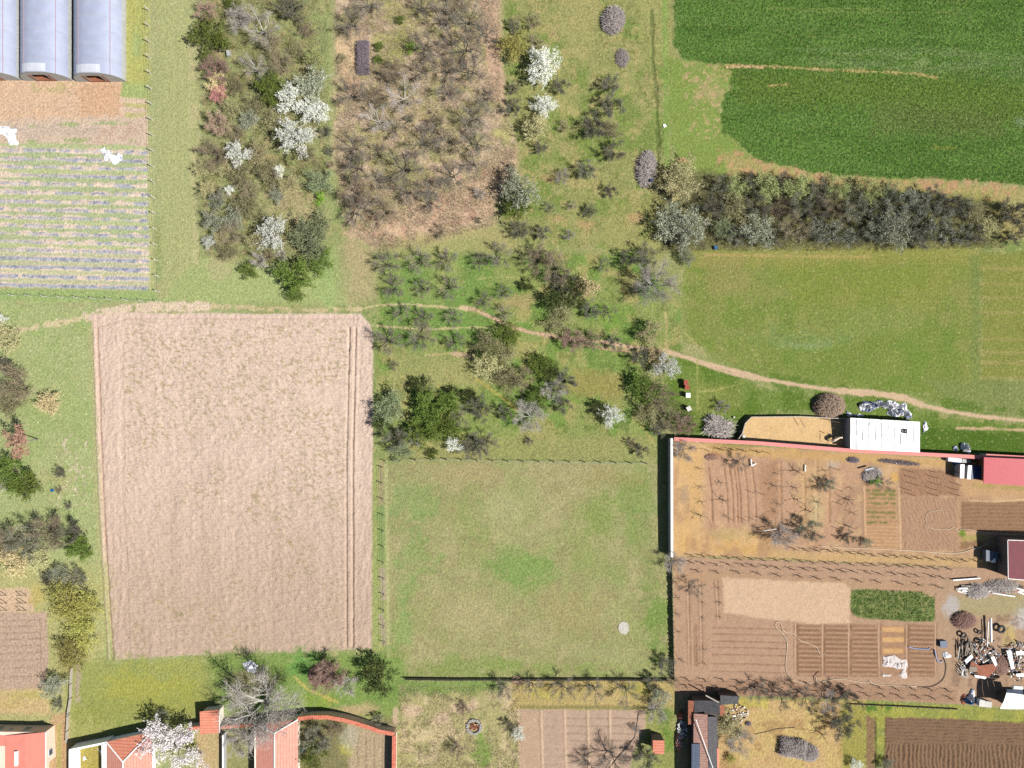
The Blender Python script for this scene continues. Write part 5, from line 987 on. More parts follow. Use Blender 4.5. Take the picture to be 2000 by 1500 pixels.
# ---------------------------------------------------------------- houses
def house(name, label, cat, foot, h, mw, roof, windows=(), group=None):
    """foot: ground pixels; roof(t) adds the roof; windows: (wall index, start m, width, sill, head)"""
    q = [W(*p) for p in foot]
    if sum(q[i][0]*q[(i+1) % len(q)][1]-q[(i+1) % len(q)][0]*q[i][1] for i in range(len(q))) < 0: q = q[::-1]
    cx = sum(p[0] for p in q)/len(q); cy = sum(p[1] for p in q)/len(q); t = thing(name, label, cat, (cx, cy, 0), 0, group)
    mb = MB(); mb.prism([(x-cx, y-cy) for x, y in q], -.3, h); mb.build('walls', mw, t)
    for (pa, pb, f, wd, z0, z1) in windows:
        a = Vector((*W(*pa), 0)); b = Vector((*W(*pb), 0)); d = (b-a).normalized(); u = Vector((d.y, -d.x, 0)); c = a.lerp(b, f)
        if u.dot(c-Vector((cx, cy, 0))) < 0: u = -u
        c = c-Vector((cx, cy, 0)); fr = MB(); strip(fr, c-d*(wd/2+.07)+u*.03, c+d*(wd/2+.07)+u*.03, .08, z0-.07, z1+.07); w_ = fr.build('window', m_white, t)
        g = MB(); strip(g, c-d*wd/2+u*.075, c+d*wd/2+u*.075, .03, z0, z1); g.build('pane', m_glass, w_)
    roof(t, cx, cy); return t
def slab(t, nm, pts, m, cx, cy, th=.12):                 # sloping roof slab through 3-D points
    p = [Vector((x-cx, y-cy, z)) for x, y, z in pts]; n = (p[1]-p[0]).cross(p[2]-p[0]).normalized()
    if n.z < 0: p = p[::-1]; n = -n
    mb = MB(); k = len(p); mb.v = [tuple(v) for v in p]+[tuple(v-n*th) for v in p]
    mb.f = [tuple(range(k)), tuple(range(2*k-1, k-1, -1))]+[(i, i+k, (i+1) % k+k, (i+1) % k) for i in range(k)]; mb.mi = [0]*len(mb.f)
    return mb.build(nm, m, t)
def caps(t, lines, cx, cy, r=.09, m=m_white):
    mb = MB()
    for a, b in lines: mb.tube([(a[0]-cx, a[1]-cy, a[2]+.04), (b[0]-cx, b[1]-cy, b[2]+.04)], r, 6)
    mb.build('ridge_caps', m, t)
def roof1(t, cx, cy):
    e = 2.35; r = 2.9
    A = P3(10, 1437, e); B = P3(89, 1430, e); C = P3(88, 1600, e); D = P3(10, 1600, e); E1 = P3(49, 1434, r-.35); F = P3(49, 1600, r-.35)
    slab(t, 'roof', [A, E1, F, D], m_coral, cx, cy); slab(t, 'roof', [E1, B, C, F], m_coral, cx, cy)
    slab(t, 'roof', [P3(-70, 1430, e-.05), P3(9.5, 1437, e-.05), P3(9.5, 1457, e-.05), P3(-70, 1457, e-.05)], m_coral, cx, cy)
    slab(t, 'roof', [P3(-70, 1472, 1.9), P3(29, 1468, 1.9), P3(29, 1600, 1.9), P3(-70, 1600, 1.9)], m_coral, cx, cy)
    caps(t, [(P3(89.5, 1430, e), P3(89, 1600, e))], cx, cy, .05); mb = MB(); x, y = W(32, 1480, 2.6); mb.box(x-cx-.2, x-cx+.2, y-cy-1.2, y-cy+1.0, 2.3, 2.75); mb.build('wing_wall', m_white, t)  # white box is a piece of wall of the lower wing
house('house', 'peach walled house with smooth coral roof in the bottom left corner', 'house', [(-90, 1413), (107, 1416), (109, 1478), (96, 1484), (96, 1600), (-90, 1600)], 2.25, m_peach, roof1,
      [((0, 1414), (107, 1416), .12, 1.0, .9, 1.7), ((0, 1414), (107, 1416), .62, 1.0, .9, 1.7), ((0, 1414), (107, 1416), .33, .35, 1.2, 1.6), ((107, 1416), (109, 1478), .72, .9, .8, 1.6)])
def hip(NW, NE, AP, yb, eave, ridge):
    def f(t, cx, cy):
        a, b, c = P3(*NW, eave), P3(*NE, eave), P3(*AP, ridge); d = P3(NW[0]+(NE[0]-NW[0])*.0, yb, eave); e = P3(NE[0], yb, eave); g = P3(AP[0], yb, ridge)
        slab(t, 'roof', [a, b, c], m_tileY, cx, cy); slab(t, 'roof', [a, c, g, d], m_tileX, cx, cy); slab(t, 'roof', [c, b, e, g], m_tileX, cx, cy)
        caps(t, [(a, c), (b, c), (c, g)], cx, cy)
    return f
house('house', 'hip roofed house with orange tiles under the lilac white tree', 'house', [(214, 1441), (300, 1422), (310, 1600), (216, 1600)], 2.1, m_white, hip((208, 1449), (297, 1429), (240, 1488), 1600, 2.1, 3.3))
house('house', 'long orange tiled house with white ridge beside the huge pale limbed tree', 'house', [(506, 1402), (586, 1394), (586, 1600), (508, 1600)], 2.1, m_render, hip((500, 1414), (582, 1405), (536, 1432), 1600, 2.1, 3.2))
def roof_small(t, cx, cy):
    slab(t, 'roof', [P3(390, 1390, 2.0), P3(428, 1386, 2.0), P3(429, 1431, 1.75), P3(391, 1435, 1.75)], m_tileY, cx, cy); caps(t, [(P3(428.5, 1386, 2.0), P3(429, 1431, 1.75))], cx, cy, .05)
house('outhouse', 'small tiled outhouse left of the huge pale limbed tree', 'outhouse', [(405, 1380), (437, 1377), (437, 1412), (405, 1415)], 1.65, m_render, roof_small)
def roof_shed(t, cx, cy): slab(t, 'roof', [P3(1275, 1446, 2.05), P3(1298, 1446, 2.2), P3(1297, 1473, 2.2), P3(1275, 1473, 2.05)], m_tileY, cx, cy)
house('shed', 'small shed with orange tiled roof right of the gridded soil plot', 'shed', [(1271, 1433), (1291, 1433), (1291, 1457), (1271, 1457)], 1.95, m_wood, roof_shed)
def roof_red(t, cx, cy): slab(t, 'roof', [P3(1922, 893, 2.6), P3(2100, 901, 2.6), P3(2100, 955, 2.3), P3(1921, 944, 2.3)], m_redcor, cx, cy)
house('warehouse', 'long warehouse with red corrugated roof at the right frame', 'warehouse', [(1906, 892), (2080, 898), (2080, 940), (1905, 936)], 2.2, m_brick, roof_red)
def roof_wine(t, cx, cy):
    slab(t, 'roof', [P3(1968, 1055, 3.0), P3(2100, 1060, 3.3), P3(2100, 1140, 3.3), P3(1969, 1129, 3.0)], m_wine, cx, cy); caps(t, [(P3(1967.5, 1055, 3.0), P3(1968.5, 1130, 3.0)), (P3(1968, 1054.5, 3.0), P3(2100, 1059, 3.3)), (P3(1968, 1130, 3.0), P3(2100, 1141, 3.3))], cx, cy, .06)
house('house', 'house with wine red roof and white edging at the right frame', 'house', [(1944, 1047), (2060, 1050), (2060, 1122), (1946, 1118)], 2.85, mat('shade_dark_render', (.13, .11, .10), .9, .2, 2, .2), roof_wine)  # wall colour darkened to carry the shadow on its west side
# white roofed barn at the sand pen
def roof_barn(t, cx, cy):
    sh = MB(); z0, z1 = 2.1, 2.35; n = 11
    for k in range(n):
        a0, a1 = k/n, (k+1)/n
        def pt(f, s):
            xt = 1661+f*(1797-1661); yt = (816+f*8) if s == 0 else (877+f*6.5); return P3(xt, yt, (z1 if s == 0 else z0)+(.05 if k % 2 else 0))
        p = [pt(a0, 0), pt(a1, 0), pt(a1, 1), pt(a0, 1)]; p = [Vector((x-cx, y-cy, z)) for x, y, z in p]
        m0 = p[0].lerp(p[3], PR.uniform(.4, .6)); m1 = p[1].lerp(p[2], PR.uniform(.4, .6)); g = (p[1]-p[0])*.012
        sh.quad(p[0]+g, m0+g, m1-g, p[1]-g); sh.quad(m0+g-Vector((0, 0, .03)), p[3]+g-Vector((0, 0, .03)), p[2]-g-Vector((0, 0, .03)), m1-g-Vector((0, 0, .03)))
    sh.build('roof', m_white, t)
    for k in range(1, n):
        f = k/n; a = Vector(P3(1661+f*136, 816+f*8, z1+.07)); b = Vector(P3(1661+f*136-1, 877+f*6.5, z0+.07)); c0, c1 = PR.uniform(0, .25), PR.uniform(.6, 1.0); s_ = MB(); s_.tube([a.lerp(b, c0)-Vector((cx, cy, 0)), a.lerp(b, c1)-Vector((cx, cy, 0))], .03, 4); s_.build('seam_shadow', m_wallgrey, t)  # grey rods drawn as the shadow lines of the sheet joints
    st = MB()
    for a, b in (((1707, 820), (1693, 834)), ((1722, 820), (1710, 828)), ((1684, 840), (1678, 850)), ((1738, 826), (1736, 836))): st.tube([Vector(P3(*a, 2.45))-Vector((cx, cy, 0)), Vector(P3(*b, 2.42))-Vector((cx, cy, 0))], .03, 4)
    st.build('batten', m_wallgrey, t)
house('barn', 'white roofed barn at the right end of the sand pen', 'barn', [(1649, 816), (1780, 822), (1780, 880), (1649, 873)], 1.95, m_wallgrey, roof_barn)
def torus(mb, c, R, r, n=14, k=6, tilt=(0, 0)):
    b = len(mb.v); X = Matrix.Rotation(tilt[0], 3, 'X') @ Matrix.Rotation(tilt[1], 3, 'Y')
    for i in range(n):
        a = 2*math.pi*i/n
        for j in range(k):
            q = 2*math.pi*j/k; v = X @ Vector(((R+r*math.cos(q))*math.cos(a), (R+r*math.cos(q))*math.sin(a), r*math.sin(q))); mb.v.append((c[0]+v.x, c[1]+v.y, c[2]+v.z))
    for i in range(n):
        for j in range(k): mb.f.append((b+i*k+j, b+((i+1) % n)*k+j, b+((i+1) % n)*k+(j+1) % k, b+i*k+(j+1) % k)); mb.mi.append(0)
def tyre(px, py, R, z, label, tilt=(0, 0), group=None):
    x, y = W(px, py, z); mb = MB(); torus(mb, (0, 0, R*.28), R*.7, R*.28, tilt=tilt); tag(mb.build('tyre', m_black, None, True, (x, y, z)), label, 'tyre', group)
tyre(1767, 842, .38, 2.36, 'black tyre lying on the white barn roof')
# ramshackle barn at the bottom
def rf_old(t, cx, cy):
    slab(t, 'roof', [P3(1355, 1394, 2.3), P3(1382, 1395, 2.7), P3(1384, 1600, 2.7), P3(1353, 1600, 2.3)], m_oldtile, cx, cy)['label'] = 'weathered pinkish tile roof with orange patches'
    slab(t, 'roof', [P3(1382.5, 1400, 2.6), P3(1400, 1400, 2.1), P3(1402, 1600, 2.1), P3(1384.5, 1600, 2.6)], m_darkmetal, cx, cy)['label'] = 'dark sheet roof on the right slope'
    slab(t, 'roof', [P3(1356, 1368, 2.0), P3(1406, 1369, 2.1), P3(1406, 1394, 2.25), P3(1356, 1393.5, 2.15)], m_darkmetal, cx, cy)['label'] = 'dark corrugated roof across the top end'
    slab(t, 'roof', [P3(1344, 1368, 1.9), P3(1355.5, 1369, 2.0), P3(1355.5, 1415, 2.0), P3(1344, 1415, 1.9)], m_brick, cx, cy)['label'] = 'narrow brown lean-to roof'
    slab(t, 'roof', [P3(1351, 1453, 2.42), P3(1367, 1453, 2.62), P3(1366, 1600, 2.62), P3(1350, 1600, 2.42)], m_bluegrey, cx, cy)['label'] = 'blue grey sheets over the tiles'
    slab(t, 'roof', [P3(1405.5, 1377, 2.2), P3(1416, 1379, 2.1), P3(1415, 1399, 2.0), P3(1406.5, 1398, 2.1)], m_brick, cx, cy)['label'] = 'reddish sheet at the corner'
    slab(t, 'roof', [P3(1399, 1462, 2.1), P3(1404.5, 1462, 1.9), P3(1405.5, 1600, 1.9), P3(1400, 1600, 2.1)], m_tileY, cx, cy)['label'] = 'narrow strip of orange tiles'
house('old_barn', 'ramshackle long barn with patched dark and tiled roofs at the bottom', 'barn', [(1349, 1357), (1396, 1358), (1396, 1580), (1349, 1580)], 1.85, m_dkwood, rf_old)
def rf_ds(t, cx, cy): slab(t, 'roof', [P3(1407, 1358, 1.9), P3(1444, 1360, 1.7), P3(1442, 1374, 1.8), P3(1407, 1377, 2.0)], mat('tar_roof', (.06, .06, .062), .8, .35, 3, .3), cx, cy)
house('shed', 'flat dark shed at the top right of the ramshackle barn', 'shed', [(1400, 1349), (1436, 1351), (1434, 1364), (1400, 1366)], 1.55, m_dkwood, rf_ds)
def rod(nm, a, b, r, m, label, cat, n=6, group=None):
    A, B = Vector(P3(*a)), Vector(P3(*b)); mb = MB(); mb.tube([Vector((0, 0, 0)), B-A], r, n); return tag(mb.build(nm, m, None, False, A), label, cat, group)
rod('pole', (1359, 1405, 2.75), (1393, 1502, 3.0), .055, m_white, 'long white pole lying across the ramshackle barn roof', 'pole')
rod('plank', (1378, 1358, 2.3), (1404, 1372, 2.3), .1, m_ltwood, 'pale broken branch on the dark corrugated barn roof', 'branch')
# boxes by the red warehouse
def crate(nm, pts, z0, z1, m, label, cat, group=None, lid=None):
    q = [P3(px, py, z1)[:2] for px, py in pts]; cx, cy = sum(p[0] for p in q)/len(q), sum(p[1] for p in q)/len(q); q = [(x-cx, y-cy) for x, y in q]
    if sum(q[i][0]*q[(i+1) % len(q)][1]-q[(i+1) % len(q)][0]*q[i][1] for i in range(len(q))) < 0: q = q[::-1]
    if lid:
        t = thing(nm, label, cat, (cx, cy, z0), 0, group); a = MB(); a.prism([(x*.93, y*.93) for x, y in q], 0, z1-z0-.08); a.build('body', m, t); b = MB(); b.prism(q, z1-z0-.08, z1-z0); b.build('lid', lid, t); return t
    mb = MB(); mb.prism(q, 0, z1-z0); return tag(mb.build(nm, m, None, False, (cx, cy, z0)), label, cat, group)
crate('storage_box', [(1876, 907), (1884, 907), (1883, 934), (1875, 934)], 0, 1.5, m_wallgrey, 'left one of two tall white topped boxes beside the red roof', 'box', lid=m_white)
crate('storage_box', [(1891, 909), (1898, 909), (1896, 936), (1889, 936)], 0, 1.5, m_wallgrey, 'right one of two tall white topped boxes beside the red roof', 'box', lid=m_white)
crate('panel', [(1852, 893), (1880, 896), (1879, 904), (1852, 901)], .02, .7, m_filmw, 'left pale sheet under the pink topped wall', 'panel')
crate('panel', [(1880, 896), (1895, 898), (1896, 904), (1879, 904)], .02, .75, m_filmside, 'right pale sheet under the pink topped wall', 'panel')
crate('carport_roof', [(1898, 909), (1922, 909), (1920, 936), (1897, 936)], 1.2, 1.3, m_navy, 'dark blue low roof between white boxes and red warehouse', 'roof')
crate('tarpaulin', [(1862, 903), (1877, 905), (1874, 916), (1868, 913)], .02, .3, m_blue, 'bright blue tarpaulin by the white boxes', 'tarpaulin')
crate('parked_car', [(1926, 1074), (1950, 1079), (1948, 1096), (1926, 1096)], .35, 1.3, m_bluegrey, 'blue grey vehicle shape in the shade of the wine roofed house', 'vehicle', lid=m_bluegrey)
crate('box', [(1938, 1095), (1944, 1090), (1945, 1099), (1938, 1099)], .0, 1.4, m_white, 'small white box in the shade of the wine roofed house', 'box')
# beehives
def hive(px, py, rz, mc, label):
    x, y = W(px, py, .9); t = thing('beehive', label, 'beehive', (x, y, ground_z(x, y)), rz, 'beehives on the grass below the lane')
    a = MB(); a.box(-.27, .27, -.29, .29, .12, .85); a.build('body', m_wood, t); b = MB(); b.box(-.34, .34, -.36, .36, .85, .95); b.build('lid', mc, t)
    l = MB(); [l.box(sx-.04, sx+.04, sy-.04, sy+.04, 0, .12) for sx in (-.2, .2) for sy in (-.2, .2)]; l.build('stand', m_dkwood, t)
m_hred = mat('red_brown_lid', alb(178, 84, 66), .7, .1, 4)
hive(1340, 747, .05, m_hred, 'red lidded beehive, upper of the two red ones'); hive(1342, 756.5, -.1, m_hred, 'red lidded beehive, lower of the two red ones'); hive(1344, 772, .02, m_white, 'white lidded beehive below the red ones'); hive(1345.5, 798, .5, m_conc, 'tilted pale beehive beside the brown bushes')
# round things on the ground
mb = MB(); n = 26; ang = [2*math.pi*i/n for i in range(n)]; x, y = W(1218, 1226)
mb.prism([(math.cos(a)*.86*PR.uniform(.93, 1.05), math.sin(a)*1.0*PR.uniform(.93, 1.05)) for a in ang], 0, .07); tag(mb.build('lime_heap', mat('lime_powder', alb(226, 220, 214), .95, .10, 7, .4, alb(176, 172, 150)), None, False, (x, y, ground_z(x, y)+.02)), 'round patch of white lime on the square meadow', 'lime')
x, y = W(926, 1419); t = thing('stone_ring', 'round stone fire ring in the rough grass under the meadow', 'stone ring', (x, y, ground_z(x, y)))
for i in range(18):
    a = 2*math.pi*i/18; s = MB(); bx = .17*PR.uniform(.8, 1.2); s.box(math.cos(a)*1.05-bx, math.cos(a)*1.05+bx, math.sin(a)*1.05-bx, math.sin(a)*1.05+bx, -.05, .22*PR.uniform(.7, 1.2), rz=a+PR.uniform(-.3, .3)); s.build('stone', m_stone, t)
s = MB(); [s.box(u-.14, u+.14, v-.12, v+.12, -.03, .12, rz=PR.uniform(0, 3)) for u, v in [(PR.uniform(-.6, .6), PR.uniform(-.6, .6)) for _ in range(22)]]; s.build('rubble', m_brick, t)

# ---------------------------------------------------------------- crumpled sheets and brush heaps
def crumple(nm, outline, h, label, cat, dark=.3, st=.16, seed=1, mats=None):
    q = [W(*p) for p in outline]; xs = [p[0] for p in q]; ys = [p[1] for p in q]; cx, cy = sum(xs)/len(xs), sum(ys)/len(ys)
    X = np.arange(min(xs)-.3, max(xs)+.3, st); Y = np.arange(min(ys)-.3, max(ys)+.3, st); A, B = np.meshgrid(X, Y, indexing='ij'); sh = A.shape; a, b = A.ravel(), B.ravel()
    d = -sdf(a, b, q)+(vn(a, b, .8, seed)-.5)*.8; fold = np.abs(vn(a, b, .55, seed+1)-.5)*2+.6*np.abs(vn(a, b, .26, seed+2)-.5)*2
    z = ground_z(cx, cy)+.05+np.clip(d*1.2, 0, 1)*h*(.15+1.7*fold); a2 = a+(vn(a, b, .4, seed+3)-.5)*.2; b2 = b+(vn(a, b, .4, seed+4)-.5)*.2
    mb = MB(); idx = {}; cen = vn(a, b, .7, seed+6).reshape(sh); D = d.reshape(sh)
    for i in range(sh[0]-1):
        for j in range(sh[1]-1):
            if D[i, j] > 0 and D[i+1, j+1] > 0:
                f = []
                for u, v in ((i, j), (i+1, j), (i+1, j+1), (i, j+1)):
                    k = u*sh[1]+v
                    if k not in idx: idx[k] = len(mb.v); mb.v.append((a2[k]-cx, b2[k]-cy, float(z[k])))
                    f.append(idx[k])
                mb.f.append(tuple(f)); mb.mi.append(1 if cen[i, j] < dark else 0)
    o = mb.build(nm, mats or [m_plastic, m_plasticd], None, False, (cx, cy, 0)); return tag(o, label, cat)
crumple('plastic_sheet', [(-6, 246), (18, 243), (34, 254), (36, 278), (20, 284), (8, 268), (-6, 262)], .35, 'crumpled white plastic sheet at the left frame above the strip field', 'plastic sheet', .1, seed=3)
crumple('plastic_sheet', [(196, 292), (206, 290), (222, 300), (240, 298), (240, 310), (222, 320), (210, 316), (200, 308)], .35, 'crumpled white plastic sheet on the top rows of the strip field', 'plastic sheet', .1, seed=5)
crumple('plastic_sheet', [(1676, 788), (1700, 784), (1722, 782), (1740, 786), (1764, 786), (1778, 800), (1780, 816), (1764, 814), (1742, 812), (1730, 800), (1712, 800), (1698, 810), (1684, 806)], .7, 'large heap of torn white and blue plastic above the white barn', 'plastic sheet', .42, .13, 7)
crumple('plastic_sheet', [(1656, 802), (1670, 806), (1700, 812), (1700, 816), (1658, 812)], .4, 'small torn plastic heap at the corner of the white barn', 'plastic sheet', .45, .13, 9)
crumple('plastic_sheet', [(1803, 820), (1812, 820), (1812, 836), (1806, 848), (1800, 850), (1802, 834)], .5, 'narrow strip of torn plastic right of the white barn', 'plastic sheet', .45, .13, 11)
crumple('plastic_sheet', [(1874, 866), (1886, 862), (1893, 868), (1892, 884), (1876, 884)], .8, 'white plastic bundle outside the pink topped wall', 'plastic sheet', .04, .14, 13)
crumple('plastic_sheet', [(1858, 872), (1870, 870), (1874, 884), (1862, 884)], .7, 'dark plastic bundle outside the pink topped wall', 'plastic sheet', .9, .14, 15)
crumple('garden_fleece', [(1722, 1281), (1748, 1279), (1768, 1290), (1772, 1310), (1772, 1330), (1764, 1336), (1762, 1306), (1726, 1304)], .14, 'upper white fleece over the vegetable bed', 'fleece', .0, .16, 17, [m_fleece, m_filmside])
crumple('garden_fleece', [(1721, 1312), (1745, 1315), (1764, 1314), (1766, 1324), (1722, 1322)], .14, 'lower white fleece strip over the vegetable bed', 'fleece', .0, .14, 19, [m_fleece, m_filmside])
crumple('plastic_sheet', [(474, 1296), (492, 1290), (506, 1298), (502, 1312), (484, 1310)], .4, 'white plastic under the huge pale limbed tree', 'plastic sheet', .15, .14, 21)
crumple('plastic_sheet', [(1838, 1272), (1852, 1266), (1856, 1282), (1844, 1284)], .3, 'white plastic beside the blue black tub', 'plastic sheet', .12, .12, 23)
crumple('sack', [(160, 1474), (170, 1472), (172, 1484), (162, 1485)], .5, 'white sack in the yard, left of two', 'sack', .0, .13, 25)
crumple('sack', [(192, 1464), (206, 1462), (208, 1480), (196, 1476)], .5, 'white sack in the yard, right of two', 'sack', .1, .13, 27)
def brush(px, py, rx, ry, h, m, label, n=900, L=.9, wd=.022, rz=0.0, up=.35, name='brush_heap', cat='brush heap', tuft=0, sq=0):
    r = random.Random(int(px*7+py)); x, y = W(px, py, h*.4); mb = MB(); RX, RY = rx*M, ry*M
    for _ in range(n):
        a = r.uniform(0, 6.28); q = math.sqrt(r.random()); u, v = math.cos(a)*q*RX, math.sin(a)*q*RY
        if sq: u, v = r.uniform(-.92, .92)*RX, r.uniform(-.97, .97)*RY; q = max(abs(u/RX), abs(v/RY))**2
        top = h*(1-q*q)**.5*r.uniform(.2, 1)
        dirn = (Vector((u/RX, v/RY, 0))*tuft+rvec(r)+Vector((0, 0, up*r.random()))).normalized(); dirn.z *= .5; s = Vector((u, v, .03+top)); l = L*r.uniform(.4, 1)*.5
        w_ = dirn.cross(Vector((0, 0, 1))+rvec(r)*.3).normalized()*wd*r.uniform(.6, 1.3); a1, b1 = s-dirn*l, s+dirn*l; a1.z = max(a1.z, .02); b1.z = max(b1.z, .02)
        mb.quad(a1-w_, a1+w_, b1+w_*.3, b1-w_*.3)
    o = mb.build(name, m, None, False, (x, y, ground_z(x, y)-.02)); o.rotation_euler = (0, 0, rz); return tag(o, label, cat)
brush(1198, 38, 20, 26, 1.2, m_stick, 'large grey heap of cut branches at the top of the grass', 1500, 1.6, .03, -.3)
brush(1216, 113, 12, 17, .7, m_stick, 'small grey heap of cut branches below the large one', 600, 1.1)
brush(1263, 328, 17, 34, 1.1, m_stick, 'long grey heap of cut branches left of the hedge', 1700, 1.5, .028, -.12)
brush(709, 112, 13, 34, .9, m_stickv, 'long purple brush heap on the straw patch', 2400, .7, sq=1)
brush(1404, 836, 26, 17, 1.3, m_stick, 'grey branch heap beside the sand pen', 1000, 2.4, .03, -.4, sq=1)
brush(1550, 1462, 28, 18, 1.2, m_stick, 'broad grey brush heap in the yellow yard', 2200, .9, .03, -.15, sq=1); brush(1582, 1472, 18, 16, 1.0, m_stick, 'right end of the grey brush heap in the yellow yard', 1100, .9, .03)
brush(1704, 928, 19, 13, .7, m_stick, 'brush heap between two garden plots', 1000, .8, .025, .3)
brush(1622, 793, 31, 24, 1.9, m_straw, 'brown haystack above the sand pen', 5200, .7, .03, 0, .2, 'haystack', 'haystack', .9)
brush(628, 1318, 26, 20, 1.1, m_stickr, 'russet brush heap under the ploughed field', 1500, 1.2, .025, .3, .6, tuft=1.0)
brush(1884, 1212, 22, 16, .9, m_stickr, 'dark twig heap at the top of the scrap yard', 1600, 1.0)
brush(1955, 1300, 16, 20, .7, m_stickr, 'brown twig heap between the scrap piles', 1000, .8)
brush(1910, 1155, 22, 12, .9, m_stick, 'branch heap among the white planks near the wine roofed house', 1500, 1.3); brush(1958, 1146, 34, 12, .8, m_stick, 'sprawling branch heap under the wine roofed house', 1700, 1.2)
brush(1390, 893, 13, 6, .35, m_stickr, 'low dry weeds at the top of the walled garden', 500, .4); brush(1010, 1330, 14, 8, .5, m_stickr, 'dry brush at the board fence', 300, .7)
# tall dark row of prunings in the garden
for k, (x0, y0, x1, y1) in enumerate([(1716, 898, 1798, 908), (1655, 896, 1678, 901)]): brush((x0+x1)/2, (y0+y1)/2, (x1-x0)/2, 4, .4, m_stickv, ('long', 'short')[k]+' line of dark prunings under the pink topped wall', 500, .8, .02, -.1)

# ---------------------------------------------------------------- vines on stakes, trellises, stakes
def copy_tree(o, loc, rz=0.0, label=None):
    c = o.copy(); sc.collection.objects.link(c); c.location = loc; c.rotation_euler = (0, 0, rz)
    if label: c['label'] = label
    for ch in [x for x in KIDS[o.name]]:
        d = ch.copy(); sc.collection.objects.link(d); d.parent = c
    return c
KIDS = {}
m_vine = mat('vine_bark', (.13, .10, .08), .9, .3, 8, .3)
def vine(seed, label, grp):
    r = random.Random(seed); t = thing('grapevine', label, 'grapevine', (0, 0, 0), 0, grp)
    s = MB(); s.tube([(0, 0, -.1), (r.uniform(-.08, .08), .03, 1.35)], .036, 5); a = s.build('stake', m_dkwood, t)
    v = MB(); p = [Vector((.1, 0, 0)), Vector((.12, .03, .3)), Vector((.05, 0, .6)), Vector((-.1, .02, .8))]; v.tube(p, [.05, .045, .04, .03], 5)
    for sg in (-1, 1):
        q = [p[2]]; 
        for k in range(4): q.append(q[-1]+Vector((sg*r.uniform(.15, .28), r.uniform(-.08, .08), r.uniform(-.05, .1))))
        v.tube(q, [.035, .03, .025, .02, .012], 4)
        for k in range(3): e = q[k+1]; v.tube([e, e+Vector((r.uniform(-.2, .2), r.uniform(-.2, .2), r.uniform(.1, .35)))], [.016, .008], 3)
    b = v.build('vine', m_vine, t); KIDS[t.name] = [a, b]; return t
NTH = oo+['twentieth', 'twenty-first', 'twenty-second']
VR = [([(1336, 1083), (1500, 1093), (1660, 1100), (1860, 1110)], 'first vine row, just under the upper garden', 22), ([(1338, 1098), (1500, 1107), (1660, 1115), (1850, 1127)], 'second vine row under the upper garden', 21), ([(1344, 1114), (1500, 1121), (1660, 1131), (1852, 1146)], 'third vine row under the upper garden', 13),
      ([(1322, 1326), (1450, 1329), (1600, 1334), (1700, 1340), (1866, 1346)], 'upper vine row below the vegetable beds', 16), ([(1322, 1339), (1450, 1344), (1600, 1350), (1866, 1362)], 'lower vine row below the vegetable beds', 17), ([(1540, 1070), (1640, 1078), (1740, 1086), (1915, 1096)], 'vine row along the bottom of the upper garden', 17), ([(1395, 876), (1440, 879), (1490, 884)], 'short vine row at the top of the upper garden', 4)]
for ri, (pts, nm, n) in enumerate(VR):
    P = [Vector((*W(*p), 0)) for p in pts]; Ls = [(P[i+1]-P[i]).length for i in range(len(P)-1)]; T_ = sum(Ls); pro = [vine(300+ri*3+k, 'leafless staked grapevine, %s from left, %s' % (NTH[k], nm), nm) for k in range(2)]
    for k in range(n):
        s = (k+.5)/n*T_+PR.uniform(-.25, .25); i = 0
        while i < len(Ls)-1 and s > Ls[i]: s -= Ls[i]; i += 1
        p = P[i]+(P[i+1]-P[i])*(s/Ls[i]); loc = (p.x, p.y+PR.uniform(-.1, .1), ground_z(p.x, p.y)); rz = PR.uniform(-.2, .2)+(math.pi if PR.random() < .5 else 0)
        if k < 2: pro[k].location = loc; pro[k].rotation_euler = (0, 0, rz)
        else: copy_tree(pro[k % 2], loc, rz, 'leafless staked grapevine, %s from left, %s' % (NTH[k], nm))
def stake(px, py, label, h=1.35, grp=None, lean=None):
    x, y = W(px, py, 0); mb = MB(); l = lean or (PR.uniform(-.08, .08), PR.uniform(-.08, .08)); mb.tube([(0, 0, -.1), (l[0], l[1], h)], .036, 5)
    return tag(mb.build('stake', m_dkwood, None, False, (x, y, ground_z(x, y))), label, 'stake', grp)
for j, xs in enumerate((1777, 1820, 1862)):
    for k, y in enumerate((921, 932, 945, 955, 966)): stake(xs+(k % 3)*3-(8 if k == 3 and j == 0 else 0), y, 'wooden stake, %s from the top in the %s of three stake columns' % (ordn[k], ('left', 'middle', 'right')[j]), grp='stakes on the raked garden plot')
for k, (x, y) in enumerate([(1470, 962), (1486, 964), (1428, 1014), (1452, 1014), (1470, 1014), (1488, 1013), (1634, 917), (1638, 957), (1638, 983), (1636, 1032), (1598, 1070), (1634, 1072), (1380, 879), (1498, 884)]):
    stake(x, y, 'single stake number of the walled garden'.replace('number ', '')+', '+['left of the middle, upper pair left', 'left of the middle, upper pair right', 'lower row of four, first', 'lower row of four, second', 'lower row of four, third', 'lower row of four, last', 'right column, first', 'right column, second', 'right column, third', 'right column, fourth', 'bottom right pair, left', 'bottom right pair, right', 'top left corner', 'top, near the pen corner'][k])
for k in range(6):
    px, py = (8, 46)[k % 2], (1160, 1175, 1189)[k//2]; x, y = W(px, py, 0); t = thing('trellis_frame', 'dark A-shaped trellis, %s in the %s row at the left frame' % (('left', 'right')[k % 2], ('top', 'middle', 'bottom')[k//2]), 'trellis', (x, y, ground_z(x, y)), 0, 'trellis frames on the left plot')
    for s in (-1, 1): mb = MB(); mb.tube([(s*.5, -.25, -.1), (s*.32, .15, 1.1)], .05, 5); mb.build('leg', m_dkwood, t)
    mb = MB(); mb.tube([(-.34, .14, 1.05), (.34, .14, 1.05)], .04, 5); mb.build('crossbar', m_dkwood, t)

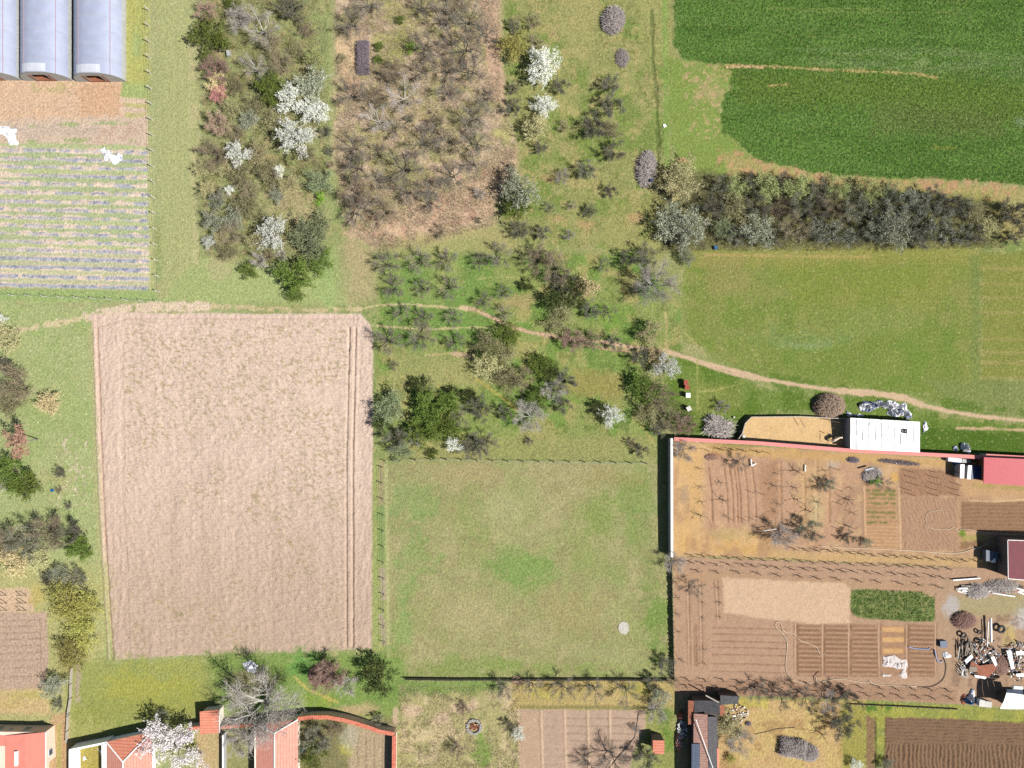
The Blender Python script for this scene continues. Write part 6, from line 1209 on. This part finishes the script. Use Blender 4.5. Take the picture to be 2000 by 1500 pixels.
# ---------------------------------------------------------------- hoses
def hose(nm, pts, m, label, r=.045):
    r *= .72; P = [Vector((*W(*p), 0)) for p in pts]; Q = []
    for i in range(len(P)-1):
        p0, p1, p2, p3 = P[max(i-1, 0)], P[i], P[i+1], P[min(i+2, len(P)-1)]
        for k in range(6):
            t = k/6; q = .5*((2*p1)+(p2-p0)*t+(2*p0-5*p1+4*p2-p3)*t*t+(3*p1-p0-3*p2+p3)*t**3); Q.append(q)
    Q.append(P[-1]); o = Q[0].copy(); mb = MB()
    mb.tube([(q.x-o.x, q.y-o.y, ground_z(q.x, q.y)+r+.05) for q in Q], r, 5); return tag(mb.build(nm, m, None, True, (o.x, o.y, 0)), label, 'hose')
hose('hose', [(1612, 1277), (1600, 1275), (1592, 1262), (1562, 1250), (1552, 1238), (1530, 1232), (1524, 1217), (1516, 1215), (1515, 1224), (1530, 1240), (1537, 1258), (1534, 1300), (1540, 1318), (1558, 1332), (1590, 1333)], m_hose, 'pale garden hose looping over the smooth bed', .05)
hose('hose', [(1594, 1324), (1600, 1332), (1640, 1326), (1690, 1333), (1698, 1328), (1710, 1336), (1790, 1340)], m_hose, 'pale hose along the bottom of the vegetable beds', .05)
hose('hose', [(1790, 1341), (1820, 1340), (1842, 1325), (1847, 1300), (1842, 1284)], m_dkhose, 'dark brown hose bending around the last vegetable bed', .07)
hose('hose', [(1600, 1311), (1590, 1320), (1592, 1330), (1600, 1338)], m_dkhose, 'short dark hose at the foot of the first vegetable bed', .06)
hose('hose', [(1773, 1263), (1786, 1266), (1812, 1267), (1814, 1264)], m_bluehose, 'light blue hose across the last vegetable bed', .1)
hose('hose', [(1824, 1268), (1828, 1286), (1834, 1292), (1840, 1290)], m_bluehose, 'light blue hose at the edge of the last vegetable bed', .1)
hose('hose', [(1600, 1066), (1660, 1070), (1760, 1074), (1860, 1080), (1900, 1072), (1928, 1063)], m_hose, 'long pale hose along the bottom of the upper garden', .055)
hose('hose', [(1838, 995), (1812, 1002), (1808, 1020), (1820, 1032), (1850, 1034), (1862, 1030), (1872, 1038), (1882, 1033), (1940, 1042), (2030, 1046)], m_hose, 'pale hose curling over the raked plot', .04)
hose('hose', [(1474, 1434), (1500, 1428), (1520, 1423), (1553, 1421)], m_dkhose, 'thin brown pipe across the yellow yard', .05)
hose('wire_line', [(1357, 862), (1372, 872), (1390, 878)], m_hose, 'pale wire at the top left of the walled garden', .04)
# ---------------------------------------------------------------- white pieces and small things
rod('pipe', (1467, 897, .2), (1468, 910, .2), .1, m_white, 'upright one of two white pipes in the walled garden', 'pipe'); rod('pipe', (1468, 910, .2), (1477, 905, .25), .09, m_white, 'slanting one of two white pipes in the walled garden', 'pipe')
rod('pipe', (1572, 921, .15), (1573, 908, .15), .1, m_white, 'short white pipe between the garden saplings', 'pipe'); rod('pipe', (1491, 1037, .9), (1517, 1033, .9), .06, m_white, 'white stick in the large round grey bush', 'pipe')
rod('board', (1689, 918, .8), (1705, 914, .8), .14, m_filmw, 'pale board on the garden brush heap', 'board')
crate('paper', [(1295, 243), (1300, 242), (1302, 247), (1297, 249)], .02, .12, m_white, 'white scrap on the grass right of the dark bush column', 'scrap')
crate('bucket', [(1395, 480), (1401, 480), (1402, 486), (1396, 487)], 0, .4, m_blue, 'blue bucket at the bottom edge of the hedge', 'bucket')
crate('bucket', [(1270, 349), (1275, 349), (1275, 354), (1270, 354)], .5, .9, m_navy, 'blue bucket at the foot of the long branch heap', 'bucket')
crate('bag', [(98, 956), (103, 955), (104, 960), (99, 961)], 0, .3, m_blue, 'blue bag on the bare soil left of the ploughed field', 'bag')
crate('stone', [(441, 98), (448, 96), (450, 106), (443, 109)], 0, .5, m_filmside, 'pale round tank in the scrub below the lime patch', 'tank')
crate('tub', [(1836, 1252), (1850, 1252), (1850, 1265), (1837, 1265)], .0, .5, m_navy, 'dark blue tub beside the last vegetable bed', 'tub', lid=m_navy)
crate('bucket', [(585, 1462), (592, 1461), (594, 1468), (587, 1470)], 0, .5, m_blue, 'blue bucket inside the curved tiled wall', 'bucket')
crate('sack', [(1750, 905), (1751, 905), (1752, 906), (1750, 906)], 0, .2, m_white, 'tiny white scrap under the pink topped wall', 'scrap')
for k, (x, y, s) in enumerate([(1453, 852, 3), (1446, 843, 1.6), (1386, 812, 2), (1378, 820, 3), (1434, 815, 1.6)]): crate('stone', [(x-s, y-s), (x+s, y-s*.8), (x+s, y+s), (x-s*.7, y+s)], 0, .3, m_conc, 'pale stone near the sand pen fence, '+['largest, inside the curve', 'tiny, on the fence line', 'upper one by the branch heap', 'wide one by the branch heap', 'tiny, above the pen corner'][k], 'stone')
# pen gates and the animal
rod('pole', (1618, 822, 1.0), (1640, 825, 1.0), .05, m_dkwood, 'dark pole across the top of the sand pen', 'pole'); rod('pole', (1616, 850, .9), (1616, 866, .9), .04, m_dkwood, 'thin rail beside the cream animal', 'pole'); rod('pole', (1616, 846, 1.0), (1626, 850, 1.0), .05, m_dkwood, 'slanting pole above the cream animal', 'pole'); rod('pole', (1562, 818, .8), (1572, 834, .8), .04, m_dkwood, 'dark stick in the middle of the sand pen', 'pole')
x, y = W(1632, 858, 1.0); me = bpy.data.meshes.new('animal')
av = [(-.35, -.25, .95), (0, 0, 1.0), (.40, .22, .98), (.62, .34, 1.2), (.86, .28, 1.22), (1.02, .14, 1.05), (.36, .34, .5), (.34, .36, .03), (.46, .10, .5), (.48, .08, .03), (-.42, -.12, .55), (-.46, -.10, .03), (-.28, -.38, .55), (-.26, -.42, .03), (-.52, -.38, .7), (.78, .42, 1.34), (.88, .40, 1.36)]
me.from_pydata(av, [(0, 1), (1, 2), (2, 3), (3, 4), (4, 5), (2, 6), (6, 7), (2, 8), (8, 9), (0, 10), (10, 11), (0, 12), (12, 13), (0, 14), (4, 15), (15, 16)], []); me.materials.append(m_cream)
o = bpy.data.objects.new('animal', me); link(o); o.location = (x, y, .05); md = o.modifiers.new('skin', 'SKIN'); rad = [.24, .25, .23, .13, .12, .07, .08, .045, .08, .045, .09, .045, .09, .045, .025, .03, .02]
for v, q in zip(me.skin_vertices[0].data, rad): v.radius = (q, q)
me.skin_vertices[0].data[1].use_root = True; o.modifiers.new('sub', 'SUBSURF').levels = 1; o.modifiers['sub'].render_levels = 1
tag(o, 'cream coloured four legged animal standing at the shaded end of the pen', 'animal')

# ---------------------------------------------------------------- scrap yard
GP = 'weathered planks of the scrap piles'
def planks(cx, cy, rx, ry, n, ang, sp, L, label, mats, grp, w0=.05, z=.15):
    for k in range(n):
        a = PR.uniform(0, 6.28); q = math.sqrt(PR.random()); px, py = cx+math.cos(a)*q*rx, cy+math.sin(a)*q*ry; l = L*PR.uniform(.5, 1.1); t = ang+PR.gauss(0, sp); zz = z+PR.uniform(0, .5)*(1-q)+k*.006
        x, y = W(px, py, zz); mb = MB(); ww = w0*PR.uniform(.7, 1.7); mb.box(-l/2, l/2, -ww, ww, -.025, .03); o = mb.build('plank', PR.choice(mats), None, False, (x, y, ground_z(x, y)+zz)); o.rotation_euler = (PR.uniform(-.15, .15), PR.uniform(-.12, .12), t); tag(o, label, 'plank', grp)
planks(1886, 1268, 16, 22, 34, 1.5, .22, 2.2, 'weathered plank among those lying upright left in the scrap pile', [m_ltwood, m_wood, m_dkwood, m_wood], 'planks lying upright in the left scrap pile')
planks(1910, 1280, 26, 18, 26, 1.3, .9, 1.3, 'loose plank in the middle of the left scrap pile', [m_ltwood, m_wood, m_dkwood, m_brick, m_conc], 'loose planks in the left scrap pile')
planks(1884, 1306, 14, 16, 22, 1.9, .4, 1.0, 'short grey lath at the lower left of the scrap pile', [m_ltwood, m_wood, m_wallgrey], 'short laths of the left scrap pile', .04)
planks(1984, 1275, 22, 22, 26, .8, 1.0, 1.6, 'board in the scrap pile at the right frame', [m_ltwood, m_dkwood, m_conc, m_brick, m_wallgrey], 'boards of the right scrap pile')
planks(1888, 1150, 18, 8, 12, .15, .2, 2.2, 'pale board in the wood pile below the vine rows', [m_white, m_ltwood, m_dkwood], 'boards of the wood pile below the vine rows', .09)
planks(1970, 1152, 32, 7, 14, -.1, .25, 2.6, 'long board near the wine roofed house', [m_white, m_ltwood, m_dkwood, m_brick], 'boards near the wine roofed house', .07)
rod('beam', (1935, 1207, .7), (1936, 1254, .7), .16, m_white, 'thick white beam standing out of the scrap pile', 'beam'); rod('beam', (1930, 1214, .7), (1928, 1262, .6), .08, m_white, 'thin white beam beside the thick one in the scrap pile', 'beam')
rod('beam', (1878, 1319, .3), (1883, 1299, .4), .1, m_white, 'white beam at the lower left of the scrap pile', 'beam'); rod('beam', (1861, 1133, .4), (1914, 1129, .4), .12, m_white, 'long white beam below the vine rows', 'beam'); rod('beam', (1938, 1158, .3), (1982, 1165, .3), .11, m_white, 'long white beam near the wine roofed house', 'beam')
def sheet(nm, pts, z, m, label, cat='sheet', tilt=.0): return crate(nm, pts, z, z+.05, m, label, cat)
sheet('metal_sheet', [(1897, 1292), (1914, 1300), (1944, 1296), (1946, 1306), (1932, 1322), (1912, 1320), (1906, 1308), (1892, 1310)], .62, m_brick, 'large red brown sheet lying on the scrap pile'); sheet('metal_sheet', [(1894, 1302), (1908, 1302), (1908, 1313), (1893, 1312)], .7, m_wood, 'brown board beside the red brown sheet')
sheet('metal_sheet', [(1884, 1290), (1898, 1278), (1901, 1284), (1888, 1296)], .8, m_white, 'white sheet at the left of the red brown one'); sheet('metal_sheet', [(1903, 1318), (1926, 1322), (1925, 1326), (1905, 1323)], .4, m_white, 'narrow white sheet under the red brown one')
sheet('metal_sheet', [(1935, 1284), (1942, 1282), (1948, 1298), (1944, 1302)], .7, m_white, 'narrow white sheet right of the red brown one'); sheet('metal_sheet', [(1966, 1271), (1975, 1270), (1982, 1306), (1975, 1308)], .6, m_filmw, 'tall pale panel in the right scrap pile')
sheet('metal_sheet', [(1984, 1272), (2000, 1272), (2000, 1278), (1986, 1280)], .7, m_white, 'white panel at the frame in the right scrap pile'); sheet('metal_sheet', [(1985, 1316), (2004, 1315), (2004, 1321), (1986, 1322)], .5, m_white, 'long white panel at the bottom of the right scrap pile')
for k, (x, y, R, tl) in enumerate([(1881, 1240, .5, (.1, .1)), (1888, 1256, .48, (.5, .2)), (1914, 1253, .5, (.2, .4)), (1954, 1228, .7, (.1, .0)), (1912, 1234, .4, (.3, 0))]): tyre(x, y, R, .35, 'black tyre in the scrap pile, '+['upper left one', 'tilted one among planks', 'middle one', 'large one at the top right', 'small one near the twig heap'][k], tl)
bits = MB(); x0, y0 = W(1920, 1275, 0)
for k in range(520):
    a = PR.uniform(0, 6.28); q = PR.random()**.6; px, py = (1915+math.cos(a)*q*46, 1285+math.sin(a)*q*40) if k < 380 else (1986+math.cos(a)*q*24, 1290+math.sin(a)*q*40); x, y = W(px, py); s = PR.uniform(.03, .12); z = ground_z(x, y); bits.cur = PR.choice((0, 0, 1, 2, 3, 4))
    bits.box(x-x0-s, x-x0+s, y-y0-s*.7, y-y0+s*.7, z, z+PR.uniform(.05, .35), rz=PR.uniform(0, 3))
tag(bits.build('scrap_litter', [m_white, m_dkwood, m_brick, m_blue, m_ltwood], None, False, (x0, y0, 0)), 'small litter strewn through the scrap piles', 'litter', None, 'stuff')
crumple('rag_heap', [(1878, 1362), (1900, 1348), (1908, 1356), (1902, 1376), (1884, 1378)], .6, 'heap of blue and white rags above the small pale box', 'rag heap', .45, .14, 31, [m_plastic, m_blue])
crumple('rag_heap', [(1876, 1368), (1886, 1358), (1886, 1378), (1878, 1378)], .5, 'dark rag heap beside the blue and white one', 'rag heap', .5, .14, 33, [m_brick, m_dkwood])
crate('crate', [(1914, 1366), (1938, 1372), (1936, 1382), (1912, 1380)], 0, .8, m_conc, 'small pale box left of the white tent', 'box', lid=m_conc)
# white tent-like shelter, bottom right
t = thing('shelter', 'white sheeted shelter at the bottom right of the scrap yard', 'shelter', (*W(1975, 1362), 0)); ox, oy = W(1975, 1362)
def q3(px, py, z): a, b, c = P3(px, py, z); return Vector((a-ox, b-oy, c))
mb = MB()
A = [(1966, 1353), (1976, 1354), (1986, 1355), (1998, 1357), (2014, 1359)]; B = [(1953, 1384), (1968, 1385), (1984, 1385), (1998, 1385), (2014, 1385)]
for i in range(4):
    a, b, c, d = q3(*A[i], 2.9), q3(*A[i+1], 2.9), q3(*B[i+1], 2.3), q3(*B[i], 2.3); m1, m2 = a.lerp(d, .5)+Vector((0, 0, .12)), b.lerp(c, .5)+Vector((0, 0, .12)); g = (b-a)*.02
    mb.quad(d+g, c-g, m2-g, m1+g); mb.quad(m1+g, m2-g, b-g, a+g)
mb.build('roof_sheet', m_white, t)
mb = MB(); mb.quad(q3(1966, 1346, 2.4), q3(1998, 1348, 2.4), q3(1998, 1357, 2.88), q3(1966, 1353, 2.88)); mb.build('front_flap', m_bluegrey, t)
mb = MB(); x, y = W(1948, 1349); x2, y2 = W(2010, 1368); mb.box(x-ox, x2-ox, y2-oy, y-oy, 0, 2.1); mb.build('walls', m_dkwood, t)
mb = MB(); a = q3(1978, 1342, 2.3); b = q3(1996, 1343, 2.3); mb.tube([a, b], .28, 8); mb.build('rolled_sheet', m_white, t)
# heap of tiles and rubble beside the old barn
for nm, cx, cy, rx, ry, n, ms, lb in (('tile_pile', 1330, 1397, 5, 8, 60, [m_tileY, m_brick], 'upper pile of orange tiles left of the ramshackle barn'), ('tile_pile', 1326, 1447, 6, 18, 150, [m_tileY, m_tileY, m_conc], 'lower long pile of orange tiles left of the ramshackle barn'), ('rubble_pile', 1332, 1423, 9, 16, 160, [m_stone, m_conc, m_dkwood, m_white], 'grey rubble pile between the two orange tile piles')):
    x0, y0 = W(cx, cy, 0); mb = MB()
    for k in range(n):
        a = PR.uniform(0, 6.28); q = math.sqrt(PR.random()); u, v = math.cos(a)*q*rx*M, math.sin(a)*q*ry*M; s = PR.uniform(.07, .17); z = (1-q)*.5; mb.cur = k % len(ms); mb.box(u-s, u+s, v-s*.7, v+s*.7, z-.1, z+PR.uniform(.05, .2), rz=PR.uniform(0, 3), tilt=PR.uniform(-.5, .5))
    tag(mb.build(nm, ms, None, False, (x0, y0, .05)), lb, nm.replace('_', ' '), None, 'thing')
lt = MB(); x0, y0 = W(1440, 1393, 0)
for k in range(90):
    a = PR.uniform(0, 6.28); q = math.sqrt(PR.random()); u, v = math.cos(a)*q*1.7, math.sin(a)*q*1.5; q = PR.uniform(.03, .11); lt.cur = k % 3; lt.box(u-q, u+q, v-q, v+q, .05, PR.uniform(.1, .25), rz=PR.uniform(0, 3))
tag(lt.build('rubble', [m_conc, m_brick, m_white], None, False, (x0, y0, 0)), 'small rubble strewn over the pale yard right of the barn', 'rubble', None, 'stuff')
brush(1462, 1414, 5, 4, .4, m_stickv, 'small dark heap at the right of the pale yard', 200, .5)

# ---------------------------------------------------------------- long grass and brambles too many to count
def scatter(nm, regs, mname, seed, label, cat):
    g = np.random.default_rng(seed); vs = []; n0 = 0
    for pts, n, h, wd, lean in regs:
        xs = [p[0] for p in pts]; ys = [p[1] for p in pts]; px = g.uniform(min(xs), max(xs), n*2); py = g.uniform(min(ys), max(ys), n*2); k = inside(px, py, pts); k &= (vn(px, py, 22, seed+4) > .36) | (nm in ('wheat', 'vegetable_leaves')); px, py = px[k][:n], py[k][:n]; c = len(px)
        x = (px-1000)*M; y = (750-py)*M; ix = np.clip(((x-gx[0])/STEP).astype(int), 0, NX-1); iy = np.clip(((y-gy[0])/STEP).astype(int), 0, NY-1); z = ZG[ix, iy]
        a = g.uniform(0, 6.28, c); hh = h*g.uniform(.5, 1.3, c); ln = lean*g.uniform(.2, 1.2, c); b = g.uniform(0, 6.28, c); w2 = wd*g.uniform(.6, 1.3, c)
        base = np.stack([x, y, z], 1); u = np.stack([np.cos(b)*w2, np.sin(b)*w2, 0*b], 1); tip = base+np.stack([np.cos(a)*ln, np.sin(a)*ln, hh], 1); vs.append(np.stack([base-u, base+u, tip], 1).reshape(-1, 3))
    v = np.concatenate(vs); q = np.arange(len(v)).reshape(-1, 3); return tag(link(bpy.data.objects.new(nm, np_mesh(nm, v, q, mname))), label, cat, None, 'stuff')
SCR = [(385, -60), (640, -60), (640, 120), (645, 300), (630, 480), (500, 530), (400, 500), (384, 420), (394, 240)]
m_rough = leaf_mat('long_grass', [(.18, .19, .085), (.24, .235, .12), (.30, .27, .15), (.13, .15, .06)], .2, k=1.15)
m_strawg = leaf_mat('dead_straw', [(.36, .29, .20), (.44, .36, .26), (.27, .22, .15), (.22, .21, .10)], .2, k=1.15)
scatter('long_grass', [(SCR, 15000, .35, .035, .35), (CG, 14000, .16, .035, .2), (OR, 14000, .15, .035, .2), ([(1280, 330), (1950, 395), (1960, 485), (1600, 490), (1270, 490)], 9000, .3, .035, .3), ([(-60, 590), (180, 600), (200, 1100), (-60, 1010)], 7000, .12, .03, .15)], m_rough, 3, 'long rough grass between the bushes', 'grass')
scatter('dead_grass', [(TH, 26000, .3, .035, .4), ([(780, 1340), (1016, 1340), (1016, 1570), (780, 1570)], 8000, .25, .035, .3), ([(675, 455), (1000, 300), (1010, 340), (860, 465), (740, 485)], 5000, .3, .035, .4)], m_strawg, 4, 'dead straw coloured grass under the bare trees', 'grass')
m_bram = leaf_mat('bramble_stems', [(.16, .13, .09), (.12, .10, .07), (.22, .19, .13), (.15, .15, .07)], .05)
scatter('brambles', [(SCR, 8000, .6, .018, .6), ([(1280, 330), (1950, 395), (1960, 485), (1600, 490), (1270, 490)], 12000, .6, .02, .6), (TH, 16000, .9, .014, .8), ([(1250, 740), (1350, 800), (1360, 850), (1270, 850)], 2500, .6, .018, .5)], m_bram, 5, 'tangled bramble stems under trees and hedge', 'brambles')
m_wheat = leaf_mat('wheat_blades', [(.09, .15, .035), (.12, .19, .045), (.17, .22, .075), (.07, .12, .03)], .2, k=1.2)
scatter('wheat', [(WH, 45000, .16, .045, .2)], m_wheat, 6, 'young green wheat plants of the field', 'wheat')
m_crop = leaf_mat('crop_leaves', [(.06, .085, .025), (.10, .13, .04), (.15, .18, .06)], .2, k=1.7)
scatter('vegetable_leaves', [([(1662, 1152), (1690, 1150), (1800, 1156), (1826, 1170), (1824, 1214), (1700, 1208), (1662, 1195)], 2600, .14, .08, .2)], m_crop, 8, 'leafy green crop covering the garden patch', 'vegetables')
m_flow = leaf_mat('dandelions', [(.8, .78, .55), (.8, .8, .7)], .1, k=1.0)
fl = scatter('small_flowers', [([(-60, 590), (180, 600), (200, 1240), (-60, 1010)], 500, .1, .07, .12), (CG, 260, .1, .05, .1), (OR, 260, .1, .05, .1), ([(312, 0), (380, 0), (390, 590), (316, 590)], 160, .1, .05, .1)], m_flow, 7, 'tiny pale flowers and litter in the grass', 'flowers')
